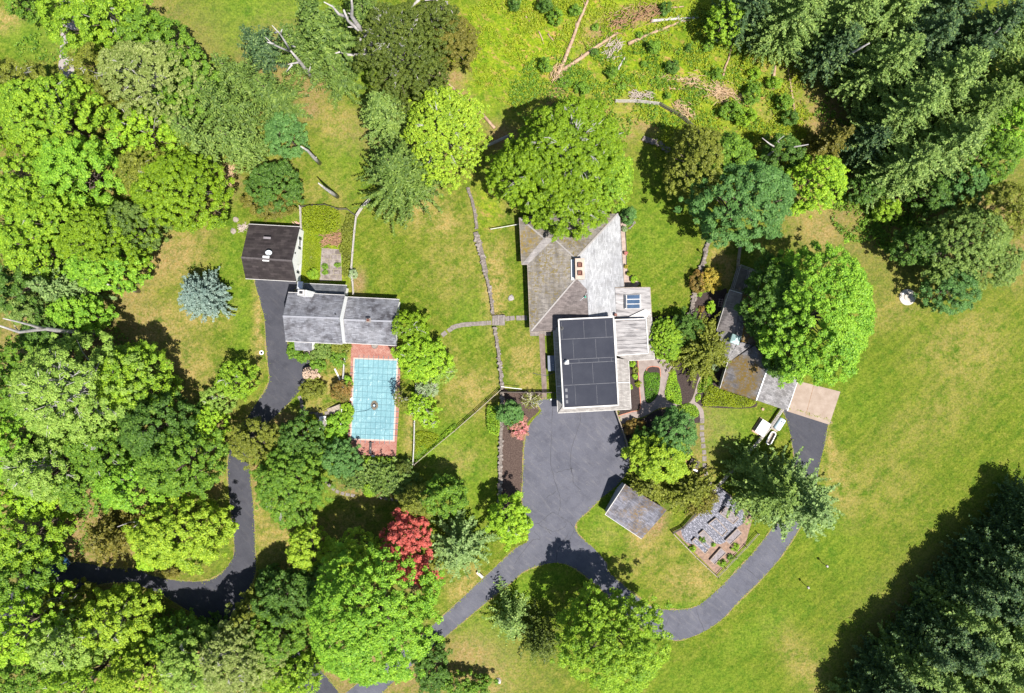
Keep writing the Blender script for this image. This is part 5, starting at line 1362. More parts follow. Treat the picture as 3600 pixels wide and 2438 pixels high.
# pickup on the shaded drive
def pickup():
    a = at(z12, 325, 768); b = at(z12, 462, 662); c = (a + b) / 2; d = (b - a).normalized(); ang = math.atan2(d.y, d.x)
    t = thing('pickup_truck', c, 'dark blue pickup truck parked on the shaded end of the west driveway', 'truck', None, 0)
    R3 = Matrix.Rotation(ang, 3, 'Z'); q = lambda x, y, z: c + R3 @ Vector((x, y, z))
    PNT = plain('truck_paint', (.020, .060, .120), (.025, .07, .14), 1, rough=.25, spec=.6); L, W = 5.2, 1.9
    def ringp(prof, hw, nm, mat, par=t):
        mb = MB(); n = len(prof)
        vs = [q(x, s * (hw - (.12 if z > 1.2 else 0)), z) for s in (-1, 1) for x, z in prof]
        mb.add(vs, [tuple(range(n))[::-1], tuple(range(n, 2 * n))] + [(i, (i + 1) % n, n + (i + 1) % n, n + i) for i in range(n)])
        return mb.build(nm, mat, par)
    body = ringp([(-2.6, .45), (2.55, .45), (2.62, .8), (2.5, 1.02), (1.2, 1.12), (-.55, 1.12), (-.55, .72), (-2.55, .72)], .95, 'body', PNT)
    for s in (-1, 1): MB().bar(q(-.55, s * .90, .92), q(-2.58, s * .90, .92), .10, .42).build('bed_side', PNT, t)
    MB().bar(q(-2.56, -.9, .92), q(-2.56, .9, .92), .08, .42).build('tailgate', PNT, t)
    ringp([(1.15, 1.12), (.45, 1.68), (-.35, 1.72), (-.58, 1.12)], .86, 'cab', PNT)
    MB().slab([q(1.14, -.74, 1.16), q(1.14, .74, 1.16), q(.50, .66, 1.68), q(.50, -.66, 1.68)], .03).build('windscreen', GLASS, t)
    for x in (-1.65, 1.6):
        for s in (-1, 1):
            w = MB().tube([q(x, s * .72, .38), q(x, s * .96, .38)], .38, 16).build('wheel', BLACK, t); MB().tube([q(x, s * .90, .38), q(x, s * .975, .38)], .20, 10).build('rim', METAL, w)
    for s in (-1, 1):
        MB().bar(q(2.6, s * .7, .82), q(2.64, s * .7, .82), .3, .16).build('headlight', PLASTIC, t); MB().bar(q(.85, s * 1.02, 1.2), q(1.0, s * 1.02, 1.2), .2, .16).build('mirror', BLACK, t)
pickup()
# tarpaulin at the lower right
g = [at(z42, *p) for p in ((1515, 1405), (1590, 1445), (1555, 1475), (1500, 1440))]
tag(MB().slab([p + Vector((0, 0, .5 + .2 * i)) for i, p in enumerate(g)], .05).build('blue_tarpaulin', plain('tarp', (.20, .42, .75), (.65, .75, .85), 3)), 'blue and white tarpaulin among the pines at the bottom right', 'tarpaulin')
# pink scrap timber beside the garage
t = thing('timber_pile', at(zA, 865, 335), 'small heap of reddish laths behind the garage corner', 'timber pile'); mb = MB(); rnd = random.Random(8)
for k in range(9): a = at(zA, 815 + k * 11, 315 + (k % 3) * 10); mb.bar(a + Vector((0, 0, .1 + .03 * k)), a + Vector((rnd.uniform(.4, 1.2), -rnd.uniform(.3, .7), .15 + .03 * k)), .07)
mb.build('laths', plain('red_lath', (.46, .24, .18), (.56, .36, .30), 3), t)
for x, y, lab in ((35, 285, 'pale rock beside the upper left corner of the garage'), (5, 445, 'pale rock left of the garage roof')):
    tag(MB().rock(at(zA, x, y), .5, random.Random(x), .5).build('rock', plain('pale_rock', (.30, .25, .21), (.20, .17, .14), 3)), lab, 'rock')
for zf, x, y, lab in ((z22, 1650, 1490, 'split pale stump on the dry ground at the bottom edge'), (z22, 430, 250, 'weathered stump with roots at the edge of the lawn below the juniper')):
    tag(MB().rock(at(zf, x, y), .5, random.Random(x), .8).build('stump', DEADWOOD), lab, 'stump')

# ------------------------------------------------------------------ dead trunks, snags and fallen logs
def snag(zf, segs, h, label, r=.33, name='dead_tree', mat=DEADWOOD):
    """segs: list of polylines [(px,py,height fraction)...] seen in the picture; first starts at the foot"""
    base = PZ(zf, *segs[0][0][:2], 0); t = thing(name, base, label, 'dead tree')
    for i, s in enumerate(segs):
        pts = [PZ(zf, q[0], q[1], q[2] * h) for q in s]; n = len(pts)
        rr0 = r * (1 if i == 0 else (s[0][3] if len(s[0]) > 3 else .42)) * 1.0
        rads = [max(.03, rr0 * (1 - .75 * k / max(1, n - 1))) for k in range(n)]
        MB().tube(pts, rads, 9).build('trunk' if i == 0 else 'branch', mat, t, True)
    return t
snag(z20, [[(385, 540, 0), (345, 480, .22), (285, 405, .48), (230, 340, .70)], [(230, 340, .70), (195, 280, .83), (165, 235, .93), (110, 175, 1.05)], [(225, 350, .66), (170, 328, .78), (110, 300, .9), (65, 255, 1.0)], [(245, 315, .72), (268, 320, .8)],
           [(165, 235, .9), (178, 200, 1.0)], [(295, 425, .42), (240, 435, .45), (218, 440, .5)], [(245, 440, .45), (205, 492, .4)], [(360, 500, .2), (375, 430, .3)], [(130, 225, .9), (155, 215, .95)], [(120, 300, .9), (75, 288, .95)]], 17, 'forked silver dead tree leaning over the spruces at the upper left', .42)
snag(z20, [[(800, 405, 0), (760, 370, .12), (720, 290, .32), (705, 255, .42)], [(800, 400, 0, 1.0), (798, 350, .15), (775, 280, .35), (730, 225, .52), (680, 190, .62), (625, 140, .75), (598, 70, .95)], [(735, 230, .5, .8), (690, 170, .65), (650, 110, .8), (655, 50, .95), (648, -20, 1.1)],
           [(625, 120, .75, .5), (560, 95, .85), (520, 45, .95), (462, 15, 1.05)], [(745, 380, .15, .6), (700, 375, .22), (630, 375, .3), (570, 355, .35), (505, 375, .4)], [(780, 415, .05, .5), (730, 385, .15)], [(740, 225, .5, .4), (790, 205, .5), (820, 225, .55)], [(795, 330, .2, .3), (850, 330, .25)], [(680, 185, .6, .4), (625, 185, .7)], [(650, 100, .8, .3), (625, 90, .85)]],
     16, 'large many armed silver dead tree at the top of the small clearing', .5)
snag(z20, [[(1300, 130, 0), (1280, 80, .3), (1245, 30, .55), (1225, -20, .8)], [(1260, 50, .45, .5), (1200, -5, .7), (1150, 5, .8)], [(1285, 50, .4, .4), (1305, 10, .6)], [(1110, 0, .6, .5), (1060, 45, .5), (1035, 75, .4)], [(1290, 10, .5, .3), (1330, 70, .5), (1348, 118, .5)]], 15, 'white dead tree cut by the top edge above the olive juniper', .42)
snag(z20, [[(555, 1340, 0), (510, 1310, .35), (465, 1280, .7), (425, 1248, 1.0)], [(470, 1285, .6, .5), (450, 1272, .8)]], 9.5, 'bare pale snag standing on the clearing above the clipped hedge', .36, 'snag')
snag(z20, [[(432, 1112, 0), (395, 1075, .35), (350, 1025, .75), (305, 998, 1.0)], [(400, 1085, .3, .5), (412, 1070, .35)]], 9.5, 'bare pale snag standing beside the small round tree', .36, 'snag')
snag(z11, [[(650, 692, 0), (560, 680, .2), (450, 685, .4), (310, 665, .62), (250, 672, .7), (130, 688, .85), (60, 665, .95), (-20, 640, 1.05)], [(310, 665, .62, .6), (255, 655, .7), (210, 640, .8), (110, 615, .92), (20, 595, 1.02)], [(130, 690, .8, .3), (95, 640, .9)]], 19, 'very tall bare trunk leaning over the shade at the left edge', .42)
snag(z11, [[(945, 410, 0), (880, 400, .3), (820, 395, .6), (730, 362, 1.0)], [(915, 405, .1, .8), (868, 385, .15)]], 9, 'pale bare trunk at the edge of the wood left of the blue spruce', .34, 'snag')
snag(z10, [[(1490, 1335, 0), (1420, 1320, .4), (1355, 1295, .9)]], 6, 'short pale trunk at the right edge of the dark forest tree', .3, 'snag')
snag(z10, [[(735, 972, 0), (680, 950, .4), (608, 925, 1.0)]], 8, 'brown standing trunk in the narrow dry gap of the wood', .36, 'snag', LOGWOOD)
snag(z10, [[(915, 860, 0), (880, 800, .4), (850, 770, .6), (825, 735, .8)], [(900, 850, .1, .7), (820, 810, .5), (735, 775, .8)], [(905, 850, .1, .7), (960, 825, .5), (975, 790, .7)], [(880, 800, .4, .5), (895, 755, .7)], [(840, 815, .4, .4), (790, 830, .6)], [(870, 780, .5, .4), (880, 735, .8)]], 8, 'pale fan of bare branches above the bright yellow-green tree', .16)
snag(z22, [[(650, 1165, .7), (660, 1120, .75), (730, 1040, .85), (840, 930, .98)], [(660, 1130, .72, .8), (610, 1135, .75)]], 19.5, 'grey leaning branch lying across the crown of the big bottom maple', .2, 'dead_branch')
snag(z40, [[(375, 500, 0), (430, 440, .25), (500, 395, .5), (600, 345, .8), (690, 295, 1.0)]], 15, 'grey dead trunk leaning across the dark gap in the top right wood', .36)
snag(z40, [[(720, 800, 0), (790, 740, .4), (860, 690, .7)]], 9, 'dark bare trunk in the gap of the right wood', .26, 'snag')
snag(z40, [[(1390, 1080, .3), (1450, 1040, .5), (1520, 1005, .75), (1640, 935, 1.0)], [(1520, 1005, .75, .6), (1550, 965, .85)], [(1500, 1015, .7, .6), (1520, 1070, .7)]], 12, 'thin silver dead branch over the green trees at the right edge', .16, 'dead_branch')
snag(z40, [[(1380, 390, 0), (1450, 310, .4), (1520, 250, .7), (1580, 190, .95)]], 15, 'brown dead trunk in the black gap near the upper right corner', .33)
snag(z40, [[(0, 1060, .5), (60, 1015, .6), (90, 1000, .65)], [(90, 1000, .65, .9), (160, 1005, .8), (275, 985, 1.0)], [(60, 1010, .62, .7), (10, 980, .8), (-40, 940, .9)], [(90, 985, .65, .5), (65, 960, .8), (110, 925, .9)]], 11, 'twisted grey bare branches between the olive tree and the dark maple', .22, 'dead_branch')
snag(z12, [[(1040, 380, .3), (960, 400, .5), (880, 410, .7), (800, 440, .9)], [(960, 400, .5, .8), (905, 448, .7)]], 9, 'forked white branch over the brown conifer in the lower left wood', .16, 'dead_branch')
snag(z12, [[(300, 210, .5), (240, 260, .6), (170, 340, .8)], [(240, 260, .6, .9), (195, 350, .8)], [(245, 270, .6, .8), (235, 320, .8)]], 10, 'three pronged white branch in the dark gap at the left edge', .12, 'dead_branch')
snag(z22, [[(370, 485, 0), (385, 455, .5), (400, 440, .9)]], 4.5, 'broken trunk with root flare casting a shadow on the dry lawn', .34, 'snag', LOGWOOD)
def log(zf, pts, label, r=.3, mat=LOGWOOD, branches=0):
    g = [PZ(zf, x, y, r * .8) for x, y in pts]; n = len(g); base = g[0].copy(); base.z = 0
    t = thing('fallen_log', base, label, 'log', 'fallen trunks in the rough meadow')
    MB().tube([Vector(p) for p in smooth_poly([tuple(p) for p in g], 3, False)], [r * (1 - .5 * k / (3 * (n - 1))) for k in range(3 * (n - 1) + 1)], 8).build('trunk', mat, t, True)
    rnd = random.Random(len(label)); a, b = g[0], g[-1]
    for k in range(branches):
        p = a.lerp(b, rnd.uniform(.3, .95)); d = (b - a).normalized(); s = rnd.choice((-1, 1))
        e = p + d * rnd.uniform(.5, 1.3) + Vector((-d.y, d.x, 0)) * s * rnd.uniform(.3, .9) + Vector((0, 0, rnd.uniform(0, .4)))
        MB().tube([p, p.lerp(e, .6) + Vector((0, 0, .1)), e], [.07, .045, .015], 5).build('branch', mat, t)
log(z30, [(315, 505), (350, 430), (380, 350), (420, 250), (450, 160), (490, 70), (525, -20)], 'longest fallen trunk rising steeply to the top edge of the meadow', .36, branches=5)
log(z30, [(350, 475), (450, 410), (560, 330), (650, 270), (720, 225)], 'fallen trunk running from the root plate up to the brown branch pile', .34, branches=6)
log(z30, [(790, 300), (870, 265), (960, 225), (1060, 185), (1180, 135)], 'barkless fallen trunk right of the brown branch pile', .30, branches=5)
log(z30, [(945, 145), (1040, 135), (1150, 128), (1270, 122)], 'pale upper trunk leading into the dark conifers', .26, DEADWOOD, 4)
log(z30, [(720, 475), (745, 430), (770, 390)], 'short pale broken trunk in the middle of the meadow', .2, DEADWOOD)
log(z30, [(90, 110), (120, 145), (145, 175)], 'short log at the upper left of the meadow', .15)
log(z30, [(182, 215), (205, 265), (215, 300)], 'thin pale log left of the long trunk', .12)
log(z30, [(245, 232), (285, 282)], 'stubby pale log beside the thin one', .16)
log(z30, [(690, 575), (760, 582), (830, 588)], 'thin log lying level above the silver fence', .13)
log(z30, [(1060, 600), (1150, 608), (1230, 612)], 'thin reddish log right of the brush pile', .16)
log(z30, [(1438, 520), (1450, 460), (1475, 400), (1500, 280)], 'red brown trunk coming out of the dark conifer shade', .2)
log(z40, [(30, 605), (38, 530), (50, 450)], 'thick orange trunk at the right border of the meadow', .34)
log(z40, [(190, 810), (178, 740), (160, 620), (145, 520), (128, 410)], 'long thin orange trunk right of the thick one', .20, branches=2)
log(z20, [(1625, 875), (1560, 800), (1480, 710), (1390, 640), (1265, 530), (1240, 470)], 'long straight fallen trunk pointing from the yellow tree to the olive juniper', .26, branches=3)
log(z30, [(700, 90), (760, 65), (810, 45)], 'slender log near the top of the meadow', .12)
log(z30, [(1080, 55), (1170, 45)], 'short pinkish log near the top edge', .16)
log(z20, [(370, 478), (410, 455)], 'short sawn log at the foot of the forked dead tree', .16, DEADWOOD)
log(z20, [(428, 470), (435, 440)], 'tiny sawn log beside the short one', .14, DEADWOOD)
# root plate and brush
def brush(zf, x, y, w, l, ang, label, n=90, mat=None, seed=1, h=.7):
    c = at(zf, x, y); rnd = random.Random(seed); t = thing('brush_pile', c, label, 'brush pile'); mb = MB(); d = Vector((math.cos(ang), math.sin(ang), 0)); q = Vector((-d.y, d.x, 0))
    for k in range(n):
        p = c + d * rnd.uniform(-l, l) + q * rnd.gauss(0, w * .5) + Vector((0, 0, rnd.uniform(.05, h)))
        a = ang + rnd.gauss(0, .6); e = Vector((math.cos(a), math.sin(a), rnd.uniform(-.25, .25))) * rnd.uniform(.4, 1.3)
        mb.tube([p - e * .5, p + Vector((0, 0, .06)), p + e * .5], [.05, .045, .015], 4)
    mb.build('branches', mat or plain('brush_red', (.24, .13, .075), (.38, .22, .13), 2.5), t)
brush(z30, 830, 130, 1.5, 4.0, .35, 'large heap of reddish brown branches at the top of the meadow', 240, seed=2, h=1.2)
brush(z30, 1330, 600, 1.4, 3.6, -.35, 'long pile of tan dead branches in the right of the meadow', 170, plain('brush_tan', (.38, .25, .14), (.50, .36, .23), 2.5), 3)
brush(z30, 1470, 655, .9, 2.4, -.3, 'smaller tan branch pile beyond the long one', 90, MATS['brush_tan'], 4)
brush(z30, 880, 655, .8, 1.7, 0, 'heap of grey sticks just above the silver fence', 80, plain('brush_grey', (.32, .26, .22), (.48, .40, .34), 2.5), 5)
brush(z30, 1170, 760, .8, 1.8, -.8, 'pinkish brush heap outside the dark curved fence', 80, MATS['brush_tan'], 6)
brush(z30, 690, 340, 1.3, 1.6, .9, 'brownish thicket of twigs in the middle of the meadow', 90, MATS['brush_grey'], 7)
brush(z30, 310, 500, .9, 1.2, 1.2, 'upturned root plate at the foot of the two long trunks', 80, MATS['brush_tan'], 8)
brush(z30, 1140, 545, .6, 3.0, -.15, 'thin scatter of tan sticks left of the long pile', 60, MATS['brush_tan'], 9, .3)
brush(zA, 1360, 560, 1.2, 1.5, .2, 'heap of brown cuttings at the top of the flagstone patio', 120, MATS['brush_red'], 10, .5)
brush(z10, 1560, 1200, 1.0, 1.6, 1.2, 'pale pink brush heap at the edge of the wood above the garage', 90, MATS['brush_tan'], 11, .5)
brush(z10, 1330, 1190, 1.2, 1.2, .3, 'grey fallen twigs between the forest trees above the garage', 70, MATS['brush_grey'], 12, 1.2)
brush(zA, 155, 395, .5, .6, .3, 'low clump of twigs left of the garage roof', 40, MATS['brush_grey'], 13, .4)
# ------------------------------------------------------------------ trees
FG = 'trees of the left wood'
def B(*a, **k): return broad(*a, **k)
# upper left
B(40, 2, 42, 30, 9, 'mid', 'small dark green tree cut by the upper left corner')
B(165, 55, 58, 68, 13, 'bright', 'bright green tree over the grey lane at the upper left', .8)
B(265, 45, 95, 62, 15, 'bright', 'wide yellow-green tree right of the grey lane, touching the top edge', .8, twigs=6)
B(350, 85, 72, 52, 14, 'mid', 'darker green tree at the right end of the top left group of trees', .75)
B(235, 165, 72, 62, 13, 'olive', 'loose olive green tree just below the grey lane', .6, .24, .7, twigs=5, gap=.8)
B(345, 180, 118, 84, 17, 'birch', 'broad pale olive tree with fine whitish leaves in the upper left wood', .55, .24, .95, twigs=16, bark=PALEBARK)
B(432, 188, 60, 78, 13, 'mid', 'yellow-green tree squeezed between the pale olive tree and the spruces', .6)
B(60, 205, 92, 62, 16, 'olive', 'olive tree with whitish branches at the left edge under the small lawn', .6, .25, .9, twigs=20)
B(120, 265, 112, 98, 17, 'bright', 'large mottled green tree casting a long shade at the upper left', .7, .27, 1.0, twigs=8)
B(15, 275, 62, 72, 14, 'moss', 'half hidden mossy green tree at the left edge', .6, twigs=8)
B(178, 388, 96, 78, 15, 'maple', 'rounded vivid green maple beside the dry gap in the wood', .85)
B(330, 300, 66, 62, 9, 'lime', 'small bright lime tree with pale bare branches above it', .6, .24, .75, gap=.75, twigs=4)
B(395, 238, 50, 45, 10, 'mid', 'small deep green tree between the lime tree and the spruces', .6)
B(405, 440, 104, 86, 14, 'moss', 'large dark leaved tree at the edge of the dry lawn, left of the round tree', .5, .25, 1.05)
B(330, 400, 52, 66, 11, 'olive', 'yellowish tree in the middle of the wood beside the dry gap', .55, twigs=3)
B(55, 425, 82, 70, 15, 'bright', 'bright tree with pale sprays at the left edge, level with the big snag clearing', .7, twigs=5)
B(18, 500, 62, 82, 14, 'lime', 'lime green tree at the left edge above the dark green one', .7)
B(128, 500, 84, 72, 14, 'bright', 'fresh green tree in the middle of the left wood', .65, twigs=3)
B(235, 545, 96, 76, 15, 'moss', 'dense grass green tree in the wood, left of the dry strip by the garage', .5, .24, 1.0)
B(300, 512, 62, 58, 12, 'spruce', 'dull green fine leaved tree at the wood corner facing the garage', .45, .22)
B(235, 610, 80, 52, 13, 'maple', 'green tree above the white tipped bare trunk', .6)
B(80, 570, 60, 62, 14, 'bright', 'sunlit green tree left of the grass green one', .6)
B(40, 650, 66, 58, 14, 'deep', 'dark green tree with deep gaps near the left edge', .6, gap=.85)
conifer(150, 655, 62, 14, 'greypine', 'pale blue-green soft pine among the leafy trees at the left', 'pine_tree', fluff=.25, w=.2, spacing=.28)
B(175, 712, 66, 44, 10, 'maple', 'low green tree just above the very tall bare trunk', .6)
B(70, 705, 52, 40, 10, 'pine', 'small dusty green tree above the very tall bare trunk, at the left', .5)
B(120, 760, 75, 40, 9, 'deep', 'dark tree in the shade below the very tall bare trunk', .6)
# middle left
B(175, 885, 138, 118, 21, 'pale', 'huge pale green tree with white limbs in its middle, the largest of the left wood', .75, .28, .95, twigs=55, bark=PALEBARK)
B(300, 862, 76, 88, 15, 'bright', 'dark edged green tree on the right flank of the huge pale tree', .65)
B(45, 860, 72, 92, 16, 'mid', 'green tree at the left edge beside the huge pale tree', .65, twigs=4)
B(30, 1010, 84, 84, 16, 'maple', 'leafy tree at the left edge below the huge pale tree', .65, twigs=4)
B(110, 1060, 92, 78, 16, 'pale', 'yellowish pale tree below the huge pale tree', .65, .27, .95, twigs=14)
B(235, 1020, 88, 70, 13, 'mid', 'green tree with grey sprays in the middle of the left wood, south half', .6, twigs=12)
B(355, 975, 82, 86, 15, 'deep', 'shadowy green tree at the wood edge facing the dry lawn', .65)
B(405, 1050, 86, 82, 15, 'mid', 'dark green tree reaching towards the west driveway', .6)
B(300, 1100, 84, 66, 13, 'maple', 'green tree above the forked white branch', .55, twigs=5)
B(50, 1125, 78, 52, 12, 'lime', 'lime tree at the left edge above the dark gap', .6)
B(48, 1225, 80, 72, 14, 'bright', 'bright ragged tree above the parked pickup', .65, twigs=3)
B(195, 1105, 60, 60, 12, 'mid', 'rounded tree between the dark gap and the brown conifer', .6)
conifer(255, 1215, 72, 10, 'brownol', 'olive brown conifer in the middle of the lower left wood', 'conifer', fluff=.35, w=.18, spacing=.26, shape=.6)
B(405, 1215, 112, 80, 13, 'yellow', 'bright yellow-green tree on the inside of the west driveway bend', .6, .26, 1.0)
B(352, 1262, 42, 28, 9, 'lime', 'low lime tree overhanging the bend of the west driveway', .5)
B(385, 1300, 20, 14, 1.6, 'brownol', 'low brownish bush at the inside of the driveway bend', .35, .18, name='shrub', cat='shrub')
B(35, 1310, 72, 66, 15, 'mid', 'tall tree hiding the end of the west driveway at the left edge', .65)
B(55, 1420, 92, 88, 17, 'lime', 'large lime crown at the left edge near the bottom corner', .65, twigs=6)
B(150, 1362, 62, 34, 9, 'olive', 'open olive tree just south of the shaded drive', .5, twigs=8, gap=.8)
B(262, 1405, 84, 66, 13, 'yellow', 'broad yellow-green tree south of the driveway bend', .6, .26, .95, twigs=8)
B(165, 1450, 84, 66, 16, 'pale', 'pale tree with grey twigs in the bottom left wood', .6, twigs=14)
B(55, 1535, 88, 60, 14, 'mid', 'dark green tree in the bottom left corner', .6)
B(205, 1535, 96, 58, 14, 'bright', 'green tree on the bottom edge left of the yellow one', .6, twigs=6)
B(320, 1525, 86, 70, 14, 'yellow', 'golden green tree on the bottom edge', .55, .25)
B(395, 1455, 70, 52, 10, 'mid', 'mid green tree behind the golden one', .55, twigs=4)
B(440, 1510, 80, 76, 14, 'pale', 'pale leaved tree with bare limbs near the bottom edge', .55, twigs=14)
B(545, 1490, 88, 92, 15, 'birch', 'large dusty green tree with pale branches at the bottom, left of the big maple', .55, .25, 1.0, twigs=18)
B(578, 1400, 52, 58, 10, 'olive', 'yellow-olive tree beside the drive junction', .5, twigs=4)
B(610, 1440, 70, 70, 12, 'mid', 'green tree tucked against the left side of the big maple', .5)
B(478, 1440, 40, 40, 6, 'deep', 'shaded green tree at the outside of the driveway bend', .5)
B(640, 1360, 62, 62, 11, 'deep', 'dark green tree between the dry lawn and the big maple', .6)
B(655, 1535, 72, 46, 9, 'bright', 'low green tree at the bottom edge below the big maple', .5)
B(612, 1330, 36, 44, 7, 'deep', 'dark low tree in the shade south of the drive lawn', .5)
# centre left, around the drive
B(535, 862, 46, 46, 7.5, 'bright', 'small tree with a dark shadow on the dry lawn above the drive', .45, .22, .8, gap=.8, twigs=4)
B(495, 905, 44, 38, 5, 'pale', 'airy pale green shrub tree left of the drive', .4, .2, .7, gap=.75, twigs=5)
B(475, 965, 38, 48, 6.5, 'lime', 'upright lime green small tree left of the olive tree', .45, .22, .9)
B(578, 1005, 62, 54, 9, 'olive', 'olive yellow tree overhanging the west driveway', .5, .24, 1.0)
B(655, 1100, 82, 90, 11, 'mid', 'dense dark green tree with a white twig between drive and juniper', .45, .22, 1.1, twigs=3)
B(680, 1000, 52, 56, 8, 'deep', 'dark green shrub mass south of the filter equipment', .5)
B(772, 1042, 44, 42, 6, 'teal', 'rounded blue-green shrub at the south west corner of the pool', .4, .2)
B(768, 965, 26, 30, 2.4, 'maple', 'patch of broad leaved ferns beside the timber pool steps', .4, .2, name='shrub', cat='shrub')
B(750, 1005, 28, 26, 2.2, 'maple', 'bright bushy ferns below the filter equipment', .4, .2, name='shrub', cat='shrub')
B(706, 965, 18, 24, 1.6, 'hedge', 'small yellow-green bush left of the filter tank', .3, .16, name='shrub', cat='shrub')
conifer(885, 1088, 62, 3.2, 'spruce', 'feathery juniper spreading right of the pair of bank shrubs', 'juniper', cat='shrub', ry=40, fluff=.12, shape=.5, dz=.2, nb=13, spacing=.26, z0f=.02, rise=.0, droop=-.1)
conifer(815, 1080, 44, 3.0, 'spruce', 'feathery juniper on the left of the bank below the pool', 'juniper', cat='shrub', ry=34, fluff=.12, shape=.5, dz=.22, nb=12, spacing=.26, z0f=.02, rise=.0, droop=-.1)
B(838, 1108, 22, 20, 2.6, 'bright', 'small bright green shrub standing in front of the junipers', .35, .18, name='shrub', cat='shrub')
B(915, 1062, 22, 17, 3.0, 'darkol', 'dark olive cone shrub at the corner of the pool fences', .35, .16, name='shrub', cat='shrub', rough=.06)
for i, x in enumerate((1030, 1140, 1265, 1360)):
    u, v = zC(x, 1468); B(u / 1.549, v / 1.549, (11, 18, 10, 7)[i], (9, 10, 9, 6)[i], 1.1, 'bright', ('leftmost', 'widest', 'third from the left', 'smallest and rightmost')[i] + ' of the low leafy plants south of the pool', .25, .17, name='garden_plant', cat='plant', group='leafy plants south of the pool')
# shrubs between drive and pool
B(448 * 0 + 705, 848, 20, 15, 2.6, 'bloom', 'shrub covered in pale blossom beside the drive', .3, .17, name='flowering_shrub', cat='shrub')
B(722, 828, 18, 15, 2.6, 'mid', 'dark green shrub behind the blossoming shrub', .32, .18, name='shrub', cat='shrub')
B(708, 882, 30, 26, 3.0, 'olive', 'olive green shrub below the blossoming shrub', .35, .18, name='shrub', cat='shrub')
B(774, 888, 26, 24, 3.0, 'rust', 'rusty green shrub against the pool fence', .32, .18, name='shrub', cat='shrub')
B(790, 868, 12, 16, 1.8, 'maple', 'small fern at the pool edge beside the rusty shrub', .3, .16, name='shrub', cat='shrub')
B(786, 940, 16, 26, 1.8, 'bright', 'leafy plants inside the fence west of the pool', .3, .18, name='shrub', cat='shrub')
B(769, 813, 20, 22, 2.8, 'mid', 'mottled shrub against the upper pool fence', .35, .18, name='shrub', cat='shrub')
B(772, 790, 24, 18, 2.6, 'olive', 'greyish green shrub just below the pool house eave', .32, .18, name='shrub', cat='shrub')
B(735, 797, 26, 20, 2.2, 'pine', 'soft green shrub right of the porch', .32, .17, name='shrub', cat='shrub')
B(716, 808, 14, 12, 1.8, 'pine', 'little green shrub in front of the porch steps', .3, .16, name='shrub', cat='shrub')
B(668, 795, 18, 22, 1.8, 'mid', 'low dark shrub at the left of the porch', .3, .17, name='shrub', cat='shrub')
B(688, 812, 16, 12, 1.6, 'mid', 'low green shrub between drive and porch step', .3, .17, name='shrub', cat='shrub')
# round trees of the clearing
B(645, 305, 46, 50, 8, 'teal', 'small round blue-green tree at the edge of the clearing', .4, .22, 1.1, rough=.08)
B(620, 420, 62, 54, 9, 'deep', 'round dark green tree above the garage', .45, .23, 1.1, rough=.08)
B(608, 458, 62, 40, 5, 'brownol', 'olive brown shrub below the round dark tree', .4, .2, name='shrub', cat='shrub')
conifer(460, 668, 47, 9, 'blue', 'powder blue spruce alone on the left lawn', 'blue_spruce', shape=.5, dz=.34, nb=14, spacing=.22, tw=.5, w=.17, ry=50, fluff=.2, rise=.2)
# spruces upper left centre
conifer(540, 180, 60, 15, 'spruce', 'spruce under the forked silver dead tree', dz=.75, nb=8)
conifer(515, 250, 78, 18, 'spruce', 'broad spruce in the middle of the dense spruce group', dz=.8, nb=8)
conifer(455, 315, 66, 15, 'pine', 'soft green conifer at the lower left of the spruce group', dz=.7, fluff=.15, nb=8)
conifer(545, 330, 58, 14, 'pine', 'conifer at the lower right of the spruce group by the dry edge', dz=.5, fluff=.15)
conifer(625, 225, 62, 14, 'spruce', 'low spruce between the dead tree and the teal round tree', dz=.5)
conifer(590, 110, 52, 12, 'darkfir', 'shaded small spruce at the lawn edge near the top', dz=.5)
conifer(735, 75, 84, 20, 'spruce', 'large dark spruce with drooping boughs near the top edge', dz=.9, nb=9, w=.22)
conifer(680, 115, 60, 14, 'spruce', 'spruce at the left of the large drooping one', dz=.5)
conifer(770, 175, 52, 8, 'spruce', 'low spruce at the top of the small clearing', dz=.45)
conifer(830, 35, 62, 15, 'spruce', 'spruce behind the many armed dead tree at the top edge', dz=.55)
# dark olive group and pines in the middle
B(905, 115, 96, 112, 15, 'darkol', 'large dark olive tree with fine twigs near the top', .42, .22, .9, twigs=30, rough=.2, gap=.9)
B(985, 62, 60, 66, 12, 'darkol', 'dark olive tree right of the large one', .42, .22, 1.0, twigs=8)
B(1030, 92, 56, 56, 9, 'brownol', 'brownish olive tree at the right of the dark group', .38, .2, 1.05, rough=.1)
B(955, 175, 66, 42, 9, 'darkol', 'dark low tree at the foot of the large olive tree', .4, .2)
conifer(872, 262, 66, 15, 'pine', 'grey-green pine on the right edge of the small clearing', 'pine_tree', dz=.55, fluff=.2, w=.17, nb=9, spacing=.25)
conifer(905, 400, 96, 17, 'spruce', 'very broad drooping pine over the middle lawn', 'pine_tree', dz=.5, fluff=.16, w=.17, nb=10, spacing=.26)
B(1010, 305, 92, 112, 13, 'yellow', 'yellow-green tree with dotted bright leaf tufts', .42, .25, .75, twigs=20, gap=1.1)
B(1295, 350, 128, 128, 19, 'moss', 'enormous moss green tree overhanging the north roof of the house', .55, .26, 1.05, twigs=36)
B(1215, 395, 100, 92, 16, 'moss', 'left lobe tree of the enormous moss green tree', .55, .26, 1.0, twigs=14)
B(1362, 408, 78, 80, 15, 'bright', 'right lobe tree of the enormous moss green tree by the east lawn', .5, .25, .95, twigs=10)
B(1290, 470, 90, 66, 15, 'moss', 'front tree of the enormous moss green group, tips over the roof', .5, .25, 1.0, twigs=18)
B(1428, 489, 17, 21, 4.0, 'teal', 'smooth clipped cone shrub at the north east corner of the house', .4, .14, 1.2, rough=.02, name='clipped_shrub', cat='shrub', rzf=.5)
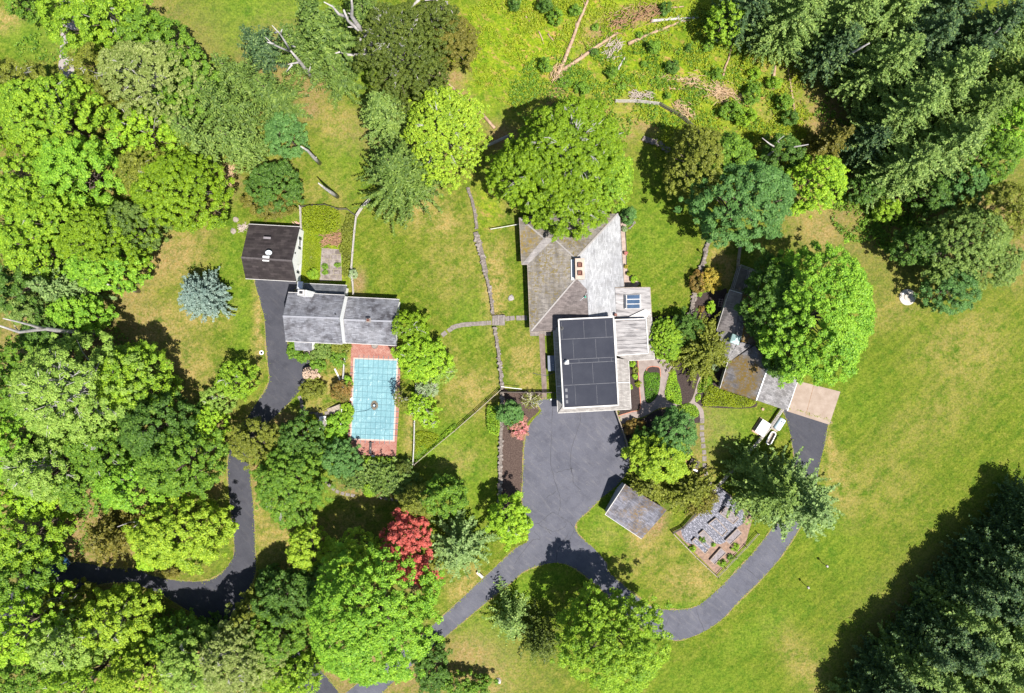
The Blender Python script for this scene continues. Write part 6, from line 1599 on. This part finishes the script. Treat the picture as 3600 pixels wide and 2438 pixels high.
# right of house top
B(1588, 370, 74, 84, 14, 'olive', 'yellow-olive tree right of the dry clearing', .6, .25, .9, gap=.9)
B(1690, 455, 116, 94, 18, 'teal', 'broad dark blue-green maple in the upper right', .75, .28, 1.05)
B(1645, 370, 66, 66, 14, 'mid', 'green tree behind the blue-green maple', .6)
B(1855, 415, 66, 64, 12, 'lime', 'bright yellow-green round tree right of the blue-green maple', .55, .25)
conifer(1885, 322, 42, 12, 'brownol', 'olive brown slender conifer above the bright round tree', 'conifer', fluff=.3, w=.18, spacing=.25, dz=.5)
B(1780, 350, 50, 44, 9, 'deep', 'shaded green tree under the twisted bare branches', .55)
# big maple right
B(1862, 715, 118, 168, 20, 'maple', 'huge vivid green maple right of the barn', .80, .29, 1.1, rough=.10)
B(1765, 690, 78, 96, 14, 'deep', 'shadow side companion of the huge vivid maple', .7, .28)  # darker leaf colour stands in for shade on the left flank of the maple
B(1790, 810, 56, 52, 10, 'deep', 'added dark lower crown imitating maple shade, between the barn roofs and the vivid maple', .6)  # second dark-leaved crown, shade of the maple put into its colour
# around the barn path
B(1512, 772, 40, 50, 5, 'bright', 'clipped glossy green shrub at the house corner', .35, .2, 1.1, rough=.08)
B(1560, 745, 42, 36, 5, 'deep', 'dark green shrub behind the glossy one', .4, .2)
conifer(1598, 795, 68, 8, 'olive', 'large olive yew in front of the barn wing', 'yew_tree', fluff=.45, w=.17, spacing=.22, shape=.55, dz=.38, nb=11, tw=.5)
B(1612, 636, 26, 28, 3, 'golden', 'golden flowering shrub above the mulch bed', .32, .17, name='shrub', cat='shrub')
B(1585, 640, 20, 26, 2.6, 'rust', 'greyish rusty shrub beside the golden one', .3, .16, gap=.8, name='shrub', cat='shrub')
B(1617, 745, 16, 22, 2, 'olive', 'small leafy bush at the top of the yew', .3, .17, name='shrub', cat='shrub')
B(1499 + 110 * 0 + 115, 697, 10, 14, 1.4, 'lime', 'small lime plant on the mulch beside the barn wing', .25, .16, name='garden_plant', cat='plant')
# front garden
B(1532, 985, 52, 56, 8, 'teal', 'mid green round tree in the front garden', .5, .23, 1.05)
B(1495, 1045, 72, 56, 8.5, 'yellow', 'bright yellow-green tree at the corner of the parking area', .55, .24, 1.0)
conifer(1560, 1110, 66, 7, 'olive', 'wide olive yew overhanging the small shed', 'yew_tree', ry=50, fluff=.45, w=.17, spacing=.22, shape=.5, dz=.36, nb=12, tw=.5)
conifer(1470, 1100, 44, 6, 'olive', 'olive yew between the parking area and the shed', 'yew_tree', fluff=.45, w=.17, spacing=.22, shape=.5, dz=.36, nb=11, tw=.5)
conifer(1590, 1135, 36, 5, 'brownol', 'brown-green yew at the edge of the raised garden', 'yew_tree', fluff=.45, w=.17, spacing=.22, shape=.5, dz=.36, nb=11, tw=.5)
B(1440, 972, 26, 22, 1.8, 'rust', 'brownish red shrub at the fence beside the parking area', .3, .17, name='shrub', cat='shrub')
B(1475, 1005, 44, 34, 5, 'deep', 'dark green shrub in the front bed', .4, .2)
conifer(1742, 1112, 78, 16, 'pine', 'left half pine of the big pair covering the loop drive', 'pine_tree', fluff=.3, w=.22, nb=8, shape=.62, spacing=.27)
conifer(1808, 1135, 92, 17, 'greypine', 'big pale green pine covering the loop drive', 'pine_tree', fluff=.3, w=.22, nb=9, shape=.6, spacing=.27)
conifer(1700, 1060, 42, 9, 'fir', 'dark low conifer beside the long rail fence', 'pine_tree', fluff=.2, dz=.5)
# red maple group
B(922, 1248, 56, 80, 12, 'red', 'crimson japanese maple between the green trees', .42, .22, .95, rough=.14)
B(965, 1310, 34, 26, 5, 'red', 'low crimson branches trailing from the japanese maple', .35, .2, .7, gap=.7)
B(962, 1138, 56, 38, 9, 'olive', 'yellow-olive tree above the crimson maple', .5, .23, .85, gap=.85)
B(1005, 1130, 58, 44, 10, 'mid', 'dark shaded tree left of the retaining wall end', .5)
conifer(1042, 1238, 74, 10, 'greypine', 'grey-green soft pine beside the main drive', 'pine_tree', fluff=.25, w=.2, spacing=.26, nb=9, shape=.6)
B(1158, 1182, 50, 54, 9, 'lime', 'bright small tree between the retaining wall and the parking area', .5, .24, 1.0, twigs=3)
# big bottom maple
B(842, 1400, 152, 158, 21, 'maple', 'giant bright green maple at the bottom left of the main drive', .62, .27, 1.05, rough=.10)
B(805, 1270, 66, 60, 12, 'yellow', 'yellow-green tree above the giant bottom maple', .55, .25)
B(880, 1265, 34, 40, 9, 'yellow', 'small yellow-green tree left of the crimson maple', .5)
B(698, 1245, 44, 54, 9, 'yellow', 'slim yellow-green tree near the broken trunk', .45, .23, .9)
B(720, 1330, 60, 52, 9, 'deep', 'dark green tree left of the yellow-green pair', .5)
B(980, 1520, 42, 60, 5, 'deep', 'dark shrub mass at the bottom of the giant maple', .5)
B(1055, 1555, 60, 26, 4, 'mid', 'low green shrub at the bottom edge right of the giant maple', .4)
# bottom centre
conifer(1160, 1405, 50, 9, 'fir', 'dark fir beside the main drive at the bottom', fluff=.12, dz=.5, ry=62)
conifer(1225, 1450, 48, 9, 'darkol', 'dark olive conifer left of the bright bottom tree', 'conifer', fluff=.35, w=.18, spacing=.25, dz=.45, ry=66)
B(1390, 1465, 128, 106, 18, 'bright', 'large bright grass green tree at the bottom centre', .62, .27, 1.0, rough=.14)
B(1345, 1395, 44, 58, 15, 'bright', 'upper lobe tree of the bright bottom centre tree', .55, .25, .9, gap=.85)
# right side woodland
for x, y, r, h, key, lab in (
    (1790, 45, 74, 20, 'fir', 'fir at the top edge right of the meadow'), (1700, 20, 60, 17, 'darkfir', 'dark fir at the top edge behind the brush pile'), (1905, 50, 72, 21, 'fir', 'tall fir at the top edge, second from the meadow'),
    (2005, 40, 74, 20, 'fir', 'fir at the top edge above the grey dead trunk'), (2065, 120, 66, 19, 'darkfir', 'fir left of the black gap'), (1985, 165, 70, 20, 'fir', 'fir above the orange spot of the right wood'),
    (2100, 210, 80, 22, 'fir', 'large fir in the centre of the right wood'), (2030, 270, 74, 20, 'fir', 'fir on the left flank of the right wood'), (2175, 265, 74, 20, 'pine', 'paler fir towards the right edge'),
    (2115, 345, 78, 20, 'fir', 'fir above the dark lawn shade'), (2035, 385, 68, 17, 'fir', 'fir at the lower left of the right wood'), (2210, 90, 60, 18, 'darkfir', 'fir below the corner of the right wood'),
    (2300, 70, 70, 20, 'fir', 'fir in the upper right corner'), (2295, 190, 62, 17, 'pine', 'pale fir at the right edge below the corner'), (2160, 150, 54, 15, 'darkfir', 'shaded fir in the gap of the right wood'), (2130, 30, 62, 17, 'darkfir', 'dark fir at the top edge near the corner'),
    (1880, 120, 56, 15, 'darkfir', 'dark fir bordering the meadow shade'), (1960, 330, 50, 12, 'darkfir', 'low dark fir at the edge of the meadow shade')):
    conifer(x, y, r, h, key, lab, 'fir_tree', fluff=.3, nb=11, w=.15, tw=.52, dz=.42, shape=.6, spacing=.21, z0f=.12, rise=.2)
B(1650, 45, 44, 42, 9, 'bright', 'bright green tree at the top edge beside the first fir', .5)
B(2300, 285, 62, 60, 14, 'maple', 'fresh green tree at the right edge of the wood', .6)
B(2240, 360, 66, 62, 14, 'mid', 'green tree with the silver dead branch over it', .6)
B(2180, 420, 58, 50, 11, 'teal', 'blue-green tree below the silver dead branch', .6)
B(2018, 478, 30, 26, 5, 'bright', 'small round sunlit tree in the deep shade', .35, .2, rough=.06)
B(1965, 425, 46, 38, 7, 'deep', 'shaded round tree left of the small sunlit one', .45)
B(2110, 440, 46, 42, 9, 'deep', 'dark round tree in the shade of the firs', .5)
B(2270, 480, 84, 66, 14, 'olive', 'olive green tree at the right edge of the wood', .55, .25)
B(2190, 545, 100, 76, 14, 'pine', 'wide mid green tree at the lower end of the right wood', .6, .26)
B(2160, 655, 58, 58, 9, 'teal', 'lowest green tree over the right lawn near the well cover', .55, .24, 1.0)
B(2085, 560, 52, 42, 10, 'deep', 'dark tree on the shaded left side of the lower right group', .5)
B(2250, 600, 70, 56, 11, 'pine', 'green tree at the right edge above the big lawn', .55)
# pine row bottom right
proto_n = 0
rowp = []
for r_, (off, n_) in enumerate(((0, 13), (54, 12), (108, 10), (162, 8), (216, 6))):
    for k_ in range(n_):
        f_ = (k_ + (.5 if r_ % 2 else 0)) * 51
        rowp.append((2352 + off * .72 - f_ * .66 + (k_ * 7 % 5) * 3, 1148 + off * .66 + f_ * .75 + (k_ * 5 % 7) * 2, r_, k_))
ROWN = ('front row', 'second row', 'third row', 'fourth row', 'back row')
protos = []
for i, (x, y, r_, k_) in enumerate(rowp):
    h = (13.5, 12.5, 14, 13, 13.6)[(i * 3) % 5] + r_ * .3
    lab_ = '%s pine from the upper right end in the %s of dark lower right pines' % (ORD[k_], ROWN[r_])
    if i < 5:
        o = conifer(x, y, (54, 50, 56, 52, 54)[i], h, 'darkfir', lab_, 'pine_tree', 'pines in rows at the lower right', fluff=.3, nb=11, w=.15, tw=.52, dz=.42, shape=.7, spacing=.22, z0f=.05, rise=.25)
        protos.append((o, h, (x, y)))
    else:
        p, ph, _ = protos[i % 5]
        base, k = tree_base(x, y, h, h * .42, zO)
        o = p.copy(); C.objects.link(o); o.location = base; o.rotation_euler = (0, 0, i * 1.7); s_ = h / ph; o.scale = (s_ * 1.02, s_ * .98, s_)
        o['label'] = lab_
        for ch in list(p.children):
            c = ch.copy(); C.objects.link(c); c.parent = o
            if ch.name.startswith('crown') and (r_ >= 2 or (i * 7) % 3 == 0): c.material_slots[0].link = 'OBJECT'; c.material_slots[0].material = lm('fir')  # brighter crown colour imitates sunlit tips, mainly in the back rows
# clipped hedge masses and ground-hugging planting: leaf shell over a low solid
def hedge(zf, pts, h, key, label, leaf=.17, dens=1.0, name='hedge', cat='hedge', bump_=.18, sub=3, edge=.3):
    w = outline(zf, pts, sub); seed = nxt(); rs = np.random.RandomState(seed)
    ps = np.array(w); c0 = ps.mean(0); t = thing(name, (c0[0], c0[1], 0), label, cat)
    mn, mx = ps.min(0), ps.max(0); A = (mx - mn).prod(); N = int(A * 5.0 * dens / (leaf * leaf))
    q = rs.uniform(mn, mx, (N, 2))
    def inside(q, poly):
        r = np.zeros(len(q), bool); n = len(poly)
        for i in range(n):
            x1, y1 = poly[i]; x2, y2 = poly[(i + 1) % n]
            c = (y1 > q[:, 1]) != (y2 > q[:, 1]); r ^= c & (q[:, 0] < (x2 - x1) * (q[:, 1] - y1) / (y2 - y1 + 1e-12) + x1)
        return r
    q = q[inside(q, w)]
    # distance to outline
    d = np.full(len(q), 1e9)
    for i in range(len(w)):
        a = np.array(w[i]); b = np.array(w[(i + 1) % len(w)]); ab = b - a; L = (ab ** 2).sum() + 1e-9
        tt = np.clip(((q - a) @ ab) / L, 0, 1); d = np.minimum(d, np.linalg.norm(q - a - tt[:, None] * ab, axis=1))
    top = h * np.clip(d / edge, .0, 1) ** .5
    top = top * (1 + bump_ * (np.sin(q[:, 0] * 5.1) * np.sin(q[:, 1] * 4.3 + 1) * .5 + np.sin(q[:, 0] * 11 + q[:, 1] * 9) * .5))
    z = top * rs.uniform(.55, 1.05, len(q)) + .03
    pos = np.stack([q[:, 0] - c0[0], q[:, 1] - c0[1], z], 1); nn = np.array([0, 0, 1.]) + rs.normal(0, .5, pos.shape)
    sz = leaf * rs.uniform(.7, 1.3, len(q)); NLEAF[0] += len(q)
    leaf_mesh('foliage', pos, nn, sz, sz * .75, None, lm(key), t, rs)
    return t
hedge(zA, [(985, 140), (1120, 100), (1300, 95), (1430, 150), (1490, 260), (1480, 380), (1400, 470), (1250, 500), (1050, 480), (975, 400)], 1.6, 'hedge', 'big clipped yellow-green hedge mound north east of the garage')
hedge(zA, [(1580, 200), (1690, 250), (1670, 500), (1650, 900), (1600, 1080), (1520, 1060), (1520, 800), (1470, 720), (1520, 560), (1500, 450), (1560, 300)], 1.0, 'olive', 'olive yellow hedge strip inside the silver fence')
hedge(zA, [(965, 500), (1150, 520), (1215, 620), (1200, 900), (1190, 1130), (950, 1135)], .18, 'hedge', 'bright low ground cover between the garage wall and the patio', .12, .8, 'ground_planting', 'ground cover')
u, v = zA(1102, 1038); B(u / 1.549, v / 1.549, 12.5, 12.5, 1.5, 'bright', 'small round clipped bush between garage and patio', .4, .13, 1.2, rough=.02, name='clipped_shrub', cat='shrub', rzf=.5)
u, v = zA(1655, 1040); B(u / 1.549, v / 1.549, 10, 12, 1.9, 'sage', 'pale sage bush growing through the silver fence', .3, .15, name='shrub', cat='shrub')
for x, y, lab in ((1265, 930, 'weedy green plant on the left of the patio stones'), (1265, 1010, 'lower weedy plant on the patio stones'), (1440, 910, 'small plant at the right of the patio stones')):
    u, v = zA(x, y); B(u / 1.549, v / 1.549, 8, 6, .5, 'mid', lab, .2, .13, .7, name='garden_plant', cat='plant')
hedge(zG, [(300, 480), (420, 530), (600, 590), (800, 665), (740, 725), (600, 735), (400, 718), (220, 715), (225, 600)], .7, 'hedge', 'bright yellow-green hedge along the foot of the barn')
hedge(zG, [(280, 390), (345, 340), (330, 470), (300, 480), (240, 560), (160, 560), (190, 440)], .4, 'bright', 'leafy ground plants between the walk and the barn hedge')
hedge(zG, [(0, 700), (100, 690), (175, 760), (170, 830), (60, 860), (-60, 830), (-120, 760)], .5, 'bright', 'low leafy planting in the crook of the garden walk')
hedge(zG, [(140, 600), (190, 585), (195, 640), (150, 670)], .4, 'lime', 'tiny lime plants beside the fork of the walk')
hedge(z31, [(900, 960), (940, 965), (1004, 970), (1003, 1060), (985, 1118), (948, 1162), (914, 1160), (901, 1080)], .28, 'grass', 'oval bed of long vivid green grass in the paved garden', .16, .8, 'grass_bed', 'grass bed')
hedge(z31, [(1078, 952), (1110, 950), (1125, 1020), (1145, 1080), (1150, 1180), (1060, 1155), (1038, 1110), (1050, 1045)], .45, 'lime', 'leafy yellow-green planting on the left of the dark mulch bed')
hedge(zO, [(1104, 925), (1118, 920), (1133, 925), (1134, 985), (1120, 985), (1106, 975)], 1.2, 'bright', 'narrow clipped hedge on the lawn against the stone wall')
hedge(zC, [(2080, 1020), (2120, 1060), (1950, 1230), (1780, 1380), (1640, 1490), (1615, 1440), (1800, 1290), (1940, 1140)], .6, 'bright', 'weedy strip of plants along the diagonal fence')
hedge(zC, [(1630, 1110), (1800, 1120), (1900, 1160), (1860, 1240), (1700, 1370), (1625, 1440), (1615, 1250)], .5, 'hedge', 'yellow flowering weeds in the corner east of the pool fence')
hedge(zC, [(540, 940), (700, 870), (700, 1180), (560, 1180), (440, 1180), (380, 1120), (420, 1080), (520, 1040)], .45, 'bright', 'bright ferny ground plants between filter set and pool fence')
hedge(zC, [(1720, 1240), (1760, 1300), (1720, 1400), (1620, 1440), (1630, 1330)], .5, 'mid', 'darker ferns in the corner east of the pool fence')
# trees by the pool, with gaps
B(928, 742, 46, 36, 6.5, 'moss', 'dark green tree overhanging the east end of the pool house', .42, .22, .95, twigs=9)
B(962, 815, 64, 54, 6, 'lime', 'broad lime tree at the north east corner of the pool', .42, .22, .85, twigs=10)
B(1000, 845, 36, 30, 4.5, 'pale', 'thin pale tree at the right of the broad lime tree', .35, .2, .6, gap=.7, twigs=3)
B(958, 925, 38, 34, 5, 'lime', 'open lime coloured small tree astride the east pool fence', .35, .21, .8, twigs=8, gap=.8)
B(968, 880, 26, 26, 3.5, 'sage', 'greyish shrub with pale bare twigs at the east pool fence', .32, .18, .7, gap=.75, twigs=8)
B(912, 905, 22, 26, 6, 'olive', 'thin spray of leaves reaching over the pool edge', .3, .18, .35, gap=.6, twigs=4)
B(975, 960, 22, 14, 2.5, 'lime', 'low twiggy lime shrub below the open small tree', .3, .18, .5, gap=.7, twigs=6)
# planting at the mulch bed by the parking area
B(1155, 937, 32, 28, 4.5, 'teal', 'round blue-green shrub at the head of the brown mulch bed', .38, .2, 1.1, name='shrub', cat='shrub')
B(1178, 970, 24, 28, 2.2, 'pink', 'azalea covered in pink flowers beside the parking area', .28, .16, .8, name='flowering_shrub', cat='shrub')
B(1172, 958, 20, 20, 1.9, 'mid', 'green leaves behind the pink azalea', .28, .16, .8, name='shrub', cat='shrub')
def bare_shrub(zf, x, y, r, label, seed):
    c = at(zf, x, y); rnd = random.Random(seed); t = thing('bare_shrub', c, label, 'shrub'); mb = MB()
    for k in range(16):
        a = rnd.uniform(0, 6.28); e = c + Vector((math.cos(a), math.sin(a), 0)) * r * rnd.uniform(.5, 1) + Vector((0, 0, rnd.uniform(.5, 1.6)))
        m = c.lerp(e, .5) + Vector((rnd.uniform(-.3, .3), rnd.uniform(-.3, .3), .3)); mb.tube([c, m, e], [.06, .045, .02], 5)
        for j in range(3): f = m.lerp(e, rnd.uniform(.2, 1)); mb.tube([f, f + Vector((rnd.uniform(-.5, .5), rnd.uniform(-.5, .5), rnd.uniform(0, .3)))], [.03, .012], 4)
    mb.build('branches', plain('bare_twig', (.42, .38, .28), (.52, .48, .38), 3), t)
    rs, pos, nn, sz, cc, cr = broad_crown(nxt(), r * .9, r * .9, .7, 1.0, .25, .12, .18, .2)
    leaf_mesh('foliage', pos, nn, sz, sz * .7, None, lm('olive'), t, rs)
bare_shrub(zE, 330, 1250, 1.7, 'bare pale branched shrub in the brown mulch bed', 3)
# plants in the raised garden and beside the wall
for x, y, r, key, lab in ((1520, 580, 34, 'bright', 'bushiest green plant on the right of the raised garden'), (1430, 690, 30, 'bright', 'green plant at the lower corner of the raised garden'), (1490, 650, 24, 'mid', 'darker plant between the lower beds and the thin fence'), (1300, 530, 22, 'mid', 'weeds along the left garden beds'),
                          (1230, 590, 26, 'bright', 'weeds inside the lower left garden fence'), (1370, 560, 14, 'maple', 'small weed tuft among the garden beds')):
    u, v = z32(x, y); B(u / 1.549, v / 1.549, r / 3, r / 3.4, .8, key, lab, .22, .14, .7, gap=.8, name='garden_plant', cat='plant', group='plants of the raised garden')
for zf, x, y, r, key, lab in ((zE, 1700, 770, 8, 'lime', 'topmost lime plant in the east mulch bed'), (zE, 1740, 850, 8, 'olive', 'second plant from the top in the east mulch bed'), (zE, 1740, 940, 6, 'lime', 'small third plant in the east mulch bed'), (zE, 1782, 1040, 8, 'hedge', 'yellow-green plant on the brick edging of the east bed'),
                              (zE, 1680, 1080, 6, 'lime', 'little plant against the eave in the east mulch bed'), (zF, 300, 920, 8, 'rust', 'orange brown dead plant in the mulch below the golden shrub'), (zF, 260, 725, 9, 'bright', 'bright plant growing out of the fieldstone wall'), (zF, 405, 930, 8, 'lime', 'lime bush in the mulch next to the barn wing shade'),
                              (zG, 365, 295, 9, 'sage', 'pale sage plant in the shade beside the barn wall')):
    u, v = zf(x, y); B(u / 1.549, v / 1.549, r, r, .8, key, lab, .22, .14, .7, gap=.8, name='garden_plant', cat='plant')
# bushes of the rough meadow
for x, y, rx, ry, h, key, lab in ((300, 110, 50, 52, 3, 'mid', 'large dark bush left of the longest fallen trunk'), (225, 25, 60, 40, 4, 'deep', 'dark bush at the top edge of the meadow'), (230, 440, 48, 48, 3.2, 'mid', 'dark bush beside the root plate'), (430, 70, 44, 34, 2, 'mid', 'bush touching the longest fallen trunk near the top'),
    (970, 310, 48, 46, 2.6, 'mid', 'dark bush in the centre right of the meadow'), (1100, 450, 48, 46, 2.8, 'deep', 'dark round bush in the right of the meadow'), (685, 490, 44, 36, 2.4, 'mid', 'dark bush below the brown thicket'), (1050, 50, 36, 44, 2.6, 'deep', 'dark bush right of the branch heap'), (870, 232, 22, 22, 1.3, 'mid', 'small bush beside the barkless trunk'),
    (570, 180, 24, 22, 1.3, 'mid', 'small bush between the two long trunks'), (1335, 310, 38, 34, 2, 'mid', 'bush at the edge of the conifer shade'), (1205, 320, 22, 28, 1.5, 'deep', 'small dark bush near the right of the meadow'), (910, 435, 26, 24, 1.4, 'mid', 'little bush in the middle of the meadow'),
    (560, 360, 28, 24, 1.5, 'deep', 'small dark bush against the second trunk'), (1060, 655, 24, 22, 1.4, 'mid', 'small bush above the curved dark fence'), (480, 600, 60, 44, 2.2, 'mid', 'leafy thicket just above the enormous tree'), (1640, 640, 60, 70, 3, 'mid', 'tall thicket at the lower right of the meadow'), (1500, 750, 90, 60, 3, 'mid', 'wide thicket behind the yellow-olive tree'),
    (1600, 790, 70, 60, 3.4, 'bright', 'bright thicket between the olive tree and the meadow'), (1650, 500, 50, 40, 2, 'bright', 'bright bush left of the thick orange trunk'), (1400, 500, 40, 34, 1.8, 'mid', 'bush beside the red brown trunk'), (360, 560, 50, 30, 1.6, 'mid', 'low bush below the root plate'), (745, 585, 34, 24, 1.4, 'mid', 'low bush at the thin level log'),
    (20, 20, 44, 40, 3, 'deep', 'dark bush at the upper left corner of the meadow'), (1790, 560, 50, 44, 2.4, 'bright', 'bright leafy bush right of the long orange trunk'), (1860, 690, 60, 56, 3, 'mid', 'bush in the edge of the shade right of the orange trunk'), (1900, 800, 60, 50, 3, 'deep', 'shaded bush above the olive brown conifer'), (1960, 250, 50, 60, 3.5, 'deep', 'shaded bush under the firs at the meadow edge')):
    u, v = z30(x, y); B(u / 1.549, v / 1.549, rx / 3, ry / 3, h, key, lab, .38, .2, .85, name='bush', cat='bush', gap=.9, twigs=0)
# rough weeds and tall grass of the meadow, woodland undergrowth: nobody could count them
def tufts(name, zones, n, key, label, size=.26, h=.35, seed=1, cat='weeds'):
    rs = np.random.RandomState(seed); P_ = []
    per = n // len(zones)
    for u, v, ru, rv in zones:
        a = rs.uniform(0, 6.283, per); r = np.sqrt(rs.rand(per)) ; c = P(u, v)
        P_.append(np.stack([c.x + np.cos(a) * r * ru * MPP, c.y + np.sin(a) * r * rv * MPP], 1))
    p = np.concatenate(P_)
    f = np.sin(p[:, 0] * .9 + 1.3 * np.sin(p[:, 1] * .7)) + np.sin(p[:, 1] * 1.1 + 1.7 * np.sin(p[:, 0] * .5)) + rs.normal(0, .7, len(p))
    p = p[f > -.1]
    k = 5; idx = np.repeat(np.arange(len(p)), k); N = len(idx); NLEAF[0] += N
    hh = h * rs.uniform(.4, 1.5, len(p))[idx]
    pos = np.stack([p[idx, 0] + rs.normal(0, .12, N), p[idx, 1] + rs.normal(0, .12, N), hh * rs.uniform(.3, 1, N) + .03], 1)
    nn = np.array([0, 0, .8]) + rs.normal(0, .5, (N, 3)); sz = size * rs.uniform(.6, 1.4, N)
    o = leaf_mesh(name, pos, nn, sz, sz * .55, None, lm(key), None, rs); tag(o, label, cat, None, 'stuff')
tufts('meadow_weeds', [(1900, 160, 280, 230), (2300, 250, 340, 190), (2600, 330, 230, 200), (2150, 60, 380, 90), (2760, 480, 110, 130), (2500, 520, 200, 90)], 20000, 'meadow', 'rough yellow-green weeds covering the meadow between the fallen trunks', seed=3)
tufts('meadow_undergrowth', [(2200, 330, 260, 150), (2560, 420, 200, 150), (2350, 180, 300, 150), (1950, 330, 160, 130)], 6500, 'mid', 'darker green weeds scattered among the fallen trunks', .28, .5, seed=4)
tufts('woodland_undergrowth', [(200, 600, 260, 520), (250, 1500, 300, 450), (300, 2250, 400, 180), (900, 2300, 300, 130), (3200, 350, 380, 330), (3350, 2250, 260, 200), (3150, 760, 230, 120)], 26000, 'mid', 'green undergrowth on the floor of the woods', .3, .5, seed=5)
def edge_grass():
    rs = np.random.RandomState(9); P_ = []
    for w in EDGES:
        for i in range(len(w)):
            a = np.array(w[i]); b = np.array(w[(i + 1) % len(w)]); L = np.linalg.norm(b - a); n = int(L / .10)
            if n < 1 or L > 12: continue
            d = (b - a) / L; q = a + (b - a) * rs.rand(n, 1) + np.array([d[1], -d[0]]) * rs.normal(0.06, .14, (n, 1)); P_.append(q)
    p = np.concatenate(P_); N = len(p)
    pos = np.stack([p[:, 0], p[:, 1], rs.uniform(.04, .12, N)], 1)
    o = leaf_mesh('edge_grass', pos, np.array([0, 0, 1.]) + rs.normal(0, .4, (N, 3)), rs.uniform(.10, .26, N), rs.uniform(.06, .14, N), None, lm('meadow'), None, rs)
    tag(o, 'grass creeping over the edges of the asphalt drives', 'grass', None, 'stuff')
edge_grass()
print('leaves', NLEAF[0], 'objects', len(bpy.data.objects))
